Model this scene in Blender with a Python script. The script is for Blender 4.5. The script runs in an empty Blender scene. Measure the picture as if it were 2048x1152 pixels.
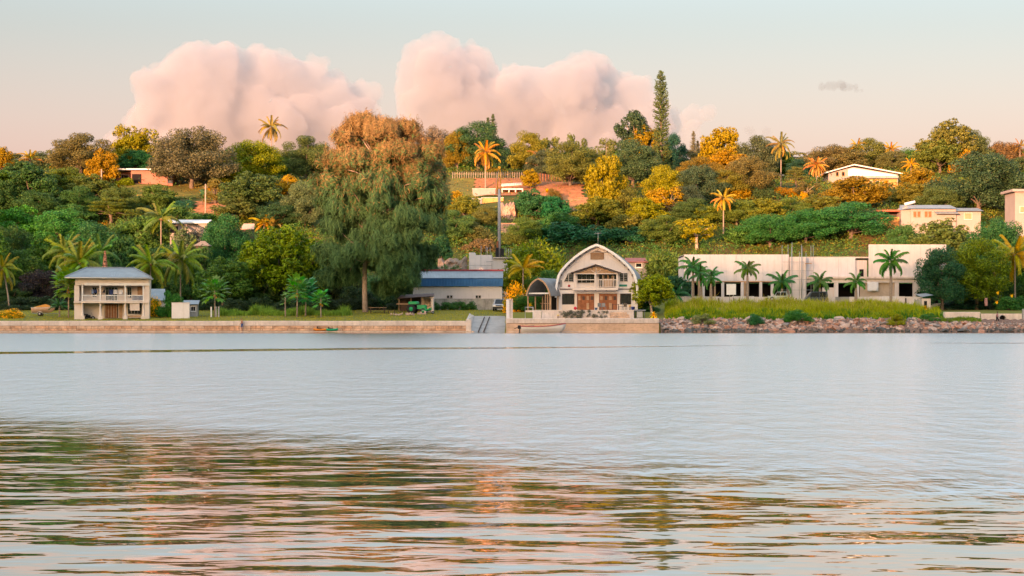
import bpy, bmesh, math, random
import numpy as np
from mathutils import Vector, Matrix, Euler

SC = bpy.context.scene
COL = SC.collection
R = math.radians

# ------------------------------------------------------------------ camera
EYE, FPX, HZ = 1.6, 3821.0, 637.0          # eye height over the lagoon, focal length and horizon row (2048 px wide frame)
cam = bpy.data.cameras.new('camera')
cam.sensor_width = 36.0
cam.lens = FPX / 2048.0 * 36.0
cam.shift_y = (HZ - 576.0) / 2048.0
cam.clip_start, cam.clip_end = 0.5, 30000.0
camo = bpy.data.objects.new('camera', cam)
camo.location = (0, 0, EYE); camo.rotation_euler = (R(90), 0, 0)
COL.objects.link(camo); SC.camera = camo

# ------------------------------------------------------------------ light
SUN_EL, SUN_AZ = 6.0, 24.0                  # low evening sun behind the camera and to its left
wd = bpy.data.worlds.new('World'); SC.world = wd; wd.use_nodes = True
nt = wd.node_tree; nt.nodes.clear()
def wn(t, **k):
    n = nt.nodes.new(t)
    for a, b in k.items(): setattr(n, a, b)
    return n
sky = wn('ShaderNodeTexSky', sky_type='NISHITA', sun_disc=False)
sky.sun_elevation = R(SUN_EL); sky.sun_rotation = R(180 + SUN_AZ)
sky.altitude = 0; sky.air_density = 1.0; sky.dust_density = 4.0; sky.ozone_density = 1.0
# the dusk veil the photograph shows: pink near the horizon, grey teal above, pale high cloud overhead
tc = wn('ShaderNodeTexCoord'); sp = wn('ShaderNodeSeparateXYZ'); nt.links.new(tc.outputs['Generated'], sp.inputs[0])
rp = wn('ShaderNodeValToRGB'); cr = rp.color_ramp; cr.interpolation = 'B_SPLINE'
for i, (p, c) in enumerate([(0.0, (.16, .05, .10)), (0.06, (.15, .045, .08)), (0.10, (.10, .025, .045)), (0.135, (.045, .008, .012)), (0.165, (.01, .0, .0)), (0.24, (.11, .11, .11)),
                            (0.40, (.24, .275, .285)), (1.0, (.25, .29, .31))]):
    e = cr.elements[i] if i < 2 else cr.elements.new(p)
    e.position = p; e.color = (*c, 1)
nt.links.new(sp.outputs['Z'], rp.inputs[0])
s1 = wn('ShaderNodeVectorMath', operation='SCALE'); s1.inputs['Scale'].default_value = 6.67
s2 = wn('ShaderNodeVectorMath', operation='MULTIPLY'); s2.inputs[1].default_value = (.86, .80, .85)
nt.links.new(rp.outputs['Color'], s1.inputs[0]); nt.links.new(sky.outputs['Color'], s2.inputs[0])
ad = wn('ShaderNodeVectorMath', operation='ADD'); nt.links.new(s1.outputs[0], ad.inputs[0]); nt.links.new(s2.outputs[0], ad.inputs[1])
bg = wn('ShaderNodeBackground'); bg.inputs['Strength'].default_value = 0.15
nt.links.new(ad.outputs[0], bg.inputs['Color'])
wo = wn('ShaderNodeOutputWorld'); nt.links.new(bg.outputs[0], wo.inputs['Surface'])

sl = bpy.data.lights.new('sun', 'SUN'); sl.energy = 4.8; sl.angle = R(0.5); sl.color = (1.0, 0.50, 0.27)
so = bpy.data.objects.new('sun', sl); COL.objects.link(so)
so.location = (-150, -300, 200)
sun_dir = Vector((-math.sin(R(SUN_AZ)) * math.cos(R(SUN_EL)), -math.cos(R(SUN_AZ)) * math.cos(R(SUN_EL)), math.sin(R(SUN_EL))))
so.rotation_euler = sun_dir.to_track_quat('Z', 'Y').to_euler()

vs = SC.view_settings
vs.view_transform = 'Standard'; vs.look = 'None'; vs.exposure = 1.42; vs.gamma = 1.0; vs.use_curve_mapping = False
SC.render.engine = 'CYCLES'
cy = SC.cycles
cy.use_denoising = True
cy.max_bounces = 6; cy.diffuse_bounces = 3; cy.glossy_bounces = 3; cy.transmission_bounces = 3; cy.transparent_max_bounces = 6; cy.volume_bounces = 5
cy.caustics_reflective = False; cy.caustics_refractive = False
# ------------------------------------------------------------------ helpers
def X_(px, Y): return (px - 1024.0) / FPX * Y            # photo column -> metres, for something standing Y metres away
def Z_(py, Y): return EYE + (HZ - py) / FPX * Y          # photo row -> height over the lagoon
def S_(Y): return FPX / Y                                # pixels per metre there

def tag(o, label=None, cat=None, group=None, kind=None):
    if label: o['label'] = label
    if cat: o['category'] = cat
    if group: o['group'] = group
    if kind: o['kind'] = kind
    return o
def empty(name, loc, rz=0.0, label=None, cat=None, group=None, scale=None):
    o = bpy.data.objects.new(name, None); o.empty_display_size = .3
    o.location = loc; o.rotation_euler = (0, 0, rz)
    if scale is not None: o.scale = scale
    COL.objects.link(o)
    return tag(o, label, cat, group)
def put(name, me, parent=None, loc=(0, 0, 0), rot=(0, 0, 0), scale=(1, 1, 1), color=None):
    o = bpy.data.objects.new(name, me)
    o.location = loc; o.rotation_euler = rot; o.scale = scale
    if color: o.color = (*color, 1)
    COL.objects.link(o); o.parent = parent
    return o
def np_mesh(name, V, Q, mat, rnd=None, smooth=False):
    """mesh from numpy arrays: V (n,3), Q (m,k) faces with k corners, rnd one float per face"""
    V = np.asarray(V, dtype=np.float32); Q = np.asarray(Q, dtype=np.int32)
    me = bpy.data.meshes.new(name)
    m, k = Q.shape
    me.vertices.add(len(V)); me.vertices.foreach_set('co', V.ravel())
    me.loops.add(m * k); me.loops.foreach_set('vertex_index', Q.ravel())
    me.polygons.add(m); me.polygons.foreach_set('loop_start', np.arange(0, m * k, k, dtype=np.int32))
    if rnd is not None:
        a = me.attributes.new('rnd', 'FLOAT', 'FACE'); a.data.foreach_set('value', np.asarray(rnd, dtype=np.float32))
    me.polygons.foreach_set('use_smooth', np.full(m, smooth, dtype=bool))
    me.update(calc_edges=True); me.validate()
    if mat: me.materials.append(mat)
    return me

class MB:
    """collects boxes, prisms, tubes, lathes ... and links them as one mesh object"""
    def __init__(s): s.v = []; s.f = []; s.sm = []
    def add(s, vs, fs, smooth=False):
        b = len(s.v); s.v += [tuple(p) for p in vs]
        s.f += [tuple(i + b for i in f) for f in fs]; s.sm += [smooth] * len(fs); return s
    def box(s, x0, x1, y0, y1, z0, z1):
        p = [(x, y, z) for z in (z0, z1) for y in (y0, y1) for x in (x0, x1)]
        return s.add(p, [(0, 2, 3, 1), (4, 5, 7, 6), (0, 1, 5, 4), (2, 6, 7, 3), (0, 4, 6, 2), (1, 3, 7, 5)])
    def bbox(s, x0, x1, y0, y1, z0, z1, b=.02):
        """box with chamfered vertical and top edges"""
        b = min(b, (x1 - x0) * .3, (y1 - y0) * .3, (z1 - z0) * .3)
        def ring(x0, x1, y0, y1, c, z): return [(x0 + c, y0, z), (x1 - c, y0, z), (x1, y0 + c, z), (x1, y1 - c, z), (x1 - c, y1, z), (x0 + c, y1, z), (x0, y1 - c, z), (x0, y0 + c, z)]
        v = ring(x0, x1, y0, y1, b, z0) + ring(x0, x1, y0, y1, b, z1 - b) + ring(x0 + b, x1 - b, y0 + b, y1 - b, b * .6, z1)
        f = [tuple(range(7, -1, -1)), tuple(range(16, 24))]
        for r in (0, 8):
            for i in range(8): j = (i + 1) % 8; f.append((r + i, r + j, r + 8 + j, r + 8 + i))
        return s.add(v, f)
    def prism(s, poly, y0, y1):
        """polygon in (x, z), anticlockwise seen from the front (-y), extruded from y0 to y1"""
        n = len(poly)
        v = [(x, y0, z) for x, z in poly] + [(x, y1, z) for x, z in poly]
        f = [tuple(range(n)), tuple(range(2 * n - 1, n - 1, -1))]
        for i in range(n): j = (i + 1) % n; f.append((j, i, n + i, n + j))
        return s.add(v, f)
    def slab(s, poly, z0, z1):
        """polygon in (x, y) anticlockwise from above, extruded z0..z1"""
        n = len(poly)
        v = [(x, y, z0) for x, y in poly] + [(x, y, z1) for x, y in poly]
        f = [tuple(range(n - 1, -1, -1)), tuple(range(n, 2 * n))]
        for i in range(n): j = (i + 1) % n; f.append((i, j, n + j, n + i))
        return s.add(v, f)
    def tube(s, pts, rad, n=8, cap=True, smooth=True):
        pts = [Vector(p) for p in pts]
        if not isinstance(rad, (list, tuple)): rad = [rad] * len(pts)
        v, f = [], []
        for i, p in enumerate(pts):
            t = (pts[min(i + 1, len(pts) - 1)] - pts[max(i - 1, 0)]).normalized()
            a = t.cross(Vector((0, 0, 1)) if abs(t.z) < .9 else Vector((1, 0, 0))).normalized(); b = t.cross(a)
            for k in range(n):
                w = 2 * math.pi * k / n
                v.append(p + (a * math.cos(w) + b * math.sin(w)) * rad[i])
        for i in range(len(pts) - 1):
            for k in range(n):
                l = (k + 1) % n
                f.append((i * n + k, i * n + l, (i + 1) * n + l, (i + 1) * n + k))
        s.add(v, f, smooth)
        if cap:
            b = len(s.v) - len(v); L = (len(pts) - 1) * n
            s.f += [tuple(b + k for k in range(n - 1, -1, -1)), tuple(b + L + k for k in range(n))]; s.sm += [False, False]
        return s
    def lathe(s, prof, n=16, c=(0, 0, 0), axis='z', smooth=True):
        v, f = [], []
        for r, h in prof:
            for k in range(n):
                w = 2 * math.pi * k / n; a, b = r * math.cos(w), r * math.sin(w)
                p = (a, b, h) if axis == 'z' else ((h, a, b) if axis == 'x' else (b, h, a))
                v.append((p[0] + c[0], p[1] + c[1], p[2] + c[2]))
        for i in range(len(prof) - 1):
            for k in range(n):
                l = (k + 1) % n; f.append((i * n + k, i * n + l, (i + 1) * n + l, (i + 1) * n + k))
        f += [tuple(range(n - 1, -1, -1)), tuple((len(prof) - 1) * n + k for k in range(n))]
        return s.add(v, f, smooth)
    def sheet(s, grid, smooth=True):
        """grid of points [row][col] -> quads"""
        r, c = len(grid), len(grid[0])
        v = [p for row in grid for p in row]
        f = [(i * c + j, i * c + j + 1, (i + 1) * c + j + 1, (i + 1) * c + j) for i in range(r - 1) for j in range(c - 1)]
        return s.add(v, f, smooth)
    def mesh(s, name, mat):
        me = bpy.data.meshes.new(name); me.from_pydata(s.v, [], s.f)
        me.polygons.foreach_set('use_smooth', s.sm); me.update(); me.validate()
        if mat: me.materials.append(mat)
        return me
    def build(s, name, mat, parent=None, loc=(0, 0, 0), rot=(0, 0, 0), **k):
        return put(name, s.mesh(name, mat), parent, loc, rot, **k)

# ------------------------------------------------------------------ materials
def new_mat(name):
    m = bpy.data.materials.new(name); m.use_nodes = True
    t = m.node_tree; b = t.nodes['Principled BSDF']
    return m, t, b
def nn(t, typ, ins=None, **k):
    n = t.nodes.new(typ)
    for a, b in k.items(): setattr(n, a, b)
    for a, b in (ins or {}).items():
        if isinstance(b, bpy.types.NodeSocket): t.links.new(b, n.inputs[a])
        else: n.inputs[a].default_value = b
    return n
def ramp(t, fac, stops, interp='LINEAR'):
    n = t.nodes.new('ShaderNodeValToRGB'); c = n.color_ramp; c.interpolation = interp
    for i, (p, col) in enumerate(stops):
        e = c.elements[i] if i < 2 else c.elements.new(p)
        e.position = p; e.color = (*col, 1) if len(col) == 3 else col
    t.links.new(fac, n.inputs[0]); return n.outputs[0]
def mixc(t, f, a, b, mode='MIX'):
    n = t.nodes.new('ShaderNodeMix'); n.data_type = 'RGBA'; n.blend_type = mode
    for s, v in (('Factor', f), ('A', a), ('B', b)):
        if isinstance(v, bpy.types.NodeSocket): t.links.new(v, n.inputs[s])
        else: n.inputs[s].default_value = v if s == 'Factor' else (*v, 1)
    return n.outputs['Result']
def math_(t, op, a, b=None, c=None, clamp=False):
    n = t.nodes.new('ShaderNodeMath'); n.operation = op; n.use_clamp = clamp
    for i, v in enumerate((a, b, c)):
        if v is None: continue
        if isinstance(v, bpy.types.NodeSocket): t.links.new(v, n.inputs[i])
        else: n.inputs[i].default_value = v
    return n.outputs[0]
def noise(t, vec, scale, detail=4, rough=.6, dist=0.0, out='Fac'):
    n = t.nodes.new('ShaderNodeTexNoise'); n.inputs['Scale'].default_value = scale
    n.inputs['Detail'].default_value = detail; n.inputs['Roughness'].default_value = rough; n.inputs['Distortion'].default_value = dist
    if vec is not None: t.links.new(vec, n.inputs['Vector'])
    return n.outputs[out]
def plain(name, col, rough=.7, metal=0.0, var=.18, scale=1.5, bump=.15, stain=None, spec=.3, streak=0.0):
    """matte surface with mottling, fine relief and optional stains running down it"""
    m, t, b = new_mat(name)
    g = nn(t, 'ShaderNodeNewGeometry').outputs['Position']
    n1 = noise(t, g, scale, 5, .65); n2 = noise(t, g, scale * 9, 3, .6)
    lo = tuple(c * (1 - var * 1.3) for c in col); hi = tuple(min(1, c * (1 + var * .7)) for c in col)
    c = ramp(t, n1, [(.3, lo), (.7, hi)])
    c = mixc(t, math_(t, 'MULTIPLY', n2, .25), c, tuple(x * .6 for x in col))
    if stain:
        mp = nn(t, 'ShaderNodeMapping', {'Vector': g}); mp.inputs['Scale'].default_value = (1.6, 1.6, streak if streak else .5)
        f = ramp(t, noise(t, mp.outputs[0], 1.6, 5, .7), [(.5, (0, 0, 0)), (.72, (1, 1, 1))])
        c = mixc(t, math_(t, 'MULTIPLY', f, .65), c, stain)
    t.links.new(c, b.inputs['Base Color'])
    b.inputs['Roughness'].default_value = rough; b.inputs['Metallic'].default_value = metal
    b.inputs['Specular IOR Level'].default_value = spec
    if bump:
        bp = nn(t, 'ShaderNodeBump', {'Strength': bump, 'Distance': .03, 'Height': n2}); t.links.new(bp.outputs[0], b.inputs['Normal'])
    return m
def leafy(name, var=.72, warm=.22, trans=.3, rough=.55, own=None, obj_rand=.25):
    """leaves take their colour from the plant (object colour), each leaf a little different"""
    m, t, b = new_mat(name)
    oi = nn(t, 'ShaderNodeObjectInfo'); at = nn(t, 'ShaderNodeAttribute', attribute_name='rnd')
    col = oi.outputs['Color']
    if own: col = nn(t, 'ShaderNodeRGB').outputs[0]; col.default_value = (*own, 1)
    hs = nn(t, 'ShaderNodeHueSaturation', {'Color': col, 'Saturation': 1.2})
    t.links.new(math_(t, 'MULTIPLY_ADD', at.outputs['Fac'], var * 1.5 * 1.9, (1 - var * .75) * 1.9), hs.inputs['Value'])
    t.links.new(math_(t, 'MULTIPLY_ADD', oi.outputs['Random'], -.02, .51), hs.inputs['Hue'])
    tint = mixc(t, math_(t, 'MULTIPLY', math_(t, 'GREATER_THAN', at.outputs['Fac'], .8), warm), hs.outputs[0], (.20, .15, .03))
    t.links.new(tint, b.inputs['Base Color']); b.inputs['Roughness'].default_value = rough
    b.inputs['Specular IOR Level'].default_value = .25
    tr = nn(t, 'ShaderNodeBsdfTranslucent', {'Color': tint})
    ms = nn(t, 'ShaderNodeMixShader', {0: trans, 1: b.outputs[0], 2: tr.outputs[0]})
    t.links.new(ms.outputs[0], t.nodes['Material Output'].inputs['Surface'])
    return m
class Fr:
    """a building's own frame: photo columns and rows on its front plane -> local metres"""
    def __init__(s, Y, pxc, pyb): s.Y, s.c, s.b, s.s = Y, pxc, pyb, S_(Y); s.loc = (X_(pxc, Y), Y, Z_(pyb, Y))
    def x(s, px): return (px - s.c) / s.s
    def z(s, py): return (s.b - py) / s.s
def corr(mb, A, B, C, D, n, amp, th=.03):
    """corrugated sheet on the quad A-B (eave) to D-C (ridge): waves run from eave to ridge"""
    A, B, C, D = map(Vector, (A, B, C, D)); nor = (B - A).cross(D - A).normalized(); m = n * 4; g = [[], []]
    for i in range(m + 1):
        f = i / m; o = nor * (amp * math.sin(f * n * 2 * math.pi)); g[0].append(tuple(A.lerp(B, f) + o)); g[1].append(tuple(D.lerp(C, f) + o))
    mb.sheet(g, True)
    mb.add([A - nor * th, B - nor * th, C - nor * th, D - nor * th], [(0, 3, 2, 1)])
def window(parent, x0, x1, z0, z1, y, mfr, mgl, nx=2, nz=1, fw=.05, d=.06, name='window', sill=True):
    w = MB(); w.box(x0 - fw, x1 + fw, y - d, y - .003, z0 - fw, z0); w.box(x0 - fw, x1 + fw, y - d, y - .003, z1, z1 + fw); w.box(x0 - fw, x0, y - d, y - .003, z0, z1); w.box(x1, x1 + fw, y - d, y - .003, z0, z1)
    o = w.build(name, mfr, parent)
    for i in range(nx):
        for j in range(nz):
            a, b = x0 + (x1 - x0) * i / nx, x0 + (x1 - x0) * (i + 1) / nx; c, e = z0 + (z1 - z0) * j / nz, z0 + (z1 - z0) * (j + 1) / nz
            g = .018; p = MB(); p.box(a + g, b - g, y - d * .5, y - .004, c + g, e - g); p.build('pane', mgl, o)
    if sill: s_ = MB(); s_.box(x0 - fw * 1.8, x1 + fw * 1.8, y - d * 1.8, y - .004, z0 - fw * 1.9, z0 - fw - .004); s_.build('sill', mfr, o)
    return o
# ------------------------------------------------------------------ terrain, lagoon
_HP = [(-3000, -6), (215, -3), (226, -1.2), (230.1, -.6), (230.7, 1.0), (233, 1.25), (262, 2.75), (286, 3.1), (300, 6.8), (330, 16.8), (360, 25.2), (390, 30.6),
       (420, 32.5), (460, 32.0), (600, 22), (900, 6), (1500, 4), (20000, 4)]
_hy = np.array([a for a, b in _HP], float); _hz = np.array([b for a, b in _HP], float)
def vnoise(x, y):
    return (np.sin(x * .071 + 1.3) * np.cos(y * .063 + .4) + .55 * np.sin(x * .147 - y * .11 + 2.1) + .3 * np.sin(x * .31 + y * .27))
def ground(x, y):
    x = np.asarray(x, float); y = np.asarray(y, float)
    z = np.interp(y, _hy, _hz)
    hill = np.clip((y - 286) / 30, 0, 1) * np.clip((900 - y) / 300, 0, 1)
    z = z + vnoise(x, y) * .9 * hill
    st = lambda v: np.clip(v, 0, 1) ** 2 * (3 - 2 * np.clip(v, 0, 1))
    # grassy bank before the building site, on the right
    bank = st((x - 17.8) / 4.0) * (1 - st((x - 50.0) / 7.0)) * st((y - 233.0) / 17.0) * (1 - st((y - 284.0) / 14.0))
    z = z + bank * (1.0 + .16 * np.sin(x * .55 + .5) + .12 * np.sin(x * 1.3 + y * .7))
    # flat yard of the arched house; the boat ramp beside it
    yard = st((x + 1.2) / .8) * (1 - st((x - 17.6) / .8)) * st((y - 230.4) / .6) * (1 - st((y - 262.0) / 10.0))
    z = z * (1 - yard) + yard * np.where(y < 241.5, 1.2, 2.4)
    rip = st((x - 17.75) / .5); z = z * (1 - rip) + rip * np.minimum(z, np.where(y > 200, -.35 + (y - 229.5) * .30, z))
    ramp = st((x + 5.3) / .3) * (1 - st((x + .9) / .3)) * (1 - st((y - 248.0) / 4.0))
    z = z * (1 - ramp) + ramp * np.minimum(z, -.35 + (y - 231.0) * .1)
    return z
def gz(x, y): return float(ground(x, y))
def hit(px, py, y0=286.0, y1=430.0):
    """where the line of sight through a photo point meets the hillside -> distance"""
    ys = np.arange(y0, y1, .25)
    d = ground(X_(px, ys), ys) - Z_(py, ys)
    i = np.argmax(d >= 0)
    return float(ys[i]) if d[i] >= 0 else float(y1 - 10)

m_soil, t, b = new_mat('hill_soil')
g = nn(t, 'ShaderNodeNewGeometry').outputs['Position']
sx = nn(t, 'ShaderNodeSeparateXYZ', {0: g})
n1 = noise(t, g, .09, 5, .65); n2 = noise(t, g, .8, 5, .7); n3 = noise(t, g, 7, 3, .6)
c = ramp(t, n1, [(.36, (.045, .075, .018)), (.52, (.10, .105, .03)), (.66, (.20, .11, .05))])
c = mixc(t, math_(t, 'MULTIPLY', n2, .6), c, (.05, .075, .02))
# the lawn behind the sea wall
lawn = mixc(t, n2, (.17, .19, .04), (.28, .24, .065))
lawn = mixc(t, math_(t, 'MULTIPLY', n3, .5), lawn, (.08, .11, .025))
flat = math_(t, 'LESS_THAN', sx.outputs['Y'], 284.0)
c = mixc(t, flat, c, lawn)
t.links.new(c, b.inputs['Base Color']); b.inputs['Roughness'].default_value = .95; b.inputs['Specular IOR Level'].default_value = .1
bp = nn(t, 'ShaderNodeBump', {'Strength': .5, 'Distance': .12, 'Height': n3}); t.links.new(bp.outputs[0], b.inputs['Normal'])

def graded(a, lo, hi, step, far):
    core = np.arange(lo, hi + .1, step); out = [core]
    p, s = hi, step
    r = []
    while p < far: s *= 1.5; p += s; r.append(p)
    l = []; p, s = lo, step
    while p > -far: s *= 1.5; p -= s; l.append(p)
    return np.concatenate([np.array(l[::-1]), core, np.array(r)])
gx = np.unique(np.concatenate([graded(0, -150, 150, 2.5, 6000), np.arange(-7, 1, .5), np.arange(16, 24, .5)]))
gy = np.concatenate([np.array([-2900, -800, -100, 150, 215, 222, 226]), np.array([228, 229]), np.arange(229.5, 231.2, .15), np.arange(231.4, 236, .6), np.arange(236, 262, 1.0), np.arange(262, 440, 2.5), np.array([450, 470, 500, 560, 640, 760, 900, 1200, 2000, 4000, 9000])])
GX, GY = np.meshgrid(gx, gy)
GZ = ground(GX, GY)
nx, ny = len(gx), len(gy)
idx = np.arange(nx * ny).reshape(ny, nx)
Q = np.stack([idx[:-1, :-1], idx[:-1, 1:], idx[1:, 1:], idx[1:, :-1]], -1).reshape(-1, 4)
tag(put('terrain', np_mesh('terrain', np.stack([GX, GY, GZ], -1).reshape(-1, 3), Q, m_soil, smooth=True)), kind='structure')

# hills on the shore behind the viewer: they keep the low sun off the water's edge opposite
RD, RH = 1300.0, 14.0 + (1300 + 300) / math.cos(R(SUN_AZ)) * math.tan(R(SUN_EL))
bx = np.linspace(-5000, 3600, 161); by = np.linspace(-RD - 440, -RD + 420, 24)
BX, BY = np.meshgrid(bx, by)
prof = np.clip(1 - np.abs(BY + RD) / 420.0, 0, 1) ** .8
BZ = -3 + (RH + 3 + 2.2 * np.sin(BX * .011 + .6) + 1.5 * np.sin(BX * .031)) * prof
idx = np.arange(BX.size).reshape(BX.shape)
Q = np.stack([idx[:-1, :-1], idx[:-1, 1:], idx[1:, 1:], idx[1:, :-1]], -1).reshape(-1, 4)
tag(put('hills', np_mesh('hills', np.stack([BX, BY, BZ], -1).reshape(-1, 3), Q, m_soil, smooth=True)), kind='structure')

# lagoon -------------------------------------------------------------
m_wat, t, b = new_mat('lagoon_water')
t.nodes.remove(b)
g = nn(t, 'ShaderNodeNewGeometry').outputs['Position']
sx = nn(t, 'ShaderNodeSeparateXYZ', {0: g}); wx, wy = sx.outputs['X'], sx.outputs['Y']
def sstep(v, a, bb):
    n = nn(t, 'ShaderNodeMapRange', {'Value': v, 'From Min': a, 'From Max': bb}, interpolation_type='SMOOTHSTEP'); return n.outputs[0]
# breeze: calm close to the viewer, ruffled from a slanting edge outwards, slick again along a streak and beside the far shore
wob = math_(t, 'MULTIPLY_ADD', noise(t, g, .12, 3, .6), 5.0, -2.5)
wob2 = math_(t, 'MULTIPLY_ADD', noise(t, g, .7, 3, .6), 2.4, -1.2)
edge = math_(t, 'ADD', math_(t, 'ADD', math_(t, 'MULTIPLY_ADD', wx, 1.02, wy), wob), wob2)      # y + 1.02 x = const along the edge
breeze = sstep(edge, 18.5, 25.5)
sw = math_(t, 'MULTIPLY_ADD', noise(t, g, .03, 3, .6), 14.0, -7.0)
slick = math_(t, 'ABSOLUTE', math_(t, 'ADD', math_(t, 'SUBTRACT', math_(t, 'MULTIPLY_ADD', wx, -.62, wy), 104.8), sw))
slick_half = sstep(wx, 19.0, -10.0)
slick = math_(t, 'SUBTRACT', 1.0, sstep(math_(t, 'DIVIDE', slick, math_(t, 'MULTIPLY_ADD', slick_half, 4.2, .15)), .55, 1.0))
slick2 = math_(t, 'ABSOLUTE', math_(t, 'SUBTRACT', math_(t, 'ADD', wy, wob), 124.0))
slick2 = math_(t, 'MULTIPLY', math_(t, 'SUBTRACT', 1.0, sstep(slick2, .8, 1.6)), sstep(wx, 26.5, 29.0))
shore = sstep(math_(t, 'ADD', wy, math_(t, 'MULTIPLY', wob, 1.5)), 202.0, 210.0)
calm = math_(t, 'MAXIMUM', math_(t, 'MAXIMUM', slick, slick2), shore)
breeze = math_(t, 'MULTIPLY', breeze, math_(t, 'SUBTRACT', 1.0, calm))
# waves
mp = nn(t, 'ShaderNodeMapping', {'Vector': g}); mp.inputs['Scale'].default_value = (.65, 1.0, 1.0); mp.inputs['Rotation'].default_value = (0, 0, R(4))
w1 = noise(t, mp.outputs[0], .85, 2, .45, .3)       # long lazy swell
w2 = noise(t, mp.outputs[0], 2.9, 2, .5, .2)
w3 = noise(t, mp.outputs[0], 6.0, 3, .55)
mp2 = nn(t, 'ShaderNodeMapping', {'Vector': g}); mp2.inputs['Scale'].default_value = (3.2, 1.0, 1.0)
w4 = noise(t, mp2.outputs[0], 1.1, 4, .6)
near = math_(t, 'ADD', math_(t, 'MULTIPLY', w1, .042), math_(t, 'MULTIPLY', w2, .0085))
ruff = math_(t, 'MULTIPLY', breeze, math_(t, 'ADD', math_(t, 'MULTIPLY', w3, .022), math_(t, 'MULTIPLY', w4, .05)))
w5 = noise(t, mp2.outputs[0], .5, 3, .6); ruff = math_(t, 'ADD', ruff, math_(t, 'MULTIPLY', breeze, math_(t, 'MULTIPLY', w5, .14)))
hgt = math_(t, 'ADD', math_(t, 'ADD', near, math_(t, 'MULTIPLY', w3, .0006)), ruff)
bp = nn(t, 'ShaderNodeBump', {'Strength': 1.0, 'Distance': 1.0, 'Height': hgt})
gl = nn(t, 'ShaderNodeBsdfGlossy', {'Color': (1.0, .975, .965, 1), 'Normal': bp.outputs[0]})
t.links.new(math_(t, 'MULTIPLY_ADD', breeze, .20, .015), gl.inputs['Roughness'])
df = nn(t, 'ShaderNodeBsdfDiffuse', {'Color': (.045, .045, .042, 1)})
fr = nn(t, 'ShaderNodeFresnel', {'IOR': 1.75, 'Normal': bp.outputs[0]})
fac = math_(t, 'MULTIPLY_ADD', fr.outputs[0], .55, .45)
ms = nn(t, 'ShaderNodeMixShader', {0: fac, 1: df.outputs[0], 2: gl.outputs[0]})
t.links.new(ms.outputs[0], t.nodes['Material Output'].inputs['Surface'])
w = MB(); w.add([(-6000, -1400, 0), (6000, -1400, 0), (6000, 240, 0), (-6000, 240, 0)], [(0, 1, 2, 3)])
tag(w.build('lagoon_water', m_wat), kind='structure')
# ------------------------------------------------------------------ cumulus towers far beyond the ridge
def make_cloud(name, blobs, label, seed, dens, alb=(.64, .64, .69), Y=4200.0, vox=6.5, kids=(26, 9)):
    rng = random.Random(seed); k = Y / FPX
    sph = []
    def sphere_dir():
        while True:
            v = Vector((rng.uniform(-1, 1), rng.uniform(-1, 1), rng.uniform(-1, 1)))
            if .1 < v.length < 1: return v.normalized()
    for px, py, r in blobs:
        c = Vector((X_(px, Y), Y + rng.uniform(-60, 60), Z_(py + (12 if vox > 6 else 0), Y))); r *= k
        sph.append((c, r))
        for _ in range(kids[0]):
            d = sphere_dir()
            if d.y > .5: continue
            r2 = r * rng.uniform(.22, .46); c2 = c + d * (r - r2 * rng.uniform(.2, .7)); sph.append((c2, r2))
            for _ in range(kids[1]):
                d = sphere_dir()
                if d.y > .3: continue
                r3 = r2 * rng.uniform(.25, .5); sph.append((c2 + d * (r2 - r3 * .3), r3))
    ib = bmesh.new(); bmesh.ops.create_icosphere(ib, subdivisions=2, radius=1)
    sv = np.array([v.co[:] for v in ib.verts]); sf = np.array([[v.index for v in f.verts] for f in ib.faces]); ib.free()
    V = np.concatenate([sv * r + np.array(c) for c, r in sph]); F = np.concatenate([sf + i * len(sv) for i in range(len(sph))])
    tmp = put('tmp', np_mesh('tmp', V, F, None))
    md = tmp.modifiers.new('r', 'REMESH'); md.mode = 'VOXEL'; md.voxel_size = vox
    dg = bpy.context.evaluated_depsgraph_get(); dg.update()
    me = bpy.data.meshes.new_from_object(tmp.evaluated_get(dg))
    bpy.data.objects.remove(tmp)
    from mathutils import noise as mn
    n = len(me.vertices); co = np.empty(n * 3, np.float32); me.vertices.foreach_get('co', co); co = co.reshape(-1, 3)
    no = np.empty(n * 3, np.float32); me.vertices.foreach_get('normal', no); no = no.reshape(-1, 3)
    h = np.array([mn.fractal(Vector(p) * .015, .7, 2.2, 5) for p in co])
    co += no * (h * min(13.0, vox * 2.0))[:, None]
    me.vertices.foreach_set('co', co.ravel()); me.update()
    me.name = name; me.materials.clear()
    m = bpy.data.materials.new(name); m.use_nodes = True; t = m.node_tree; t.nodes.clear()
    pv = nn(t, 'ShaderNodeVolumePrincipled', {'Color': (*alb, 1), 'Density': dens, 'Anisotropy': 0.0})
    out = nn(t, 'ShaderNodeOutputMaterial'); t.links.new(pv.outputs[0], out.inputs['Volume'])
    me.materials.append(m)
    o = put(name, me); tag(o, label, 'cloud', kind='stuff'); return o
make_cloud('cumulus_clouds', [(300, 262, 62), (345, 190, 66), (330, 150, 44), (420, 165, 80), (450, 122, 44), (520, 160, 72), (560, 130, 40), (600, 180, 66),
                              (660, 200, 58), (705, 190, 44), (735, 175, 26), (420, 270, 110), (560, 275, 110), (690, 270, 80), (270, 320, 60), (640, 132, 24), (765, 312, 44)],
           'huge pink cumulus cloud standing over the left half of the ridge', 5, .015)
make_cloud('cumulus_clouds', [(880, 150, 74), (860, 118, 44), (940, 130, 56), (950, 105, 36), (862, 215, 56), (930, 230, 90), (1040, 190, 74), (1130, 180, 70),
                              (1170, 130, 42), (1215, 165, 52), (1040, 280, 100), (1180, 270, 90), (1270, 180, 44), (1300, 240, 50), (1260, 300, 70)],
           'huge pink cumulus cloud between the feathery tree and the column pine', 8, .015)
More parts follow.
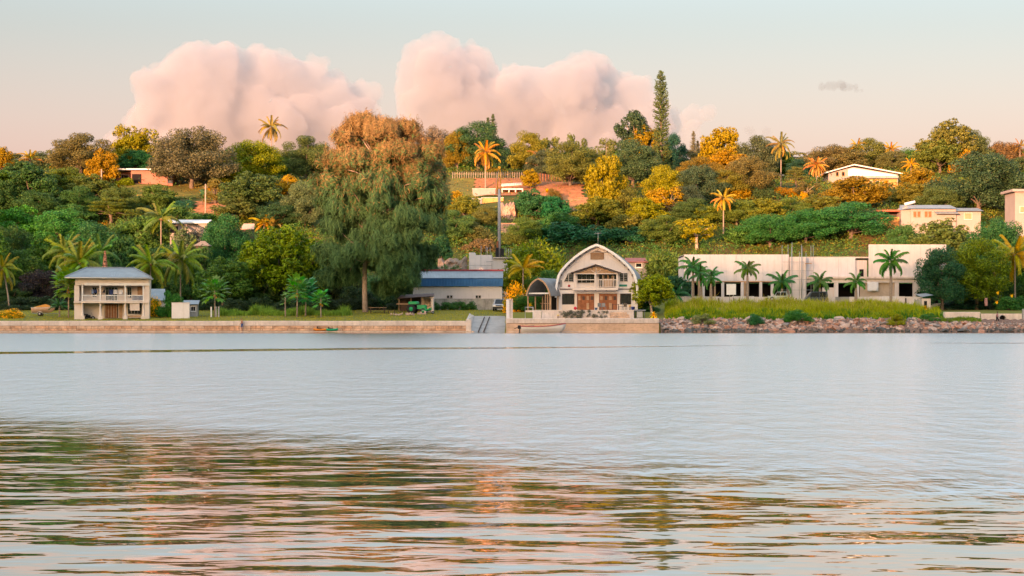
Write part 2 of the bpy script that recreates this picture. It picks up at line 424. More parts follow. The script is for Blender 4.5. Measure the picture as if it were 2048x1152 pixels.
make_cloud('grey_cloud', [(1325, 200, 24), (1350, 222, 30), (1380, 226, 24), (1410, 218, 15), (1330, 258, 40), (1375, 268, 26), (1425, 212, 8)], 'thin grey cloud trailing off to the right of the column pine', 9, .014, (.62, .66, .72), kids=(14, 4))
make_cloud('cloud_wisp', [(1638, 170, 5), (1648, 171, 9), (1657, 172, 10), (1667, 173, 11), (1677, 174, 12), (1687, 175, 12), (1697, 176, 11), (1706, 176, 9), (1715, 177, 7), (1727, 178, 4)], 'small grey wisp of cloud over the right part of the ridge', 3, .016, (.30, .33, .37), kids=(3, 1), vox=2.2)  # low grey albedo puts the wisps' shade into their own colour
make_cloud('cloud_wisp', [(1490, 262, 12), (1508, 259, 16), (1526, 265, 11)], 'faint grey cloud puff low above the ridge trees', 4, .014, (.45, .50, .55), kids=(8, 3), vox=5.0)
# ------------------------------------------------------------------ plant library
m_leaf = leafy('leaves')
m_needle = leafy('needles', var=.5, warm=.15, trans=.2, rough=.7)
m_frond = leafy('palm_leaflets', var=.4, warm=.2, trans=.25, rough=.42)
m_blade = leafy('grass_blades', var=.5, warm=.25, trans=.35, rough=.6)
m_bark = plain('bark', (.17, .125, .095), .9, var=.35, scale=3, bump=.5)
m_pale_bark = plain('pale_bark', (.46, .35, .28), .9, var=.3, scale=3, bump=.4)
m_palm_bark = plain('palm_bark', (.33, .26, .21), .9, var=.25, scale=5, bump=.4)
m_dead = plain('dry_frond', (.30, .18, .09), .9, var=.3)
m_fruit = plain('papaya_fruit', (.62, .30, .03), .5, var=.3)
m_petal_y = leafy('yellow_petals', var=.35, warm=0, trans=.3, own=(.72, .38, .015))
m_petal_o = leafy('orange_petals', var=.35, warm=0, trans=.3, own=(.70, .24, .02))

def unit(v): return v / np.maximum(np.linalg.norm(v, axis=-1, keepdims=True), 1e-9)
def rdir(rng, n): return unit(rng.normal(size=(n, 3)))
def leaf_quads(C, N, size, rng, wid=.55, along=None):
    """rhombic leaves: centre, normal, half length"""
    n = len(C); size = np.broadcast_to(np.asarray(size, float), (n,))[:, None]
    a = along if along is not None else rdir(rng, n)
    T = unit(a - N * np.sum(a * N, -1, keepdims=True)); B = np.cross(N, T)
    V = np.stack([C - T * size, C + B * size * wid, C + T * size, C - B * size * wid], 1).reshape(-1, 3)
    return V, np.arange(n * 4).reshape(n, 4)
def lobe_leaves(rng, cen, rad, per, leaf, squash=.8, up=.3, spread=.55, core=.12, cluster=0):
    """leaves on the outside of clumps"""
    P, N, S = [], [], []
    for c, r in zip(cen, rad):
        n = max(8, int(per * (r / np.mean(rad)) ** 2))
        u = rdir(rng, n)
        if cluster:                                       # leaves gather in rosettes
            k = max(3, n // cluster); cc = rdir(rng, k)[rng.integers(0, k, n)]; u = unit(cc + rng.normal(size=(n, 3)) * .16)
        f = rng.uniform(.72, 1.06, n); f[rng.random(n) < core] *= .55
        P.append(c + u * (r * f)[:, None] * np.array([1, 1, squash]))
        N.append(unit(u * .9 + np.array([0, 0, up]) + rng.normal(size=(n, 3)) * spread)); S.append(leaf * rng.uniform(.65, 1.25, n))
    P, N, S = np.concatenate(P), np.concatenate(N), np.concatenate(S)
    V, Q = leaf_quads(P, N, S, rng)
    return V, Q
def limb(mb, a, b, r0, r1, rng, sag=.0, n=6, wob=.12):
    a, b = Vector(a), Vector(b); L = (b - a).length; pts, rs = [], []
    for i in range(6):
        f = i / 5; p = a.lerp(b, f) + Vector((rng.normal() * wob * L * .12, rng.normal() * wob * L * .12, math.sin(f * math.pi) * sag * L))
        if i in (0, 5): p = a.lerp(b, f)
        pts.append(p); rs.append(r0 + (r1 - r0) * f)
    mb.tube(pts, rs, n, cap=False)

CROWNS = {}
def tree_kind(key, seed, W, H, base, n_lobes, lobe, per, leaf, shape='dome', cluster=0, squash=.8, trunk_r=.28, lean=0, bark=None, up=.3, spread=.55):
    """a tree W wide and H high standing at the origin; its crown starts at `base` of its height"""
    rng = np.random.default_rng(seed)
    cz, hh = H * (base + (1 - base) * .42), H * (1 - base)
    cen = []
    while len(cen) < n_lobes:
        u = rdir(rng, 1)[0]
        if shape == 'dome':
            if u[2] < -.8: continue
            f = rng.uniform(.62, .93) if rng.random() < .8 else rng.uniform(.2, .6)
            zz = u[2] * hh * (.58 if u[2] > 0 else .42)
            p = np.array([u[0] * W * .5, u[1] * W * .5, 0]) * f + np.array([0, 0, cz + zz * f])
        elif shape == 'loose':
            f = rng.uniform(.35, 1.0)
            p = np.array([u[0] * W * .5 * f, u[1] * W * .5 * f, cz + u[2] * hh * .5 * f])
        elif shape == 'tier':                             # spreading rain tree: flat layers
            lay = rng.integers(0, 5); z = H * (base + (1 - base) * (.15 + .2 * lay)); rr = W * .5 * (1.0 - .17 * lay) * math.sqrt(rng.uniform(.05, 1)); a = rng.uniform(0, 6.283)
            p = np.array([rr * math.cos(a), rr * math.sin(a), z + rng.normal() * .2 - (rr / W) ** 2 * H * .25])
        elif shape == 'bush':
            f = rng.uniform(.5, .92); p = np.array([u[0] * W * .5 * f, u[1] * W * .5 * f, abs(u[2]) * H * .86 * f + H * .06])
        elif shape == 'column':
            z = rng.uniform(base, .96); rr = W * .5 * (1 - ((z - base) / (1 - base)) ** 2.2) * math.sqrt(rng.uniform(.15, 1)) * .85; a = rng.uniform(0, 6.283)
            p = np.array([rr * math.cos(a), rr * math.sin(a), z * H])
        cen.append(p)
    cen = np.array(cen); rad = rng.uniform(lobe[0], lobe[1], n_lobes)
    V, Q = lobe_leaves(rng, cen, rad, per, leaf, squash, up=up, cluster=cluster, spread=spread)
    V[:, 2] = np.maximum(V[:, 2], .03)
    cm = np_mesh(key + '_crown', V, Q, m_leaf, rng.random(len(Q)))
    tm = MB()
    top = Vector((lean * W * .15, 0, H * max(base + .10, .18)))
    if shape != 'bush':
        limb(tm, (0, 0, -.6), top, trunk_r * 1.25, trunk_r * .8, rng, 0, 8, .1)
        for i in rng.choice(n_lobes, min(n_lobes, 14), replace=False):
            limb(tm, top - Vector((0, 0, rng.uniform(0, H * .06))), cen[i], trunk_r * .5, trunk_r * .1, rng, .08, 5)
    else:
        for i in rng.choice(n_lobes, min(n_lobes, 7), replace=False): limb(tm, (0, 0, -.3), cen[i], trunk_r * .5, trunk_r * .12, rng, .08, 5)
    CROWNS[key] = (cm, tm.mesh(key + '_trunk', bark or m_bark), W, H)

tree_kind('dome1', 1, 10, 10, .05, 90, (.85, 1.5), 300, .135, 'dome', squash=.75)
tree_kind('dome2', 2, 11, 9, .05, 105, (.8, 1.45), 290, .135, 'dome', squash=.75)
tree_kind('dome3', 3, 9, 10, .06, 70, (.8, 1.7), 330, .145, 'dome', squash=.8)
tree_kind('leafy1', 4, 9, 10, .05, 74, (.75, 1.45), 260, .19, 'dome', cluster=8)
tree_kind('leafy2', 5, 10, 9, .05, 84, (.8, 1.5), 260, .19, 'dome', cluster=8)
tree_kind('loose1', 6, 8, 10, .30, 34, (.7, 1.25), 240, .17, 'loose', cluster=6, bark=m_pale_bark)
tree_kind('loose2', 7, 9, 9, .28, 30, (.7, 1.35), 240, .18, 'loose', cluster=6, bark=m_pale_bark)
tree_kind('tier1', 8, 14, 9, .22, 80, (1.0, 1.8), 260, .14, 'tier', squash=.35, up=.8, trunk_r=.4)
tree_kind('tier2', 9, 12, 9, .30, 56, (.9, 1.6), 260, .14, 'tier', squash=.38, up=.8, trunk_r=.35)
tree_kind('bush1', 10, 6, 4.5, 0, 46, (.55, 1.0), 200, .12, 'bush')
tree_kind('bush2', 11, 7, 4, 0, 54, (.55, 1.0), 190, .14, 'bush', cluster=7)
tree_kind('column1', 12, 4.5, 9, .1, 46, (.5, 1.0), 220, .14, 'column', cluster=6)
tree_kind('seaalmond', 13, 11, 10.5, .06, 150, (.6, 1.15), 230, .17, 'dome', cluster=12)
tree_kind('garden', 14, 5, 5.2, .12, 76, (.42, .75), 190, .12, 'dome', cluster=8, trunk_r=.16, bark=m_pale_bark)
tree_kind('flower', 15, 3.2, 2.6, 0, 40, (.28, .55), 70, .11, 'bush')

def feather_kind(key, seed, W, H, n):
    """bamboo-like shrub: arching sprays of narrow leaves"""
    rng = np.random.default_rng(seed); P, N, S, A = [], [], [], []; tm = MB()
    for i in range(n):
        a = rng.uniform(0, 6.283); r = W * .5 * math.sqrt(rng.random()); h = H * (1 - .45 * (2 * r / W) ** 2) * rng.uniform(.75, 1.05)
        b = Vector((r * .35 * math.cos(a), r * .35 * math.sin(a), -.2)); tip = Vector((r * math.cos(a), r * math.sin(a), h))
        pts = [b.lerp(tip, f) + Vector((0, 0, math.sin(f * 3.14) * h * .12)) for f in np.linspace(0, 1, 6)]
        if i % 3 == 0: tm.tube(pts, [.05, .045, .04, .03, .02, .01], 5, False)
        for f in np.linspace(.3, 1.0, 26):
            p = np.array(b.lerp(tip, f)) + np.array([0, 0, math.sin(f * 3.14) * h * .12])
            for _ in range(4):
                o = rng.normal(size=3) * .28; P.append(p + o); d = np.array([math.cos(a), math.sin(a), .5]) + rng.normal(size=3) * .6
                A.append(d); N.append(rng.normal(size=3)); S.append(rng.uniform(.16, .32))
    P, N, A = np.array(P), unit(np.array(N)), np.array(A)
    V, Q = leaf_quads(P, N, np.array(S), rng, .3, A)
    CROWNS[key] = (np_mesh(key + '_crown', V, Q, m_leaf, rng.random(len(Q))), tm.mesh(key + '_stems', m_bark), W, H)
feather_kind('feather1', 21, 6, 6, 70)
feather_kind('feather2', 22, 5, 5, 55)

_k = 0
def tree(kind, px, top, wpx, label, col, base=None, Y=None, name='broadleaf_tree', cat='tree', group='trees on the hillside', hmin=2.0, hmax=19.0):
    """photo column, crown top row and width; base row on the hillside or an explicit distance"""
    global _k; _k += 1
    if Y is None: Y = hit(px, base)
    x = X_(px, Y); z = gz(x, Y)
    h = min(max(Z_(top, Y) - z, hmin), hmax); w = wpx / S_(Y)
    cm, tm, W, H = CROWNS[kind]
    rng = random.Random(_k * 7 + 1)
    o = empty(name, (x, Y, z - .05), rng.uniform(0, 6.28), label, cat, group)
    s = (w / W * 1.12, w / W * 1.12, h / H)
    put('trunk', tm, o, scale=s)
    c = put('crown', cm, o, scale=s, color=col)
    return o

# palms ---------------------------------------------------------------
def frond_mesh(key, L, droop, lift, leaf, n=32, fold=.5, wid=.055):
    """one pinnate leaf along +x: arching midrib, leaflets hanging to both sides"""
    rng = np.random.default_rng(hash(key) % 1000 if False else int(L * 100 + droop * 10))
    rib = []
    for i in range(13):
        f = i / 12; rib.append(np.array([L * (f - .12 * f * f * droop), 0, L * (lift * f - droop * f * f * .62)]))
    rib = np.array(rib)
    V, Q = [], []
    fs = np.linspace(.12, .99, n)
    for f in fs:
        i = min(int(f * 12), 11); p = rib[i] + (rib[i + 1] - rib[i]) * (f * 12 - i); d = unit(rib[i + 1] - rib[i])
        for s in (-1, 1):
            ll = leaf * (math.sin(min(1, f * 1.25 + .12) * math.pi * .80) ** .6) * rng.uniform(.85, 1.1)
            out = unit(d * .55 + np.array([0, s * (1 - fold * .5), -fold * rng.uniform(.7, 1.3)]))
            sd = unit(np.cross(out, np.array([0, 0, 1.]))) * wid
            if np.linalg.norm(np.cross(out, np.array([0, 0, 1.]))) < .05: sd = d * wid
            m = p + out * ll * .5; e = p + out * ll + np.array([0, 0, -ll * .22 * (1 + fold)])
            b = len(V); V += [p - d * wid, p + d * wid, m + d * wid * 1.3, m - d * wid * 1.3, e]
            Q += [(b, b + 1, b + 2, b + 3), (b + 3, b + 2, b + 4, b + 4)]
    mb = MB()
    F = [q if q[2] != q[3] else q[:3] for q in Q]
    mb.add(V, F)
    mb.tube([tuple(p) for p in rib], [.045 * (1 - .75 * i / 12) for i in range(13)], 4, False)
    me = mb.mesh(key, m_frond)
    a = me.attributes.new('rnd', 'FLOAT', 'FACE'); a.data.foreach_set('value', rng.random(len(me.polygons)).astype(np.float32))
    return me
FR_COCO = [frond_mesh('coconut_frond_a', 4.6, .75, .42, .85), frond_mesh('coconut_frond_b', 4.6, 1.25, .55, .85), frond_mesh('coconut_frond_c', 4.3, .35, .30, .8)]
FR_ROYAL = [frond_mesh('royal_frond_a', 3.0, 1.15, .75, .62, 30, .75), frond_mesh('royal_frond_b', 3.0, .7, .6, .6, 30, .75)]
m_nut = plain('coconut', (.30, .16, .05), .6, var=.3)
def palm(px, cpy, spread, label, col, base=None, Y=None, kind='coco', n=19, lean=0.0, trunk_r=.15, upright=0.0, dead=0, nuts=True, name=None, cat='palm', group='coconut palms'):
    """photo column and row of the crown's heart, crown width in pixels"""
    global _k; _k += 1
    rng = random.Random(_k * 13 + 5)
    if Y is None: Y = hit(px, base)
    xt = X_(px, Y); xb = xt - lean; zb = gz(xb, Y); h = max(Z_(cpy, Y) - zb, .6)
    o = empty(name or ('coconut_palm' if kind == 'coco' else 'royal_palm'), (xb, Y, zb), 0, label, cat, group)
    tm = MB(); nseg = 10; pts, rs = [], []
    for i in range(nseg + 1):
        f = i / nseg; pts.append((lean * f ** 1.6, 0, -.3 + (h + .3) * f))
        r = trunk_r * (1.45 - .65 * min(1, f * 4) - .18 * f) if kind == 'coco' else trunk_r * (1.25 + .35 * math.sin(f * 3.0) - .45 * f)
        rs.append(r)
    tm.tube(pts, rs, 9); tr = tm.build('trunk', m_palm_bark, o)
    if kind == 'royal':
        cs = MB(); cs.tube([(lean, 0, h - .1), (lean, 0, h + .5), (lean, 0, h + .95)], [trunk_r * .95, trunk_r * .85, trunk_r * .4], 9); cs.build('crownshaft', m_frond, o, color=(.10, .17, .03)); h += .8
    sc = (spread / S_(Y)) / (2 * (4.2 if kind == 'coco' else 2.7)); fr = FR_COCO if kind == 'coco' else FR_ROYAL
    for i in range(n):
        f = i / max(1, n - 1)
        el = (R(78) - f * R(118 - 70 * upright) + R(rng.uniform(-8, 8)))
        az = i * 2.39996 + rng.uniform(-.25, .25)
        me = fr[2 if (kind == 'coco' and f < .22) else (rng.choice([0, 1]) if f < .85 else 0)]
        k = sc * rng.uniform(.88, 1.1) * (.8 + .2 * min(1, f * 3))
        c = tuple(x * rng.uniform(.8, 1.2) for x in col)
        # tilt up by el (minus the leaf's own lift), then swing round
        put('frond', me, o, (lean, 0, h), (0, -(el - R(22)), az), (k, k, k), c)
    for i in range(dead):
        az = rng.uniform(0, 6.28); put('dry_frond', fr[1], o, (lean, 0, h - .1), (0, R(62), az), (sc * .8,) * 3, (.26, .15, .06))
    if nuts and kind == 'coco':
        for i in range(5):
            a = i * 1.257 + rng.random(); nb = MB(); r = .14
            nb.lathe([(.02, -r), (r * .7, -r * .7), (r, 0), (r * .7, r * .75), (.02, r)], 8, (lean + .26 * math.cos(a), .26 * math.sin(a), h - .22 - .1 * rng.random())); nb.build('coconut', m_nut, o)
    return o

# papaya ----------------------------------------------------------------
def papaya_leaf():
    V, F = [], []
    mb = MB(); mb.tube([(0, 0, 0), (.35, 0, .08), (.75, 0, .05)], [.018, .015, .012], 4, False)
    for k in range(7):                                    # seven-lobed blade at the end of the stalk
        a = R(-135 + 45 * k); L = .42 if k in (2, 3, 4) else .32
        c = Vector((.78, 0, .05)); d = Vector((math.cos(a), math.sin(a), -.35)); s = Vector((-math.sin(a), math.cos(a), 0))
        mb.add([c, c + d * L * .55 + s * .09, c + d * L, c + d * L * .55 - s * .09], [(0, 1, 2, 3)])
    me = mb.mesh('papaya_leaf', m_frond); a = me.attributes.new('rnd', 'FLOAT', 'FACE')
    a.data.foreach_set('value', np.random.default_rng(3).random(len(me.polygons)).astype(np.float32)); return me
M_PAP = papaya_leaf()
def papaya(px, top, bot, wpx, Y, label, col=(.09, .20, .04), n=26, fruit=5, lean=0):
    global _k; _k += 1
    rng = random.Random(_k); x = X_(px, Y); zb = gz(x, Y); h = Z_(top, Y) - zb; k = wpx / S_(Y) / 2.1
    n = int(n * 1.4); k *= 1.25
    o = empty('papaya_tree', (x, Y, zb), rng.random() * 6, label, 'tree', 'papaya trees by the water')
    hc = h * .80
    m = MB(); m.tube([(0, 0, -.2), (.02, .03, hc * .5), (0, .02, hc), (0, 0, h * .95)], [.10, .09, .075, .03], 7); m.build('trunk', m_pale_bark, o)
    for i in range(n):
        f = i / n; put('leaf', M_PAP, o, (0, 0, hc - .25 + (h - hc) * (1 - f)), (0, -(R(62) - f * R(95)), i * 2.4), (k * rng.uniform(.8, 1.15),) * 3, tuple(c * rng.uniform(.75, 1.25) for c in col))
    for i in range(fruit):
        a = i * 2.2; r = .11; m = MB()
        m.lathe([(.02, -r * 1.5), (r * .8, -r * .8), (r, 0), (r * .7, r * .9), (.03, r * 1.4)], 8, (.17 * math.cos(a), .17 * math.sin(a), hc - .35 - .16 * (i % 3))); m.build('fruit', m_fruit, o)
    return o

# sparse long-leaved plants: bananas, crotons -------------------------------
def blade_leaf(name, L, w, droop):
    g = []
    for i in range(9):
        f = i / 8; ww = w * math.sin(min(1, f * .93 + .07) * math.pi) ** .7
        x, z = L * f * (1 - .2 * droop * f), L * (.5 * f - droop * f * f * .7)
        g.append([(x, -ww, z + ww * .35), (x, 0, z), (x, ww, z + ww * .35)])
    mb = MB(); mb.sheet(g); me = mb.mesh(name, m_frond)
    a = me.attributes.new('rnd', 'FLOAT', 'FACE'); a.data.foreach_set('value', np.random.default_rng(5).random(len(me.polygons)).astype(np.float32)); return me
M_BAN = blade_leaf('banana_leaf', 2.2, .32, .8)
M_CRO = blade_leaf('croton_leaf', .95, .13, .9)
def rosette(name, px, py, Y, wpx, n, label, cat, col, me, leafL, stem=0.0, group=None, z=None, steep=1.0):
    global _k; _k += 1
    rng = random.Random(_k); x = X_(px, Y); zb = gz(x, Y) if z is None else z
    o = empty(name, (x, Y, zb), 0, label, cat, group); k = wpx / S_(Y) / (1.75 * leafL)
    m = MB(); m.tube([(0, 0, -.15), (0, 0, stem + .15)], [.09, .06], 7); m.build('stem', m_bark, o)
    for i in range(n):
        f = i / n; put('leaf', me, o, (0, 0, stem + .1), (0, -(R(72) - f * R(80) * steep), i * 2.4 + rng.random() * .3), (k * rng.uniform(.8, 1.15),) * 3, tuple(c * rng.uniform(.75, 1.25) for c in col))
    return o
# ------------------------------------------------------------------ special trees
DK, MG, LG = (.028, .062, .020), (.050, .098, .022), (.055, .135, .030)
YG, OR, BR, GR = (.115, .140, .020), (.19, .135, .020), (.085, .078, .032), (.070, .092, .045)

def casuarina():
    Y = 256.0; rng = np.random.default_rng(77); s = S_(Y)
    x0 = X_(731, Y); z0 = gz(x0, Y)
    o = empty('feathery_she_oak', (x0, Y, z0), 0, 'tallest tree of the shore, feathery drooping crown with sun-tinted top and bare pale trunk', 'tree')
    rows = [(225, 738, 782), (238, 715, 806), (255, 690, 842), (280, 660, 868), (310, 640, 886), (350, 638, 894), (400, 644, 900), (450, 640, 905), (490, 632, 890), (525, 632, 862), (560, 655, 822), (590, 690, 800), (612, 740, 796)]
    ry = np.array([r[0] for r in rows], float); rl = np.array([r[1] for r in rows], float); rr = np.array([r[2] for r in rows], float)
    tm = MB(); axis = [(0, 0, -.6), (-.12, 0, 2.5), (-.1, .1, 6), (.5, .2, 11), (1.4, .2, 17), (2.0, .1, 22), (2.2, 0, 26.3)]
    tm.tube(axis, [.44, .34, .32, .28, .22, .13, .04], 10)
    def ax(z):
        return np.array([np.interp(z, [a[2] for a in axis], [a[0] for a in axis]), np.interp(z, [a[2] for a in axis], [a[1] for a in axis])])
    P, A, S, NN = [], [], [], []
    bough = []
    while len(bough) < 190:
        py = rng.uniform(236, 590); l, r_ = np.interp(py, ry, rl), np.interp(py, ry, rr); w = r_ - l
        if rng.random() > w / 270: continue
        a = rng.uniform(0, 6.283); f = math.sqrt(rng.uniform(.25, 1.0)) * .92
        px = (l + r_) / 2 + math.cos(a) * f * w / 2; y = math.sin(a) * f * w / 2 / s * .85
        if py > 520 and abs(px - 731) < 30 and y < 4: continue
        bough.append(((px - 731) / s, y, Z_(py, Y) - z0, rng.uniform(.8, 2.2)))
    for i, c in enumerate(bough):
        zt = c[2] - rng.uniform(2.0, 5.0)
        if zt < 6.5: zt = rng.uniform(6.5, 11.0)
        a2 = ax(zt); limb(tm, (a2[0], a2[1], zt), c[:3], .11, .03, rng, .10, 5)
        out = unit(np.array([c[0] - 1.3, c[1], .8]))
        for k in range(int(9 * c[3] ** 1.6)):             # sprays of one bough
            d0 = rng.normal(size=3); d0[2] = abs(d0[2]) * .5 - .25; q0 = np.array(c[:3]) + unit(d0) * c[3] * rng.uniform(.4, 1.0) * np.array([1, 1, .75]); on = unit(q0 - np.array(c[:3]) + out * .8)
            for _ in range(6):
                q = q0 + rng.normal(size=3) * np.array([.36, .36, .28]); n = int(rng.integers(20, 32)); l = rng.uniform(.35, .95)
                d = rng.normal(size=(n, 3)) * np.array([.15, .15, .34]); P.append(q + d)
                NN.append(unit(d * np.array([1, 1, .2]) * 2 + on * .9 + rng.normal(size=(n, 3)) * .35))
                A.append(np.array([0, 0, -.75 if c[2] < 17 else -.15]) + rng.normal(size=(n, 3)) * .42 + on * .4); S.append(l * .5 * rng.uniform(.7, 1.2, n))
    P, A, S = np.concatenate(P), np.concatenate(A), np.concatenate(S)
    N = np.concatenate(NN)
    V, Q = leaf_quads(P, N, S, rng, .105, A)
    tm.build('trunk', m_pale_bark, o)
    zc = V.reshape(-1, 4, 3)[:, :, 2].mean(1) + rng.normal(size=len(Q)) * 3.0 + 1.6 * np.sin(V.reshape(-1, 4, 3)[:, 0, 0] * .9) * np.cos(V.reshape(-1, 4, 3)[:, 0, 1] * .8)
    for nm, k, c in (('crown', zc < 19.3, (.048, .090, .040)), ('sun_tinted_crown_top', zc >= 19.3, (.150, .098, .054))):  # upper crown carries the low sun's orange in its leaf colour
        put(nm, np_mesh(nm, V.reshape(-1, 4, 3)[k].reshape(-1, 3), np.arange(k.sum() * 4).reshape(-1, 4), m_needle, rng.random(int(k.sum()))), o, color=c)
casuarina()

def column_pine(px, top, base, Y, wpx, label, seed, col=(.055, .075, .030), taper=.55, group=None, foot=0):
    rng = np.random.default_rng(seed); s = S_(Y); x = X_(px, Y); z0 = gz(x, Y); h = Z_(top, Y) - z0; w = wpx / s
    o = empty('column_pine', (x, Y, z0), 0, label, 'tree', group)
    tm = MB(); tm.tube([(0, 0, -.5), (.1, 0, h * .3), (-.05, 0, h * .65), (0, 0, h)], [.32, .26, .17, .03], 8)
    P, N, S, A = [], [], [], []
    z = h * .05
    while z < h * .995:
        f = z / h; r = w / 2 * (taper + (1 - taper) * math.sin(min(1, (1 - f) * 2.2) * 1.57)) * (1 if f < .93 else (1 - f) / .07 * .7 + .3)
        if foot and f < foot: r *= 1 + .9 * (1 - f / foot)
        nb = int(rng.integers(5, 8)); a0 = rng.uniform(0, 6.28)
        for k in range(nb):
            if rng.random() < .14: continue
            a = a0 + k * 6.283 / nb + rng.normal() * .12; L = r * rng.uniform(.7, 1.12); d = np.array([math.cos(a), math.sin(a), 0])
            if k % 2 == 0: tm.tube([(0, 0, z), tuple(d * L * .6 + [0, 0, z - L * .06]), tuple(d * L + [0, 0, z + L * .12])], [.04, .03, .015], 4, False)
            for q in np.linspace(.22, 1.0, max(4, int(L * 8))):
                p = d * L * q + np.array([0, 0, z - L * .1 * math.sin(q * 3.1) + L * .12 * q * q])
                for _ in range(3): P.append(p + rng.normal(size=3) * .09); N.append(rng.normal(size=3) + [0, 0, .5]); A.append(d + rng.normal(size=3) * .5 + [0, 0, .35]); S.append(rng.uniform(.13, .25))
        z += rng.uniform(.26, .42)
    V, Q = leaf_quads(np.array(P), unit(np.array(N)), np.array(S), rng, .38, np.array(A))
    tm.build('trunk', m_bark, o); put('crown', np_mesh('column_pine_crown', V, Q, m_needle, rng.random(len(Q))), o, color=col)
column_pine(1322, 142, 340, 386, 33, 'tallest column pine on the ridge, thin spire reaching high into the sky', 31, foot=.32)
column_pine(986, 229, 330, 408, 22, 'right-hand of the twin column pine tops behind the round dark tree', 32, taper=.15, foot=.7, col=(.05, .07, .04))
column_pine(976, 236, 330, 407, 16, 'left-hand, shorter of the twin column pine tops behind the round dark tree', 33, taper=.15, foot=.6, col=(.05, .07, .04))
column_pine(1387, 262, 340, 450, 16, 'small faint pine spire far off between the column pine and the yellow tree', 34, taper=.15, col=(.09, .09, .06), foot=.8)
column_pine(1396, 280, 340, 452, 13, 'lowest faint pine tip far off beside the small pine spire', 35, taper=.2, col=(.10, .09, .06), foot=.8)

# ------------------------------------------------------------------ trees of the ridge, left to right; sun's orange put into some leaf colours
T = tree
T('leafy1', 6, 292, 44, 'small orange-tinged tree cut by the left edge on the ridge line', OR, base=352)
T('dome1', 162, 266, 120, 'wide rounded dome tree on the left skyline, bronze green', BR, base=352)
T('leafy1', 204, 296, 60, 'sunlit orange tree in front of the wide dome tree, left of the pink house', (.20, .13, .03), base=378)
T('loose2', 268, 241, 92, 'tall yellow-green tree standing highest on the left skyline', (.16, .135, .02), Y=398)
T('leafy2', 266, 268, 80, 'second yellow-green crown just below the highest left skyline tree', (.14, .13, .022), Y=397)
T('dome3', 272, 300, 64, 'deep green rounded tree behind the pink house', (.025, .085, .035), Y=394)
T('dome2', 384, 255, 166, 'broad brown-green dome tree with forked trunk beside the pink house', (.075, .075, .042), base=378)
T('dome2', 505, 281, 116, 'golden green dome tree on the skyline below the lone tall palm', YG, base=365)
T('dome1', 612, 272, 96, 'dull green rounded tree on the skyline left of the feathery tree', (.062, .082, .030), base=360)
T('leafy1', 462, 318, 60, 'small yellowish tree at the foot of the golden green dome tree', YG, base=372)
T('leafy1', 38, 318, 70, 'dark leafy tree below the left skyline palm', (.035, .07, .025), base=372)
T('leafy2', 66, 333, 120, 'large dark tree with orange-tipped leaves at the far left slope', DK, base=425)
T('dome3', 128, 336, 90, 'shaggy olive tree with hanging branches over the dark hollow', (.07, .095, .022), base=398)
T('leafy1', 182, 346, 82, 'olive tree filling the slope under the orange tree', (.06, .085, .025), base=408)
T('dome1', 158, 372, 84, 'dark tree right of the dark hollow on the left slope', (.034, .072, .022), base=440)
T('leafy2', 14, 362, 70, 'dark crown at the left edge halfway up the slope', DK, base=430)
T('leafy1', 318, 366, 66, 'small round tree on slender trunk below the pink house lawn', (.06, .095, .028), base=425)
T('tier2', 222, 396, 110, 'flat-topped olive tree on the slope left of the pink house lawn', (.08, .098, .022), base=448)
T('leafy1', 46, 408, 104, 'bright green rounded tree on the left slope, lit leaves on top', LG, Y=318)
T('dome3', 118, 420, 110, 'fresh green bushy tree right of the bright rounded tree on the left slope', (.045, .12, .035), Y=314)
T('leafy2', 290, 432, 110, 'leafy tree sprinkled with pale blossoms above the veranda house', (.05, .098, .028), Y=312)
T('dome2', 16, 452, 120, 'dark mass of leaves at the left edge above the leaning palm', DK, Y=300)
T('leafy1', 98, 470, 104, 'olive-tipped tree behind the palms left of the veranda house', (.06, .105, .024), Y=297)
T('dome3', 182, 446, 100, 'dark green tree standing straight above the veranda house roof', (.03, .082, .03), Y=304)
T('leafy2', 248, 474, 96, 'deep green tree between the palm pairs behind the veranda house', (.03, .075, .026), Y=297)
T('dome1', 40, 500, 116, 'green shade tree behind the leaning palm at the left edge', (.04, .085, .022), Y=291)
T('dome2', 88, 540, 112, 'very dark purple-leaved tree shading the boat trailer', (.018, .016, .020), Y=283)
T('dome1', 22, 560, 90, 'dark shade tree behind the golden bush at the left edge', (.028, .055, .02), Y=281)
T('dome3', 330, 492, 110, 'dark tree behind the two palms right of the veranda house', (.026, .062, .022), Y=294)
T('dome2', 225, 528, 110, 'low dark tree directly behind the veranda house', DK, Y=290)
T('leafy2', 378, 520, 70, 'shady green tree behind the grey shed', (.032, .075, .026), Y=288)
T('dome1', 450, 428, 96, 'dark round tree left of the big leafy shore tree', (.026, .078, .030), Y=304)
T('leafy1', 398, 452, 56, 'small dark tree strewn with white blossoms by the thatched hut', (.10, .10, .085), Y=308)
T('seaalmond', 566, 442, 184, 'big leafy shore tree dotted with yellow leaves left of the feathery tree', (.088, .130, .022), Y=273)
T('leafy1', 446, 512, 104, 'medium leafy tree with leaning pale trunk behind the left lawn', (.052, .095, .024), Y=268)
T('dome1', 520, 545, 90, 'dark bushy understorey tree between the leafy shore trees', (.028, .058, .02), Y=272, hmin=3)
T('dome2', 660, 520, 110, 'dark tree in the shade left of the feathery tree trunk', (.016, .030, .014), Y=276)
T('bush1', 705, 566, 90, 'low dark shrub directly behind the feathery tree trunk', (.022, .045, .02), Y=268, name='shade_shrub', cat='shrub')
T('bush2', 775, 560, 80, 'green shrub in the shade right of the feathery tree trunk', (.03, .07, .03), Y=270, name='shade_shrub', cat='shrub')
T('dome3', 830, 520, 110, 'dark tree behind the left end of the blue-roofed hall', (.02, .045, .02), Y=285)
T('leafy1', 500, 342, 112, 'dense dark tree with large leaves on the slope below the golden green dome', (.05, .080, .028), base=424)
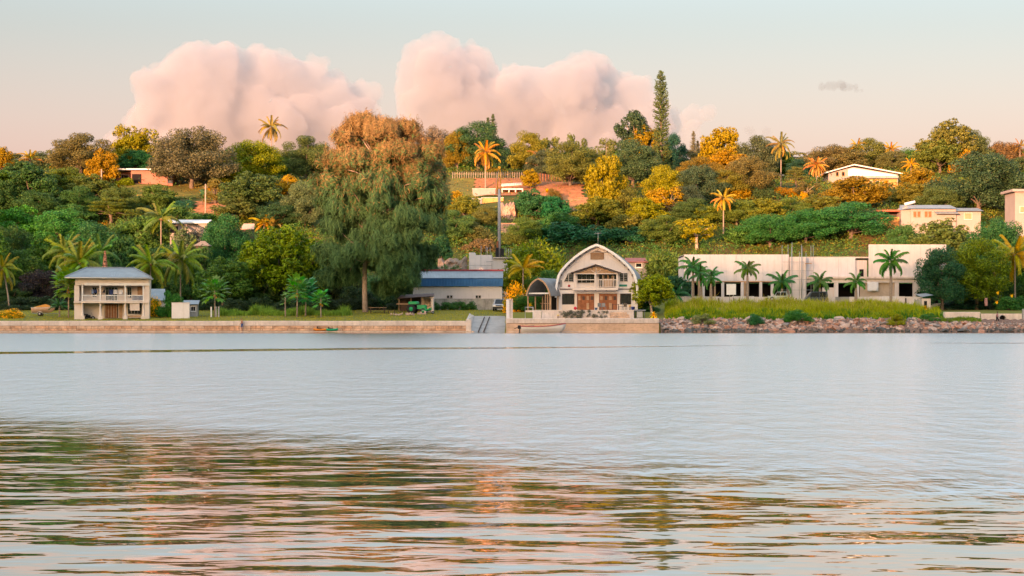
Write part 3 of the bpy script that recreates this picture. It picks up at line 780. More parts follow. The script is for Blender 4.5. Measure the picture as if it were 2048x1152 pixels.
T('loose2', 575, 345, 62, 'bright orange-leaved tree on a bent pale trunk left of the feathery tree', (.24, .15, .02), base=412)
T('dome2', 610, 362, 86, 'grey-green tree half hidden by the left side of the feathery tree', GR, base=455)
T('dome1', 560, 405, 90, 'dark crown below the bright orange-leaved tree', (.03, .062, .028), base=452)
T('column1', 430, 356, 40, 'thin pale-stemmed young tree by the bare red terrace', (.13, .12, .04), base=408)
T('bush1', 372, 398, 60, 'blue-green bush at the edge of the upper lawn', (.03, .085, .05), base=418, name='hill_bush', cat='bush')
T('bush2', 250, 352, 40, 'yellow-green banana-like bush beside the pink house lawn', YG, base=372, name='hill_bush', cat='bush')
T('bush1', 400, 432, 70, 'green hedge-like bush under the red terrace', (.05, .11, .03), base=445, name='hill_bush', cat='bush')
# centre
T('dome2', 862, 254, 90, 'pale hazy tree far behind the right shoulder of the feathery tree', (.12, .10, .075), Y=440)
T('dome1', 830, 262, 70, 'rusty crown just right behind the top of the feathery tree', (.15, .10, .05), Y=432)
T('dome1', 956, 243, 118, 'very dense round dark-green tree behind the sunlit palm', (.034, .070, .030), Y=394)
T('dome2', 915, 262, 60, 'orange-edged crown merging with the left side of the dense round tree', (.13, .10, .025), Y=392)
T('dome3', 1055, 265, 72, 'flat yellow-green tree with thin bare trunk right of the twin pines', (.13, .125, .03), Y=392)
T('loose1', 1103, 264, 54, 'sparse tree with open crown on the central skyline', (.11, .12, .035), Y=400)
T('loose2', 1150, 260, 40, 'small tufted crown sticking up from the central skyline', (.08, .10, .03), Y=402)
T('dome1', 1140, 284, 104, 'broad olive tree with curved orange trunk above the hillside fence', (.085, .095, .030), base=372)
T('dome3', 1086, 300, 64, 'dark tree between the olive tree and the low sunlit palm', (.055, .07, .04), base=358)
T('loose1', 1212, 266, 42, 'small airy crown on the skyline left of the dark forked tree', (.09, .11, .04), Y=405)
T('leafy2', 1212, 312, 82, 'golden green tree with slim pink trunk above the vine slope', (.155, .130, .022), base=440)
T('dome2', 1180, 300, 80, 'olive crown behind the golden green tree of the middle slope', (.10, .10, .03), base=370)
T('dome1', 1266, 279, 104, 'dense grey-green dome tree left of the foot of the column pine', (.045, .072, .035), base=374)
T('leafy1', 1288, 248, 72, 'golden crown peeping out between the dark dome and the column pine', (.17, .125, .018), Y=398)
T('loose1', 1270, 203, 74, 'dark forked tree with open crown left of the column pine', (.028, .050, .026), Y=400)
T('loose2', 1266, 225, 62, 'lower dark half of the forked open crown beside the column pine', (.03, .05, .026), Y=401)
T('dome3', 1349, 268, 44, 'blue-green dark tree right behind the foot of the column pine', (.02, .06, .04), Y=402)
T('dome1', 1328, 330, 84, 'yellow-green round tree in the middle of the slope below the column pine', (.16, .150, .015), base=415)
T('loose1', 1340, 364, 80, 'glowing orange tree with many pink stems below the yellow-green tree', (.24, .155, .02), base=445)
T('dome2', 1402, 330, 100, 'dark grey-green tree right of the glowing orange tree', (.040, .062, .034), base=412)
T('dome1', 1398, 314, 92, 'reddish-topped crown behind the dark grey-green tree', (.13, .095, .03), base=378)
T('dome3', 1372, 372, 70, 'dark trunked tree in the gap right of the glowing orange tree', (.035, .05, .03), base=440)
T('leafy2', 1444, 256, 90, 'golden spreading tree on the right-centre skyline', (.20, .15, .022), Y=400)
T('leafy1', 1452, 296, 96, 'orange tree under the golden spreading tree', (.22, .13, .025), base=372)
T('dome1', 1516, 271, 88, 'dark round tree on the skyline left of the slim tall palm', (.055, .068, .036), Y=396)
T('dome2', 1500, 312, 100, 'brownish green tree on the slope below the skyline round tree', (.10, .088, .036), base=390)
T('tier2', 1592, 334, 50, 'small umbrella tree beside the trunk of the slim tall palm', (.09, .095, .03), base=374)
T('dome2', 1660, 290, 110, 'wide brownish tree on the skyline behind the shaggy round palm', (.10, .082, .04), Y=398)
T('dome3', 1600, 318, 50, 'dark blue-green tree low between the slim palm and the shaggy palm', (.022, .055, .035), Y=396)
T('dome1', 1740, 276, 80, 'round olive tree on the skyline behind the white gable house', (.085, .095, .03), Y=402)
T('leafy2', 1700, 300, 80, 'brown-green tree right behind the gable of the white house', (.095, .085, .036), Y=396)
T('dome2', 1790, 300, 70, 'dusty green tree right behind the low eave of the white gable house', (.085, .09, .036), Y=396)
T('leafy1', 1898, 236, 104, 'highest leafy crown of the right skyline', (.105, .105, .032), Y=394)
T('dome1', 1948, 260, 70, 'rounded shoulder tree right of the highest right-hand crown', (.07, .085, .035), Y=398)
T('leafy1', 1880, 276, 90, 'green crown just under the highest right-hand crown', (.085, .105, .03), Y=390)
T('dome2', 1958, 306, 176, 'large spreading umbrella tree with dark crown above the lower houses', (.034, .060, .030), base=428)
T('tier2', 2044, 318, 90, 'layered green tree at the right edge above the white building', (.05, .075, .03), base=400)
T('dome2', 2002, 284, 92, 'twiggy reddish tree on the far right skyline', (.13, .085, .045), Y=400)
T('bush1', 1925, 292, 52, 'orange grass-like bush on the skyline right of the highest crown', (.26, .15, .03), Y=388, name='hill_bush', cat='bush')
T('leafy1', 1836, 332, 76, 'sunny orange-green tree right of the white gable house', (.16, .115, .03), base=400)
T('leafy2', 1712, 354, 124, 'broad bush of orange and olive leaves in front of the white gable house', (.145, .108, .028), base=416, name='hill_bush', cat='bush')
T('leafy1', 1822, 364, 84, 'olive tree below the low end of the white gable house', (.105, .098, .028), base=418)
T('loose2', 1612, 358, 48, 'slender twiggy tree left of the white gable house', (.10, .09, .035), base=402)
T('bush2', 1570, 372, 60, 'orange bush at the foot of the slim tall palm', (.22, .12, .03), base=392, name='hill_bush', cat='bush')
T('bush1', 1606, 386, 22, 'small yellow bush on the slope left of the white gable house', (.34, .22, .01), base=402, name='hill_bush', cat='bush')
T('bush1', 1588, 384, 18, 'tiny yellow bush beside the small yellow bush on the slope', (.32, .20, .01), base=396, name='hill_bush', cat='bush')
T('bush2', 1530, 375, 60, 'dark bush under the brownish green tree', (.045, .07, .03), base=396, name='hill_bush', cat='bush')
T('bush2', 1478, 372, 60, 'orange and green bush right of the sunlit slope palm', (.20, .13, .025), base=400, name='hill_bush', cat='bush')
T('dome1', 1702, 404, 150, 'fresh dark-green dome tree above the building site, largest of the vine slope', (.035, .105, .036), base=478)
T('dome2', 1612, 418, 120, 'dark-green rounded tree left of the largest vine slope dome', (.032, .098, .034), base=486)
T('dome2', 1540, 428, 120, 'low spreading green tree over the middle of the building site', (.036, .100, .032), base=494)
T('bush2', 1490, 440, 90, 'green vine-covered bush left end of the green mass above the building site', (.05, .105, .03), base=488, name='hill_bush', cat='bush')
T('loose1', 1394, 428, 78, 'golden vine-clad tree between the arched house and the building site', (.17, .15, .02), base=500)
T('dome1', 1330, 430, 100, 'dull green vine-draped tree under the glowing orange tree', (.07, .10, .028), base=490)
T('bush2', 1255, 420, 90, 'yellowish-brown shrub slope bush above the arched house', (.11, .11, .03), base=470, name='hill_bush', cat='bush')
T('bush1', 1150, 420, 70, 'grey-green shrub below the sunlit terrace', (.08, .10, .035), base=450, name='hill_bush', cat='bush')
T('bush2', 1150, 436, 170, 'dark layered vine thicket above the arched house', (.022, .075, .035), base=488, name='vine_thicket', cat='shrub')
T('bush1', 1260, 446, 110, 'shorter dark vine thicket right above the arch top', (.024, .075, .034), base=486, name='vine_thicket', cat='shrub')
T('leafy1', 1062, 336, 36, 'upper golden part of a slender tree on the cleared plot', (.20, .15, .02), base=378)
T('leafy1', 1064, 376, 62, 'dark green tree with pale straight trunk below the open shed', (.030, .085, .036), base=440)
T('leafy2', 1108, 392, 64, 'blue-green banana clump bush right of the pale-trunked tree', (.025, .10, .045), base=440, name='hill_bush', cat='bush')
T('bush1', 1108, 372, 34, 'brown-green bush behind the orange shoot on the cleared plot', (.11, .085, .03), base=404, name='hill_bush', cat='bush')
T('bush2', 900, 372, 64, 'orange-yellow bush on the sunlit bank right of the feathery tree', (.24, .16, .025), base=420, name='hill_bush', cat='bush')
T('dome1', 905, 420, 86, 'green tree below the sunlit bank right of the feathery tree', (.055, .100, .035), base=484)
T('column1', 885, 470, 50, 'dark ivy-clad trunk behind the blue-roofed hall', (.022, .065, .030), Y=293)
T('bush1', 955, 436, 80, 'brownish green scrub on the slope left of the mast', (.085, .095, .035), base=486, name='hill_bush', cat='bush')
T('bush2', 960, 470, 70, 'scrub with pinkish blossom behind the unfinished white block', (.12, .09, .05), base=506, name='hill_bush', cat='bush')
T('bush1', 1030, 460, 60, 'olive scrub right of the mast', (.08, .10, .03), base=490, name='hill_bush', cat='bush')
# right side, lower
T('leafy1', 1888, 434, 110, 'orange-flecked tree in front of the lower right-hand houses', (.07, .098, .032), Y=312)
T('leafy2', 1806, 450, 64, 'green tree left in front of the lower houses', (.045, .10, .035), Y=316)
T('dome2', 1990, 438, 124, 'dark green tree below the white building at the right edge', (.030, .082, .030), Y=304)
T('dome3', 1884, 496, 92, 'dark glossy tree at the right end of the building site', (.022, .062, .030), Y=262)
T('dome1', 1954, 478, 136, 'full yellowish-green tree beside the right-hand coconut palm', (.075, .110, .018), Y=266)
T('dome2', 2038, 500, 90, 'dark tree behind the right-hand coconut palm', (.028, .062, .022), Y=281)
T('bush2', 2026, 586, 76, 'green bush with yellow trumpet flowers near the pipe outlet', (.04, .105, .032), Y=263, name='flowering_bush', cat='bush')
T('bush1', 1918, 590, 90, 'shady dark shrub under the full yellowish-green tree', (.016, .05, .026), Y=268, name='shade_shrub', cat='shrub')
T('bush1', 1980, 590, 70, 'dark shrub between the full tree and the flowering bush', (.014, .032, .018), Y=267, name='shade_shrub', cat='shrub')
# middle, lower
T('feather1', 1072, 472, 124, 'pale yellow-green bamboo thicket left of the arched house', (.125, .150, .028), Y=286, name='bamboo_thicket', cat='bamboo')
T('leafy1', 1046, 512, 80, 'yellow-green leafy tree in front of the bamboo thicket', (.125, .145, .018), Y=279)
T('dome1', 1098, 540, 90, 'green tree between the boat shelter and the bamboo thicket', (.05, .105, .03), Y=276)
T('feather2', 1322, 500, 84, 'light green bamboo clump right behind the arched house', (.085, .125, .036), Y=286, name='bamboo_thicket', cat='bamboo')
T('feather2', 1390, 508, 60, 'small bamboo clump at the left corner of the building site', (.085, .12, .036), Y=289, name='bamboo_thicket', cat='bamboo')
T('leafy2', 1352, 552, 60, 'dark leafy tree between the garden tree and the royal palms', (.032, .085, .038), Y=264)
T('garden', 1303, 540, 74, 'round garden tree with yellow-tipped leaves right of the arched house', (.17, .20, .02), Y=245, group='garden trees')
T('bush1', 1290, 595, 50, 'low dark green bush under the round garden tree', (.025, .08, .03), Y=247, name='garden_bush', cat='bush', hmin=.8)
T('dome3', 1050, 590, 52, 'green creeper-covered bush beside the white gate pillar', (.04, .105, .026), Y=250, name='garden_bush', cat='bush', hmin=1.2)

# ------------------------------------------------------------------ palms
PG, PY, PO = (.070, .115, .022), (.16, .15, .022), (.20, .14, .035)
P = palm
P(60, 318, 54, 'lone palm with upright fronds on the far left skyline', PO, Y=392, upright=.7, n=15)
P(543, 254, 64, 'lone tall palm rising over the skyline left of the feathery tree', (.15, .12, .04), Y=402, n=20)
P(971, 304, 66, 'sunlit palm with orange fronds and full trunk on the cleared plot', (.26, .17, .05), base=377, n=20, dead=2)
P(1090, 322, 76, 'low sunlit palm with spiky fronds above the hillside fence', (.18, .13, .05), base=352, upright=.6, n=15)
P(1447, 396, 58, 'sunlit palm on bare trunk above the left part of the building site', (.24, .16, .05), base=470, n=18, dead=2)
P(1562, 288, 64, 'slim tall palm with long pale trunk on the right-centre skyline', (.13, .11, .04), base=374, n=18, dead=1)
P(1633, 330, 52, 'shaggy round palm with pinkish drooping fronds left of the white gable house', (.25, .15, .06), base=374, n=30, dead=5)
P(1715, 292, 44, 'skyline palm left above the white gable house', PO, Y=402, upright=.4, n=14)
P(1782, 300, 46, 'skyline palm right above the white gable house', (.22, .13, .03), Y=400, upright=.5, n=14)
P(1846, 300, 46, 'skyline palm left of the highest right-hand crown', PO, Y=398, upright=.3, n=14)
P(2040, 292, 40, 'palm tips at the right end of the skyline', (.16, .10, .04), Y=398, upright=.5, n=13)
P(1822, 330, 40, 'orange-fronded palm beside the right end of the white gable house', (.28, .16, .02), base=372, upright=.4, n=13)
P(322, 436, 96, 'palm with one orange upright frond above the veranda house palms', (.08, .11, .03), Y=306, upright=.3, n=15)
P(528, 446, 60, 'small orange palm left of the leafy shore tree top', (.22, .14, .03), base=462, upright=.4, n=13)
P(5, 536, 86, 'leaning coconut palm cut by the left edge with its grey trunk bare', (.12, .13, .025), Y=262, lean=-.95, n=17)
P(158, 524, 126, 'front coconut palm left behind the veranda house roof', (.095, .125, .026), Y=278, n=24, trunk_r=.17)
P(130, 500, 100, 'taller coconut palm behind the front palm at the veranda house', (.085, .118, .026), Y=286, n=20)
P(200, 506, 104, 'green palm directly above the veranda house roof', (.055, .105, .03), Y=287, n=17)
P(301, 527, 110, 'left palm of the pair right of the veranda house', (.09, .125, .026), Y=274, n=23)
P(361, 520, 116, 'right palm of the pair right of the veranda house', (.095, .125, .026), Y=280, n=23)
P(2030, 508, 120, 'right-hand coconut palm with golden fronds at the right edge', (.19, .155, .022), Y=270, n=20, trunk_r=.17)
P(1046, 536, 84, 'low palm with a golden frond left of the boat shelter', (.20, .165, .02), Y=268, upright=.5, n=13, nuts=False)
P(1352, 590, 76, 'low green palm behind the round garden tree', (.035, .10, .045), Y=262, n=14, nuts=False)
P(163, 585, 62, 'dark short palm before the left veranda posts', (.045, .075, .03), Y=246, n=14, nuts=False)
P(119, 612, 46, 'young palm in front of the boat trailer', (.045, .105, .04), Y=244, n=14, upright=.7, nuts=False)
RG = 'royal palms before the building site'
def RP(px, cpy, w, Y, label, col=(.045, .115, .038), n=15): return palm(px, cpy, w, label, col, Y=Y, kind='royal', n=n, trunk_r=.15, nuts=False, group=RG)
RP(1386, 545, 62, 260, 'leftmost and tallest clump of royal palm beside the garden tree')
RP(1402, 560, 56, 259, 'royal palm close right of the leftmost royal palm', n=13)
RP(1422, 566, 52, 258, 'royal palm with narrow crown left of the notice board', n=13)
RP(1495, 549, 54, 258, 'royal palm with straight pale trunk right of the notice board', (.075, .125, .035))
RP(1564, 576, 62, 257, 'low wide royal palm before the wall tower scaffold')
RP(1640, 574, 54, 257, 'royal palm standing by the dark van', (.055, .11, .04))
RP(1712, 575, 50, 257, 'smallest royal palm between the dark bays and the white tarpaulin', (.055, .12, .035), n=13)
RP(1782, 534, 74, 255, 'tallest royal palm with brown banded trunk before the high white wall', (.05, .12, .03), n=16)

# ------------------------------------------------------------------ papayas, bananas, crotons
papaya(137, 560, 640, 56, 242, 'papaya tree with yellow fruit before the veranda house corner', (.10, .16, .03), 34, 6)
papaya(430, 573, 636, 46, 245, 'papaya tree behind the two white fence posts', (.08, .15, .035), 26, 5)
papaya(594, 570, 632, 44, 243, 'tallest papaya tree of the lawn cluster', (.09, .19, .045), 30, 6)
papaya(611, 578, 632, 46, 246, 'papaya tree just right behind the tallest lawn papaya', (.05, .16, .06), 28, 3)
papaya(642, 592, 632, 34, 242, 'rightmost and lowest papaya tree of the lawn', (.07, .19, .05), 22, 5)
papaya(571, 592, 632, 22, 244, 'thin papaya sapling left of the tallest lawn papaya', (.07, .13, .04), 12, 1)
BG = 'banana plants on the slope'
for px, base, w, lab, c in [(213, 400, 44, 'banana plant with orange stems left of the upper lawn', (.26, .17, .03)), (236, 396, 36, 'banana plant beside the orange-stemmed one', (.20, .17, .03)),
                            (405, 412, 44, 'blue-green banana plant by the red terrace', (.06, .12, .05)), (420, 396, 36, 'glowing orange banana plant above the red terrace', (.34, .18, .03)),
                            (12, 338, 44, 'orange banana leaves at the left edge of the ridge', (.26, .16, .04)), (1094, 400, 26, 'single bright orange shoot on the cleared plot', (.40, .24, .02)),
                            (545, 470, 60, 'banana plant with orange leaf edges above the leafy shore tree', (.16, .13, .04)), (1770, 392, 50, 'orange-lit banana leaves by the low end of the gable house', (.26, .15, .03))]:
    rosette('banana_plant', px, base, hit(px, base), w, 11, lab, 'plant', c, M_BAN, 2.2, 1.2, BG)

# dark understorey that closes the view under the shore trees
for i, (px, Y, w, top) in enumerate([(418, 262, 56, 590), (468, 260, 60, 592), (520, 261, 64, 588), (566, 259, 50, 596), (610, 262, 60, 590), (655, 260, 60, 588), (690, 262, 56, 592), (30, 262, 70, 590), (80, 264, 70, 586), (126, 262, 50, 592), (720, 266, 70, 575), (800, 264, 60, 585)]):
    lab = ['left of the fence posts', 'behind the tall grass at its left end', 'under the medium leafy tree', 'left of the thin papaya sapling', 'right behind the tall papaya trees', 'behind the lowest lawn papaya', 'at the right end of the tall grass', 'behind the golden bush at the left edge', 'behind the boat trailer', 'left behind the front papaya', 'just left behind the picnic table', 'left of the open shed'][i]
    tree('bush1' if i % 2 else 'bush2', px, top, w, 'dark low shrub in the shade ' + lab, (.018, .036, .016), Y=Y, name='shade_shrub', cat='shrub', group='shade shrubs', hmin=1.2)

# further crowns that close the middle of the slope
for kd, px, top, w, base, c, lab in [
    ('leafy1', 1196, 392, 84, 452, (.09, .11, .028), 'olive tree on the vine slope left above the arched house'), ('dome3', 1244, 378, 92, 440, (.10, .105, .03), 'bronze-olive tree below the golden green tree with slim trunk'),
    ('leafy2', 1290, 396, 84, 455, (.13, .14, .022), 'yellow-olive tree left below the glowing orange tree'), ('dome1', 1386, 396, 84, 452, (.05, .082, .03), 'dull green tree right below the dark grey-green tree'),
    ('leafy1', 1408, 408, 60, 452, (.10, .12, .026), 'olive tree left of the trunk of the sunlit slope palm'), ('dome2', 1474, 398, 90, 452, (.09, .115, .03), 'olive dome right of the sunlit slope palm'),
    ('leafy2', 1526, 396, 96, 450, (.12, .125, .028), 'yellowish tree in the middle of the slope below the brownish green tree'), ('dome1', 1578, 396, 84, 446, (.075, .11, .03), 'green dome below the orange bush of the slim palm'),
    ('leafy1', 1634, 388, 96, 440, (.11, .115, .03), 'olive tree below the left corner of the white gable house'), 
    ('leafy1', 930, 388, 66, 442, (.12, .125, .03), 'yellow-olive bush tree right beside the feathery tree'), ('dome3', 972, 412, 56, 458, (.09, .10, .034), 'brown-green tree left of the grey mast'),
    ('leafy2', 1118, 424, 84, 480, (.045, .105, .034), 'dark green tree right below the banana clump of the cleared plot'), ('dome1', 1050, 434, 70, 484, (.065, .105, .03), 'green tree below the pale straight trunk'),
    ('dome2', 240, 372, 80, 430, (.055, .085, .026), 'dark olive tree left of the pink house lawn'), ('leafy1', 474, 392, 84, 446, (.075, .09, .03), 'olive tree right of the red terrace'),
    ('leafy2', 352, 412, 84, 466, (.04, .09, .03), 'deep green tree below the pink house lawn'), ('dome3', 74, 384, 96, 444, (.032, .07, .024), 'dark crown left of the dark hollow on the left slope'),
    ('leafy1', 148, 406, 84, 458, (.045, .095, .03), 'green crown below the dark hollow on the left slope'), ('dome1', 1452, 340, 90, 400, (.12, .11, .03), 'bronze-green tree under the orange tree of the right-centre ridge'),
    ('dome2', 1880, 372, 90, 430, (.06, .085, .03), 'green tree below the left boughs of the umbrella tree')]:
    tree(kd, px, top, w, lab, c, base=base)
tree('leafy2', 404, 494, 66, 'leafy bush hiding the walls of the thatched hut', (.04, .09, .03), Y=290, hmin=1.5)
tree('leafy1', 366, 452, 62, 'pale-flecked tree before the house with the long white roof', (.07, .10, .05), Y=305)
tree('dome3', 488, 462, 56, 'dark tree left below the peach-roofed hut', (.03, .07, .026), Y=306)
# ------------------------------------------------------------------ undergrowth on the slope and trees behind the ridge
def scatter_cover(name, label, n, xr, yr, leaf, col, seed, keep=None, lump=1.2, mat=None, up=.5):
    rng = np.random.default_rng(seed)
    y = rng.uniform(yr[0], yr[1], n); x = rng.uniform(-1, 1, n) * (xr * y / 300.0)
    if keep is not None:
        k = keep(x, y, rng); x, y = x[k], y[k]
    z = ground(x, y)
    b = np.abs(np.sin(x * .9 + np.sin(y * .7)) * np.cos(y * .8 + np.sin(x * .6))) + .5 * np.abs(np.sin(x * 2.3 + y * 1.7))
    h = b * lump * rng.uniform(.15, 1.0, len(x))
    Pp = np.stack([x, y, z + h + .05], -1)
    g1 = np.stack([np.sin(x * .9) * .5, np.full(len(x), -.55), np.full(len(x), up)], -1)
    N = unit(g1 + rng.normal(size=Pp.shape) * .6)
    V, Q = leaf_quads(Pp, N, leaf * rng.uniform(.6, 1.4, len(x)), rng)
    o = put(name, np_mesh(name, V, Q, mat or m_leaf, rng.random(len(Q))), color=col)
    return tag(o, label, kind='stuff')
def pxpy(x, y):
    return 1024 + x / y * FPX, HZ - (ground(x, y) - EYE) / y * FPX
# cleared, mown or bare places of the hillside, as seen: (px0, px1, py0, py1)
CLEAR = [(235, 440, 362, 398), (385, 470, 400, 440), (890, 950, 355, 392), (940, 1210, 345, 400), (1115, 1180, 392, 420), (960, 1040, 395, 450), (1560, 1600, 370, 392)]
def wild(x, y, rng):
    px, py = pxpy(x, y); k = np.ones(len(x), bool)
    for a, b, c, d in CLEAR: k &= ~((px > a) & (px < b) & (py > c) & (py < d) & (rng.random(len(x)) < .93))
    return k
scatter_cover('undergrowth', 'dark green creepers and scrub covering the hillside', 120000, 92, (286, 400), .16, (.045, .085, .026), 3, wild)
scatter_cover('undergrowth', 'olive and yellow leaves mixed into the hillside scrub', 46000, 92, (288, 420), .14, (.12, .115, .028), 4, wild)
scatter_cover('undergrowth', 'dry orange grass and weeds of the sunlit hillside', 26000, 92, (315, 420), .11, (.22, .13, .04), 5, lambda x, y, r: r.random(len(x)) < .8, lump=.5)
# knee- to head-high scrub in rounded clumps
def scrub(name, label, n, yr, col, seed, r=(.6, 1.5), per=90, leaf=.2, pxr=(0, 2048)):
    rng = np.random.default_rng(seed); y = rng.uniform(yr[0], yr[1], n); px = rng.uniform(pxr[0] - 30, pxr[1] + 30, n); x = (px - 1024) / FPX * y
    k = wild(x, y, rng); x, y = x[k], y[k]
    cen = np.stack([x, y, ground(x, y) + .25], -1); V, Q = lobe_leaves(rng, cen, rng.uniform(r[0], r[1], len(x)), per, leaf, .85, up=.4, cluster=8)
    return tag(put(name, np_mesh(name, V, Q, m_leaf, rng.random(len(Q))), color=col), label, kind='stuff')
scrub('undergrowth', 'dense green scrub and creeper mounds on the lower slope', 620, (287, 340), (.045, .105, .034), 11, (.9, 2.4), 210, .15)
scrub('undergrowth', 'mixed olive scrub on the middle slope', 520, (305, 385), (.095, .115, .026), 12, (.7, 1.9), 160, .14)
scrub('undergrowth', 'orange-tipped scrub of the upper slope', 320, (330, 415), (.16, .115, .03), 13, (.5, 1.2), 120, .13)
scrub('undergrowth', 'dark leafy thicket along the foot of the slope', 200, (287, 301), (.035, .088, .032), 14, (1.2, 2.6), 260, .15)
rng = random.Random(9)
SKY = [(-20, 'beyond the left edge tree'), (25, 'left of the far left palm'), (85, 'right of the far left palm'), (140, 'behind the left half of the wide dome tree'), (200, 'behind the right half of the wide dome tree'), (245, 'left behind the highest left tree'), (310, 'between the highest left tree and the forked dome tree'),
       (360, 'behind the left half of the forked dome tree'), (420, 'behind the right half of the forked dome tree'), (470, 'right of the forked dome tree'), (530, 'at the foot of the lone tall palm'), (590, 'right of the lone tall palm'), (640, 'touching the left side of the feathery tree'), (700, 'hidden behind the left of the feathery top'), (780, 'hidden behind the right of the feathery top'),
       (880, 'between the feathery tree and the dense round tree'), (930, 'behind the left of the dense round tree'), (1010, 'right below the twin pine tops'), (1080, 'behind the flat yellow-green tree'), (1125, 'behind the sparse open crown'), (1175, 'right of the small tufted crown'), (1230, 'left of the dark forked tree'), (1370, 'between the column pine and the faint pine spires'), (1420, 'left behind the golden spreading tree'),
       (1480, 'right behind the golden spreading tree'), (1545, 'left of the slim tall palm'), (1590, 'right of the slim tall palm'), (1640, 'above the shaggy round palm'), (1690, 'left behind the gable of the white house'), (1760, 'right behind the gable of the white house'), (1820, 'left of the right-hand skyline palm'), (1870, 'behind the left of the highest right crown'), (1930, 'behind the right of the highest right crown'), (1985, 'left behind the twiggy reddish tree'), (2035, 'at the right end of the skyline')]
for px, where in SKY:                                       # the tops that close the skyline between the other trees
    c, nm = rng.choice([(MG, 'green'), (GR, 'grey-green'), (BR, 'bronze'), ((.09, .09, .03), 'olive')])
    tree(rng.choice(['dome1', 'dome2', 'dome3', 'leafy1']), px + rng.uniform(-6, 6), rng.uniform(292, 308), rng.uniform(75, 115), 'low ' + nm + ' skyline tree ' + where, c, Y=rng.uniform(404, 428), group='low trees along the skyline')

for px, Y, top, w, kd, lab in [(-60, 285, 430, 150, 'dome1', 'dark tree beyond the left edge of the shore'), (-110, 305, 380, 170, 'dome2', 'broad tree beyond the left edge of the slope'), (2110, 280, 470, 160, 'dome2', 'dark tree beyond the right edge of the shore'), (2170, 300, 410, 170, 'dome1', 'broad tree beyond the right edge of the slope'), (2120, 350, 330, 180, 'leafy2', 'leafy tree beyond the right edge of the ridge'), (-80, 360, 320, 180, 'leafy2', 'leafy tree beyond the left edge of the ridge')]:
    tree(kd, px, top, w, lab, MG, Y=Y, group='trees just outside the view')
# ------------------------------------------------------------------ sea walls, ramp, rocks
m_conc = plain('pale_concrete', (.74, .62, .55), .85, var=.2, scale=.7, stain=(.40, .33, .27), streak=.4, bump=.25)
m_white = plain('white_wall', (.80, .74, .73), .8, var=.06, scale=.5, stain=(.60, .55, .52), streak=.25, bump=.08)
m_hill = plain('hill_house_wall', (.37, .31, .29), .8, var=.08, scale=.5, stain=(.30, .25, .23), streak=.3)
m_cream = plain('cream_wall', (.74, .63, .55), .8, var=.08, scale=.6, bump=.08)
m_block = plain('wall_block', (.72, .43, .27), .9, var=.45, scale=1.1, stain=(.17, .11, .08), streak=1.2, bump=.5)
m_block2 = plain('wall_block_pale', (.74, .50, .35), .9, var=.35, scale=1.3, stain=(.22, .16, .12), streak=1.2, bump=.5)
m_mortar = plain('wall_joint', (.32, .19, .13), .95, var=.3)
m_algae = plain('wet_footing', (.62, .47, .36), .6, var=.25, scale=1.0, stain=(.20, .17, .12), streak=1.0)
m_ochre = plain('ochre_wall', (.68, .46, .32), .85, var=.25, scale=.5, stain=(.34, .22, .13), streak=3.0, bump=.3)
m_grey = plain('grey_concrete', (.36, .35, .34), .85, var=.2, scale=.8, stain=(.18, .17, .16), streak=.4, bump=.25)
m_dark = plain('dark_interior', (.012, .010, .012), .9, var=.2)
m_glass, t, b = new_mat('window_glass'); b.inputs['Base Color'].default_value = (.012, .015, .02, 1); b.inputs['Roughness'].default_value = .12; b.inputs['Specular IOR Level'].default_value = .6
m_wood = plain('red_wood', (.33, .115, .045), .55, var=.3, scale=2.5, bump=.2)
m_wood2 = plain('pale_wood', (.46, .29, .17), .7, var=.25, scale=2.5)
m_dkwood = plain('dark_wood', (.09, .06, .05), .8, var=.3)
m_tin = plain('tin_roof', (.30, .335, .36), .45, .3, var=.18, scale=.9, bump=.05)
m_blue = plain('blue_sheet', (.035, .15, .36), .5, .1, var=.2, scale=.6, bump=.05)
m_red = plain('red_paint', (.42, .05, .06), .5, var=.15)
m_black = plain('black_rubber', (.018, .018, .02), .8, var=.2)
m_metal = plain('bare_metal', (.42, .42, .42), .4, .7, var=.15)
m_paintw = plain('white_paint', (.80, .78, .76), .5, var=.06, bump=0)

def wall_blocks(parent, x0, x1, y, zs, seed, lmin=.55, lmax=1.35, mats=None):
    rng = random.Random(seed); meshes = {}
    for r, (za, zb) in enumerate(zs):
        x = x0
        while x < x1 - .2:
            L = round(rng.uniform(lmin, lmax) * 5) / 5; L = min(L, x1 - x); key = (round(L, 1), r, rng.randint(0, 1))
            if key not in meshes:
                mb = MB(); g = .025; mb.bbox(g, L - g, 0, .3, 0, zb - za - g, .035); meshes[key] = mb.mesh('block', (mats or [m_block, m_block2])[key[2]])
            put('block', meshes[key], parent, (x, y - rng.uniform(.02, .10), za), (R(rng.uniform(-1.5, 1.5)), 0, 0)); x += L
xl, xr = X_(-60, 230), X_(941, 230)
sw = empty('seawall', ((xl + xr) / 2, 230, 0), 0, 'long low seawall of ochre blocks with pale coping along the left lawn', 'wall')
cx = (xl + xr) / 2
b = MB(); b.box(xl - cx, xr - cx, .12, .75, -.8, .74); b.build('core', m_mortar, sw)
x = xl - cx; rng = random.Random(4)
while x < xr - cx - .1:                                     # coping poured in lengths
    L = min(rng.uniform(5.5, 8.0), xr - cx - x); b = MB(); b.bbox(x + .006, x + L - .006, -.02 + rng.uniform(-.02, .02), .8, .74, 1.31 + rng.uniform(-.02, .02), .05); b.build('coping', m_conc, sw); x += L
wall_blocks(sw, xl - cx, xr - cx, .06, [(.14, .39), (.39, .74)], 21, .5, 2.2)
b = MB(); b.bbox(xl - cx, xr - cx + .5, -.55, .12, -.8, .10, .05); b.build('footing', m_algae, sw)
b = MB(); b.bbox(xr - cx - .55, xr - cx + .1, -.06, .85, -.8, 1.50, .06); b.build('end_pillar', m_conc, sw)

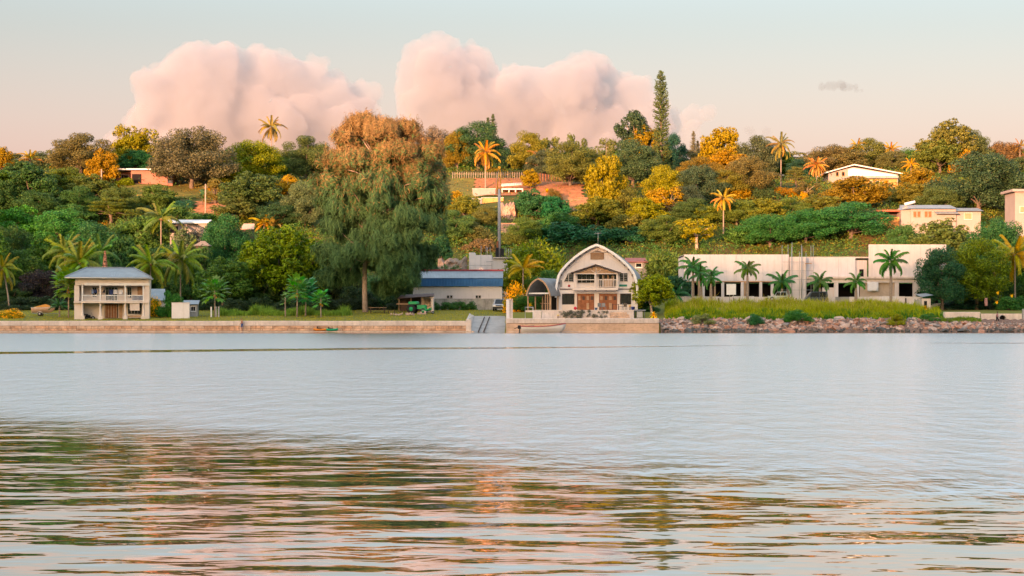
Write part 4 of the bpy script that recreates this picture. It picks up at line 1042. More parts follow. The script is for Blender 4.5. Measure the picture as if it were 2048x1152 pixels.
# boat ramp
rp_ = empty('boat_ramp', (X_(978, 238), 238, .4), 0, 'concrete boat ramp sloping into the water beside the white gate pillar', 'ramp')
b = MB(); L0, L1 = 229.0, 251.0
x0, x1 = -2.16, 2.05
b.add([(x0, L0 - 238, -1.0), (x1, L0 - 238, -1.0), (x1, L1 - 238, 1.42), (x0, L1 - 238, 1.42), (x0, L0 - 238, -.6), (x1, L0 - 238, -.6), (x1, L1 - 238, 1.60), (x0, L1 - 238, 1.60)],
      [(0, 3, 2, 1), (4, 5, 6, 7), (0, 1, 5, 4), (1, 2, 6, 5), (2, 3, 7, 6), (3, 0, 4, 7)]); b.build('slab', plain('ramp_concrete', (.46, .43, .41), .85, var=.2, scale=.8, stain=(.26, .25, .24), streak=.4, bump=.25), rp_)
for xx in (-1.2, -.55):
    b = MB(); b.tube([(xx, -8.6, -.43), (xx + .5, 9.5, 1.39)], .07, 6); b.build('rail', m_dkwood, rp_)
b = MB(); b.add([(x0 - .55, -8.0, .9), (x0 + .02, -8.0, -.35), (x0 + .02, 12.5, 1.6), (x0 - .55, 12.5, 1.9)], [(0, 1, 2, 3)]); b.build('side_slope', m_conc, rp_)

# sea wall and terrace of the arched house
xl, xr = X_(1012, 230), X_(1318, 230); cx = (xl + xr) / 2
s2 = empty('seawall', (cx, 230, 0), 0, 'smooth orange-stained seawall in front of the arched house', 'wall')
b = MB(); b.box(xl - cx, xr - cx, 0, .8, -.8, .98); b.build('core', m_ochre, s2)
b = MB(); b.bbox(xl - cx - .04, xr - cx + .02, -.05, .85, 1.04, 1.62, .06); b.build('coping', m_conc, s2)
b = MB(); b.box(xl - cx + .1, xr - cx - .1, .05, .8, .98, 1.04); b.build('joint', m_mortar, s2)
b = MB(); b.bbox(xl - cx, xr - cx - .3, -.35, 0, -.8, .06, .04); b.build('footing', m_algae, s2)
b = MB(); b.box(xl - cx, xr - cx, .85, 10.2, 1.40, 1.60); b.build('apron', m_conc, s2)
tw = empty('terrace', (X_(1190, 240), 240.2, 1.6), 0, 'raised terrace with low planted retaining wall before the arched house', 'terrace')
a0, a1 = X_(1083, 240) - X_(1190, 240), X_(1268, 240) - X_(1190, 240)
b = MB(); b.bbox(a0, a1, 0, .35, -.2, .98, .03); b.build('retaining_wall', m_conc, tw)
b = MB(); b.box(a0 - .05, a1 + .05, -.06, 7.0, .98, 1.07); b.build('deck', m_cream, tw)
b = MB()
for i in range(46):
    xx = a0 + 8.6 + (i % 16) * .155 + random.Random(i).uniform(-.03, .03); zz = .03 + (i // 16) * .26
    b.bbox(xx, xx + .15, -.10, .02, zz, zz + .24, .03)
b.build('rubble_facing', m_block2, tw); tw.children[-1]['kind'] = 'stuff'

# riprap --------------------------------------------------------------
def rock_mesh(seed):
    rng = np.random.default_rng(seed); bm = bmesh.new(); bmesh.ops.create_icosphere(bm, subdivisions=2, radius=.5)
    pl = [(unit(rng.normal(size=3)), rng.uniform(.20, .40)) for _ in range(11)]
    for v in bm.verts:
        p = np.array(v.co)
        for n, d in pl:
            k = p @ n - d
            if k > 0: p = p - n * k * .95
        v.co = Vector(p * (1 + rng.normal() * .02) * np.array([1.25, .95, .75]))
    me = bpy.data.meshes.new('stone'); bm.to_mesh(me); bm.free(); return me
m_rk = [plain('rock_pink', (.50, .27, .19), .95, var=.3, scale=1.6, bump=.6, stain=(.30, .17, .12), streak=1.2), plain('rock_pale', (.55, .40, .33), .95, var=.3, scale=1.6, bump=.6), plain('rock_grey', (.28, .24, .22), .95, var=.35, scale=1.6, bump=.6), plain('rock_wet', (.10, .095, .085), .6, var=.4, scale=2, bump=.6)]
RK = []
for i in range(5):
    for m in m_rk:
        me = rock_mesh(i + 40).copy(); me.materials.append(m); RK.append(me)
rip = empty('riprap_bank', (X_(1640, 232), 232, 0), 0, 'bank of tumbled pink and grey stones along the waterline below the grass', 'rock bank')
rng = random.Random(12); cx = rip.location.x
for i in range(285):
    px = rng.uniform(1320, 1965); f = rng.random() ** .8
    px = min(px, 1960); Y = 230.2 + f * (5.2 if px < 1880 else 3.4); x = X_(px, Y)
    z = gz(x, Y) + rng.uniform(.02, .16); mi = 3 if z < .22 and rng.random() < .75 else (rng.choice([0, 0, 0, 1, 1, 2]))
    s = rng.uniform(.6, 1.15) * (1.5 if rng.random() < .12 else 1)
    put('stone', RK[rng.randint(0, 4) * 4 + mi], rip, (x - cx, Y - 232, z), (rng.uniform(-.4, .4), rng.uniform(-.4, .4), rng.uniform(0, 6.28)), (s * 1.2, s, s * .8))
b = MB(); g = []
for yy in (-3.5, -2.4, -1.4, -.4, .8, 2.0, 3.4):
    g.append([(X_(1319 + k * 5.5, 232) - cx, yy + .15 * math.sin(k * 1.7 + yy), gz(X_(1319 + k * 5.5, 232), 232 + yy) + .13 + .08 * math.sin(k * 2.3 + yy * 1.9)) for k in range(136)])
b.sheet(g); b.build('rubble_bed', plain('rubble', (.26, .16, .12), .95, var=.5, scale=3, bump=1.0), rip)

rq = np.random.default_rng(15); n = 1500; sp_ = rq.uniform(1320, 2056, n); sy = 230.0 + rq.random(n) ** 1.1 * np.where(sp_ < 1880, 6.0, 4.0); sX = X_(sp_, sy); sz_ = ground(sX, sy) + .14
base = np.array([v.co[:] for v in RK[0].vertices]); fc = np.array([list(p.vertices) for p in RK[0].polygons]); VV = []
for i in range(n):
    e_ = Euler((rq.uniform(0, 6), rq.uniform(0, 6), rq.uniform(0, 6))).to_matrix(); s_ = rq.uniform(.18, .5)
    VV.append(base @ np.array(e_).T * s_ + np.array([sX[i] - cx, sy[i] - 232, sz_[i]]))
VV = np.array(VV)
for q in range(4):
    k_ = np.where(((np.arange(n) % 3) == q) & (sz_ > .36) if q < 3 else sz_ <= .36)[0]
    ro_ = put('small_rubble', np_mesh('small_rubble', VV[k_].reshape(-1, 3), np.concatenate([fc + i * len(base) for i in range(len(k_))]), m_rk[q]), rip); ro_['kind'] = 'stuff'

# outlet with pipe, far right
Y = 236.0; hw = empty('pipe_headwall', (X_(2004, Y), Y, 0), 0, 'pale concrete headwall with a round drain pipe near the right edge', 'wall')
s = S_(Y); hx = lambda p: (p - 2004) / s; hz = lambda p: Z_(p, Y)
pc, pr = (hx(2005), hz(636.5)), 6.2 / s
b = MB(); n = 24; ring = [(pc[0] + pr * math.cos(2 * math.pi * k / n), pc[1] + pr * math.sin(2 * math.pi * k / n)) for k in range(n)]
x0, x1, z0, z1 = hx(1962), hx(2044), -.4, hz(628)
def to_rect(p):
    dx, dz = p[0] - pc[0], p[1] - pc[1]; k = 1e9
    if dx > 1e-9: k = min(k, (x1 - pc[0]) / dx)
    if dx < -1e-9: k = min(k, (x0 - pc[0]) / dx)
    if dz > 1e-9: k = min(k, (z1 - pc[1]) / dz)
    if dz < -1e-9: k = min(k, (z0 - pc[1]) / dz)
    return (pc[0] + dx * k, pc[1] + dz * k)
outer = [to_rect(p) for p in ring]
V = [(p[0], 0, p[1]) for p in ring] + [(p[0], 0, p[1]) for p in outer]
b.add(V, [(k, n + k, n + (k + 1) % n, (k + 1) % n) for k in range(n)])
for cxy in ((x0, z0), (x1, z0), (x1, z1), (x0, z1)):       # close the corners
    ks = sorted(range(n), key=lambda k: (outer[k][0] - cxy[0]) ** 2 + (outer[k][1] - cxy[1]) ** 2)[:2]
    b.add([(cxy[0], 0, cxy[1]), (outer[ks[0]][0], 0, outer[ks[0]][1]), (outer[ks[1]][0], 0, outer[ks[1]][1])], [(0, 1, 2)])
b.box(x0, x1, .003, .3, z1 - .003, z1 + .05); b.box(x1 - .2, x1 - .01, .003, .3, z0, z1 - .004); b.build('wall', m_conc, hw)
b = MB(); b.lathe([(pr * 1.0, -.10), (pr * 1.0, 3.0)], 24, (pc[0], 0, pc[1]), 'y'); b.f = b.f[:-2]; b.sm = b.sm[:-2]; b.build('pipe', m_grey, hw)
b = MB(); b.lathe([(pr * .98, .42), (pr * .98, .5)], 24, (pc[0], 0, pc[1]), 'y'); b.build('pipe_depth', m_dark, hw)
b = MB(); b.bbox(hx(1940), hx(2052), -2.6, -.02, -.6, hz(647), .05); b.build('apron', m_conc, hw)
b = MB(); b.bbox(hx(2045), hx(2049), -.1, .3, .3, hz(618), .03); b.build('post', m_metal, hw)
b = MB(); b.bbox(hx(1890), hx(1962) - .02, .2, 1.2, .2, hz(624), .05); b.build('path_edge', m_conc, hw)

# ------------------------------------------------------------------ grasses
def grass(name, label, n, area, h, col, seed, w=.03, keep=None):
    """blades standing on the ground: area(rng, n) -> x, y"""
    rng = np.random.default_rng(seed); x, y = area(rng, n)
    if keep == 'e':
        pp = 1024 + x / y * FPX; kk = (rng.random(len(x)) < np.clip((706 - pp) / 40, 0, 1) * np.clip((pp - 434) / 15, .2, 1)) & (y > 246.6 + .8 * np.sin(x * .9) + .4 * np.sin(x * 2.6)); x, y = x[kk], y[kk]; cl = .5 * np.sin(x * 1.1) + .3 * np.sin(x * 2.7 + y)
    elif keep:
        cl = np.sin(x * .7 + 1.1 * np.sin(y * .9)) * np.cos(y * .8 + .6 * np.sin(x * .5)) + .6 * np.sin(x * 1.9 + y * 1.3); kk = rng.random(len(x)) < .35 + .5 * np.clip(cl + .6, 0, 1.3); kk &= y > 235.0 + 1.6 * np.sin(x * .8) * np.sin(x * .31 + 1) + .5 * np.sin(x * 2.7); x, y, cl = x[kk], y[kk], cl[kk]
    z = ground(x, y) - .04; hh = h * rng.uniform(.45, 1.1, len(x)) * (.7 + .5 * np.abs(np.sin(x * .8 + np.sin(y * 1.1)) * np.cos(y * .9 + x * .3)))
    if keep: hh = hh * (.55 + .75 * np.clip(cl + .5, 0, 1.6))
    a = rng.uniform(0, 6.283, len(x)); ww = w * rng.uniform(.7, 1.4, len(x)); l = rng.normal(size=(len(x), 2)) * .28
    d = np.stack([np.cos(a) * ww, np.sin(a) * ww, np.zeros(len(x))], -1); b0 = np.stack([x, y, z], -1)
    m = b0 + np.stack([l[:, 0] * hh * .3, l[:, 1] * hh * .3, hh * .6], -1); tp = b0 + np.stack([l[:, 0] * hh, l[:, 1] * hh, hh], -1)
    V = np.stack([b0 - d, b0 + d, m + d * .9, m - d * .9, tp - d * .15, tp + d * .15], 1).reshape(-1, 3); k = np.arange(len(x)) * 6
    Q = np.concatenate([np.stack([k, k + 1, k + 2, k + 3], -1), np.stack([k + 3, k + 2, k + 5, k + 4], -1)])
    r = rng.random(len(x)); o = put(name, np_mesh(name, V, Q, m_blade, np.concatenate([r, r])), color=col)
    return tag(o, label, kind='stuff')
def rect(p0, p1, y0, y1):
    def f(rng, n):
        y = rng.uniform(y0, y1, n); return X_(rng.uniform(p0, p1, n), y), y
    return f
grass('tall_grass', 'tall green grass strip behind the left lawn', 16000, rect(436, 705, 246.2, 251), .9, (.125, .195, .05), 1, .03, 'e')
grass('short_grass', 'short mown grass of the lawn behind the seawall', 42000, rect(-40, 1010, 231, 262), .13, (.22, .21, .045), 2, .03)
grass('bank_grass', 'long yellow-green grass on the bank before the building site', 34000, rect(1330, 1880, 235.4, 253), .75, (.18, .205, .03), 3, .035, True)
grass('bank_grass', 'darker weeds mixed into the bank grass', 12000, rect(1335, 1900, 235.0, 241), .6, (.05, .125, .028), 4, .05, True)
grass('bank_grass', 'sun-bleached grass heads on top of the bank', 10000, rect(1340, 1800, 243, 256), .85, (.27, .24, .08), 5, .022, True)
grass('bank_grass', 'low grass by the pipe headwall', 5000, rect(1880, 1962, 234.2, 240), .45, (.10, .14, .03), 6, .035)
for px, Y, w, h, lab, c in [(1405, 233.6, 46, .0, 'pale shrub low on the stone bank below the royal palms', (.14, .15, .06)), (1512, 233.4, 34, 0, 'dark green shrub between the boulders of the stone bank', (.03, .10, .035)), (1790, 233.2, 40, 0, 'yellow-green shrub hanging over the stone bank', (.16, .17, .02)),
                            (1860, 235, 40, 0, 'green shrub at the right end of the bank grass', (.05, .115, .03)), (1600, 234.6, 60, 0, 'dark weedy bush in the middle of the bank grass', (.045, .12, .03))]:
    tree('bush1', px, HZ - (1.55 + (.9 if w < 50 else 1.4) - EYE) / Y * FPX, w, lab, c, Y=Y, name='bank_shrub', cat='shrub', group='shrubs on the stone bank', hmin=.8)
# ------------------------------------------------------------------ veranda house, left
f = Fr(238.0, 225, 641)
H = empty('veranda_house', f.loc, R(9), 'two-storey cream house with white balcony and grey hipped tin roof at left', 'house')
x, z = f.x, f.z
D0, DB, DE = 0.0, 1.9, 8.6                                  # veranda front, back wall, rear
XL, XR = x(150), x(297)
b = MB(); b.box(XL, XR, DB, DE, -.3, z(556)); b.build('wall', m_cream, H)
b = MB(); b.box(XL, x(167), .25, DB - .003, -.3, z(606)); b.box(x(288), XR, .10, DB - .003, -.3, z(571)); b.box(XL, x(160), .10, DB - .003, z(602), z(571)); b.build('side_wall', m_cream, H)
b = MB(); b.box(x(152), XR - .02, -.02, DB - .003, z(570.5), z(556.5)); b.build('header_beam', m_cream, H)
b = MB(); b.box(x(170), XR + .05, -.10, -.024, z(571), z(566)); b.build('roll_blind', m_paintw, H)
b = MB(); b.box(XL - .05, XR - .01, -.12, DB - .003, z(606), z(602.5)); b.build('balcony_floor', m_cream, H)
b = MB(); b.box(XL - .1, XR, -.3, DE, -.45, -.02); b.build('plinth', m_conc, H)
for p in (166, 201, 250, 285.5):
    b = MB(); b.lathe([(.20, 0), (.20, .75), (.13, .80), (.125, z(607)), (.16, z(606.2))], 12, (x(p), .12, 0)); o = b.build('column', m_cream, H)
    b = MB(); b.box(x(p) - .29, x(p) + .29, -.18, .42, -.05, .55); b.build('base', m_cream, o)
    b = MB(); b.box(x(p) - .09, x(p) + .09, .0, .18, z(602.4), z(570.6)); b.build('upper_post', m_paintw, H)
for a0, a1 in ((166, 201), (201, 250), (250, 285.5)):
    ra = MB(); ra.box(x(a0) + .1, x(a1) - .1, .03, .11, z(591.5), z(590)); ra.box(x(a0) + .1, x(a1) - .1, .04, .10, z(601.6), z(600.6)); ro = ra.build('railing', m_paintw, H)
    n = int((x(a1) - x(a0)) / .16); bm_ = MB(); bm_.box(-.022, .022, .05, .09, 0, z(591.5) - z(600.6)); me = bm_.mesh('baluster', m_paintw)
    for i in range(1, n): put('baluster', me, ro, (x(a0) + .1 + (x(a1) - x(a0) - .2) * i / n, 0, z(600.6)))
# upper doors and windows on the back wall
window(H, x(210), x(233), z(602), z(574), DB, m_paintw, m_glass, 4, 1, .06, .08, 'balcony_door', False)
window(H, x(184), x(192), z(594), z(574), DB, m_paintw, m_glass, 2, 1, sill=False)
window(H, x(253), x(261), z(595), z(574), DB, m_paintw, m_glass, 2, 1, sill=False)
b = MB(); b.box(x(273), x(284), DB - .05, DB - .003, z(602), z(573)); b.build('shutter_door', m_wood2, H)
# lower shutters, window
b = MB(); b.box(x(208), x(234.5), DB - .10, DB - .004, z(636), z(608)); d_ = b.build('slatted_door', m_dkwood, H)
for i in range(9):
    b = MB(); xx = x(209.3) + (x(233.3) - x(209.3)) * i / 9; b.box(xx, xx + .12, DB - .16, DB - .103, z(635.5), z(609)); b.build('slat', m_wood if i % 2 else m_wood2, d_)
b = MB(); b.box(x(236.5), x(243), DB - .06, DB - .004, z(636), z(607)); b.build('side_panel', m_wood2, H)
window(H, x(254), x(280), z(628), z(605.5), DB - .0, m_paintw, m_glass, 4, 2, .06)
b = MB(); b.box(x(259), x(278), .05, .11, z(621), z(606.5)); b.build('hanging_panel', m_conc, H)
b = MB(); b.box(x(253), x(283), .55, .95, z(634), z(631.6)); b.box(x(254), x(255.5), .6, .9, 0, z(634)); b.box(x(281), x(282.5), .6, .9, 0, z(634)); b.build('bench_ledge', m_wood2, H)
# hipped roof
e, ri = z(554.5), z(534); ex0, ex1, ey0, ey1 = x(133), x(301.5), -.75, DE + .6; ry = (ey0 + ey1) / 2; rx0, rx1 = x(170), x(264)
for nm, q, n in (('front', [(ex0, ey0, e), (ex1, ey0, e), (rx1, ry, ri), (rx0, ry, ri)], 46), ('back', [(ex1, ey1, e), (ex0, ey1, e), (rx0, ry, ri), (rx1, ry, ri)], 30), ('left', [(ex0, ey1, e), (ex0, ey0, e), (rx0, ry, ri), (rx0, ry - .01, ri)], 26), ('right', [(ex1, ey0, e), (ex1, ey1, e), (rx1, ry + .01, ri), (rx1, ry, ri)], 26)):
    b = MB(); corr(b, q[0], q[1], q[2], q[3], n, .025); o = b.build('roof_sheet', m_tin, H)
b = MB(); b.box(ex0 + .05, ex1 - .05, ey0 + .02, ey1 - .02, z(556.3), e - .05); b.build('eaves', m_paintw, H)
b = MB(); b.tube([(ex0 - .03, ey0 - .05, e - .08), (ex1 + .05, ey0 - .05, e - .12)], .06, 6); b.tube([(ex1 + .02, ey0, e - .14), (XR + .08, .0, e - .8), (XR + .08, .1, .1)], .04, 6); b.build('gutter', m_paintw, H)
for q in ([(ex0, ey0, e), (rx0, ry, ri)], [(ex1, ey0, e), (rx1, ry, ri)], [(rx0, ry, ri), (rx1, ry, ri)]):
    b = MB(); b.tube([Vector(p) + Vector((0, 0, .05)) for p in q], .07, 6); b.build('ridge_cap', m_tin, H)
# washing on the balcony
cols = {'navy': plain('navy_cloth', (.03, .05, .15), .9), 'white': plain('white_cloth', (.72, .72, .75), .9), 'blue': plain('pale_blue_cloth', (.28, .36, .52), .9), 'black': plain('black_cloth', (.02, .02, .025), .9)}
b = MB(); b.tube([(x(182), .8, z(579)), (x(215), .85, z(579.6)), (x(248), .8, z(579))], .012, 5)
tag(b.build('washing_line', m_metal, None, f.loc, (0, 0, R(9))), 'thin washing line strung across the balcony of the cream house', 'line')
for i, (p0, p1, bot, c, lab) in enumerate([(183, 187, 588, 'blue', 'pale blue shirt hanging leftmost on the balcony washing line'), (187.5, 194, 586, 'navy', 'navy shirt second from left on the balcony washing line'), (197, 199.5, 584, 'black', 'small black garment left of the balcony post'),
                                          (206, 210, 585, 'black', 'black garment right of the balcony post'), (218, 225, 590, 'navy', 'large navy shirt in the middle of the washing line'), (226, 234, 588, 'white', 'white sheet beside the large navy shirt'), (236, 245, 589, 'white', 'rightmost white sheet on the washing line')]):
    g = [[(x(p0 + (p1 - p0) * k / 6), .8 + .04 * math.sin(k * 2.1 + i) * (r / 5), z(579 + (bot - 579) * r / 5)) for k in range(7)] for r in range(6)]
    b = MB(); b.sheet(g); bk = MB(); o = b.build('hanging_laundry', cols[c], None, f.loc, (0, 0, R(9))); tag(o, lab, 'laundry', 'washing on the balcony'); md = o.modifiers.new('s', 'SOLIDIFY'); md.thickness = .015
b = MB(); g = [[(x(264 + 20 * k / 8), .28 + .03 * math.sin(k * 1.3), z(590 + 10 * r / 4)) for k in range(9)] for r in range(5)]; b.sheet(g)
o = b.build('hanging_laundry', cols['navy'], None, f.loc, (0, 0, R(9))); tag(o, 'dark blue cloth draped inside the balcony railing at its right end', 'laundry', 'washing on the balcony'); o.modifiers.new('s', 'SOLIDIFY').thickness = .02

# ------------------------------------------------------------------ small walls and sheds right of it
f = Fr(240.0, 361, 641); x, z = f.x, f.z
o = empty('white_wall_slab', f.loc, R(6), 'short plain white wall right of the veranda house', 'wall')
b = MB(); b.bbox(x(343.5), x(379), 0, .25, -.3, z(606), .03); b.build('wall', m_white, o)
b = MB(); b.bbox(x(343), x(379.6), -.05, .3, z(606), z(604.8), .02); b.build('coping', m_conc, o)
f = Fr(244.0, 382, 640); x, z = f.x, f.z
o = empty('grey_shed', f.loc, R(6), 'small grey shed with tin roof behind the short white wall', 'shed')
b = MB(); b.box(x(380), x(395), 0, 2.6, -.3, z(609)); b.box(x(364), x(380) - .01, .8, 2.6, -.3, z(609)); b.build('wall', m_grey, o)
b = MB(); corr(b, (x(363), -.3, z(608.5)), (x(397), -.3, z(608.5)), (x(397), 2.9, z(600)), (x(363), 2.9, z(600)), 12, .02); b.build('roof', m_tin, o)
window(o, x(382), x(391), z(622), z(613), 0, m_paintw, m_glass, 2, 1)
f = Fr(250.0, 312, 640); x, z = f.x, f.z
o = empty('low_outbuilding', f.loc, R(8), 'low outbuilding with blue-grey roof between veranda house and green shrub', 'shed')
b = MB(); b.box(x(297), x(330), 0, 3, -.3, z(600)); b.build('wall', m_cream, o)
b = MB(); corr(b, (x(296), -.5, z(601)), (x(332), -.5, z(601)), (x(328), 3, z(577)), (x(300), 3, z(577)), 14, .02); b.build('roof', m_tin, o)
window(o, x(300), x(316), z(628), z(616), 0, m_paintw, m_glass, 3, 1)
b = MB(); b.bbox(x(297), x(326), -.9, -.7, -.3, z(628), .03); b.build('front_wall', m_conc, o)

# ------------------------------------------------------------------ blue-fronted hall
f = Fr(268.0, 915, 618); x, z = f.x, f.z
o = empty('blue_roofed_hall', f.loc, 0, 'long low white hall with blue sheet fascia and red ridge', 'building')
b = MB(); b.box(x(826), x(1004), 0, 9, -.5, z(574)); b.build('wall', m_white, o)
b = MB(); corr(b, (x(824), -.42, z(572.5)), (x(1006), -.42, z(572.5)), (x(1006), -.30, z(557)), (x(824), -.30, z(557)), 60, .03); b.build('blue_fascia', m_blue, o)
b = MB(); b.box(x(824), x(1006), -.26, 0, z(573), z(557)); b.build('fascia_back', m_grey, o)
b = MB(); corr(b, (x(824), -.20, z(556)), (x(1006), -.20, z(556)), (x(1006), 4.0, z(543.5) + .25), (x(824), 4.0, z(543.5) + .25), 60, .025); b.build('roof', m_tin, o)
b = MB(); corr(b, (x(1006), 9.4, z(556)), (x(824), 9.4, z(556)), (x(824), 4.0, z(543.5) + .25), (x(1006), 4.0, z(543.5) + .25), 30, .025); b.build('roof', m_tin, o)
b = MB(); b.prism([(x(826), z(574)), (x(826), z(556.5)), (x(826), z(556.4))], 0, .01)
b = MB(); b.bbox(x(823), x(1007), 3.75, 4.3, z(543.6) + .22, z(541.2) + .25, .03); b.build('red_ridge', m_red, o)
b = MB(); b.box(x(862), x(1002), -1.0, -.75, -.6, z(597.5)); b.build('lower_wall', plain('stained_wall', (.42, .40, .38), .9, var=.25, stain=(.06, .055, .05), streak=.25), o)
for a0 in (894, 900.5, 951.5, 957.5): window(o, x(a0), x(a0 + 4.2), z(596), z(591), 0, m_grey, m_glass, 1, 1, .03, .05)
hg = empty('hedge', (X_(910, 262), 262, gz(X_(910, 262), 262)), 0, 'clipped leafy hedge along the stained wall of the blue-fronted hall', 'hedge', )
rng = np.random.default_rng(5); cen = np.stack([rng.uniform(-2.75, 2.75, 90), rng.uniform(-.4, .4, 90), rng.uniform(.1, .95, 90)], -1)
V, Q = lobe_leaves(rng, cen, rng.uniform(.22, .42, 90), 60, .10); put('foliage', np_mesh('hedge_foliage', V, Q, m_leaf, rng.random(len(Q))), hg, color=(.035, .085, .028))
b = MB(); [b.tube([(xx, 0, -.2), (xx + .1, 0, .8)], .03, 5) for xx in np.linspace(-2.6, 2.6, 9)]; b.build('stems', m_bark, hg)

# open shed
f = Fr(256.0, 834, 620); x, z = f.x, f.z
o = empty('open_shed', f.loc, 0, 'open lean-to shed with brown sheet roof behind the green tractor', 'shed')
b = MB(); corr(b, (x(795), -.3, z(597)), (x(869), -.3, z(592)), (x(866), 3.2, z(586)), (x(800), 3.2, z(589)), 26, .025); b.build('roof', plain('rusty_sheet', (.16, .10, .085), .7, var=.3), o)
b = MB(); b.box(x(840), x(866), 2.9, 3.1, -.3, z(590)); b.box(x(862), x(866.5), 0, 2.9, -.3, z(594)); b.build('wall', m_conc, o)
b = MB(); b.box(x(798), x(840) - .01, 2.9, 3.0, -.3, z(592)); b.build('rear_boards', m_dkwood, o)
for p in (798, 822, 845): b = MB(); b.tube([(x(p), 0, -.2), (x(p), 0, z(597.3 - (p - 795) * .065))], .06, 6); b.build('post', m_wood2, o)
b = MB(); b.box(x(793), x(817), -.5, -.3, z(609), z(607)); b.build('shelf', m_wood2, o)

# ------------------------------------------------------------------ unfinished white block, mast behind the hall
f = Fr(291.0, 985, 548); x, z = f.x, f.z
o = empty('unfinished_block', f.loc, 0, 'unfinished white block rising behind the blue-fronted hall', 'building')
b = MB(); b.box(x(938), x(984), 0, 6, -4, z(510)); b.box(x(938), x(950), .003, 5, z(510), z(505)); b.build('wall', m_white, o)
b = MB(); b.box(x(984) + .01, x(1032), -.4, 6, -4, z(517)); b.build('lift_wall', m_white, o)
b = MB(); b.box(x(986), x(1034), -.8, 6, z(517), z(514.5)); b.build('roof_slab', m_conc, o)
for i, p in enumerate((962, 972, 975, 980, 1012, 1017, 1022, 1026)): b = MB(); b.tube([(x(p), 1, z(516)), (x(p), 1, z(491 + (i * 37) % 9))], .035, 5); b.build('steel_rod', m_metal, o)
b = MB(); b.tube([(x(930), -.9, z(531)), (x(984), -.9, z(531))], .03, 5); b.tube([(x(962), -.9, z(548)), (x(962), -.9, z(505))], .03, 5); b.tube([(x(984), -.9, z(548)), (x(984), -.9, z(505))], .03, 5); b.tube([(x(972), -.9, z(524)), (x(986), -.9, z(523))], .04, 5); b.build('scaffold', m_metal, o)
f = Fr(293.0, 998.5, 517); x, z = f.x, f.z
o = empty('crane_mast', f.loc, 0, 'tall grey mast with yellow head frame and black counterweights above the hall', 'mast')
b = MB(); b.tube([(0, 0, -4), (0, 0, z(430)), (0, 0, z(378))], [.25, .23, .20], 12); b.build('pole', plain('mast_grey', (.42, .40, .40), .5, .2, var=.1), o)
my = plain('yellow_steel', (.62, .33, .015), .5, var=.12)
b = MB(); 
for p0, p1 in (((-.32, 0, z(386)), (-.10, 0, z(334))), ((.32, 0, z(386)), (.10, 0, z(334))), ((-.3, 0, z(376)), (.3, 0, z(376))), ((-.2, 0, z(352)), (.2, 0, z(352)))): b.tube([p0, p1], .07, 6)
b.box(-.18, .18, -.15, .15, z(339), z(333)); b.build('head_frame', my, o)
b = MB(); b.tube([(.1, 0, z(338)), (1.6, 6, z(356))], .025, 5); b.tube([(-.1, 0, z(338)), (-.5, -1, z(372))], .025, 5); b.build('stay_wire', m_metal, o)
b = MB(); b.bbox(x(991), x(997.4), -.5, .4, z(516), z(496), .03); b.build('counterweight', m_black, o)
b = MB(); b.bbox(x(1000.6), x(1008), -.5, .4, z(516), z(497), .03); b.build('counterweight', m_black, o)
b = MB(); b.bbox(x(993), x(997), -.3, .3, z(496), z(482), .03); b.build('winch', m_wood, o)
# ------------------------------------------------------------------ the arched house
f = Fr(246.0, 1194, 620); x, z = f.x, f.z
A = empty('arched_house', f.loc, R(-6.5), 'white house under a tall pointed arch roof with balcony and red wooden doors', 'house')
half = [(5.36, 0.0), (5.36, 1.6), (5.30, 3.1), (4.98, 4.5), (4.40, 5.4), (3.75, 6.1), (2.9, 6.85), (1.9, 7.58), (.9, 8.15), (0, 8.5)]
def smooth_prof(h, n=5):
    P_ = [Vector((a, b)) for a, b in h]; out = []
    for i in range(len(P_) - 1):
        p0, p1, p2, p3 = P_[max(0, i - 1)], P_[i], P_[i + 1], P_[min(len(P_) - 1, i + 2)]
        for k in range(n):
            t = k / n; out.append(.5 * ((2 * p1) + (p2 - p0) * t + (2 * p0 - 5 * p1 + 4 * p2 - p3) * t * t + (3 * p1 - p0 - 3 * p2 + p3) * t ** 3))
    return [(v.x, v.y) for v in out] + [tuple(P_[-1])]
prof = smooth_prof(half); arc = [(a, b) for a, b in prof] + [(-a, b) for a, b in prof[-2::-1]]
def shell(mb, arc, th, y0, y1, zmin):
    a = [p for p in arc if p[1] >= zmin]; n = len(a); inn = []
    for i, p in enumerate(a):
        q0, q1 = Vector(a[max(0, i - 1)]), Vector(a[min(n - 1, i + 1)]); t_ = (q1 - q0).normalized(); nrm = Vector((-t_.y, t_.x)); inn.append((p[0] + nrm.x * th, p[1] + nrm.y * th))
    for i in range(n - 1):
        o0, o1, i0, i1 = a[i], a[i + 1], inn[i], inn[i + 1]
        mb.add([(o0[0], y0, o0[1]), (o1[0], y0, o1[1]), (o1[0], y1, o1[1]), (o0[0], y1, o0[1]), (i0[0], y0, i0[1]), (i1[0], y0, i1[1]), (i1[0], y1, i1[1]), (i0[0], y1, i0[1])], [(0, 3, 2, 1), (4, 5, 6, 7), (0, 1, 5, 4), (2, 3, 7, 6)], False)
    return inn
m_rib = plain('arch_roof', (.27, .28, .29), .6, .2, var=.2, scale=.8)
b = MB(); shell(b, arc, .14, -.75, 13.5, 1.5); b.build('roof', m_rib, A)
b = MB(); shell(b, [(p[0] * 1.004, p[1] + .01) for p in arc], .30, -.83, -.755, 1.5); b.build('fascia', m_paintw, A)
inn = [p for p in arc]
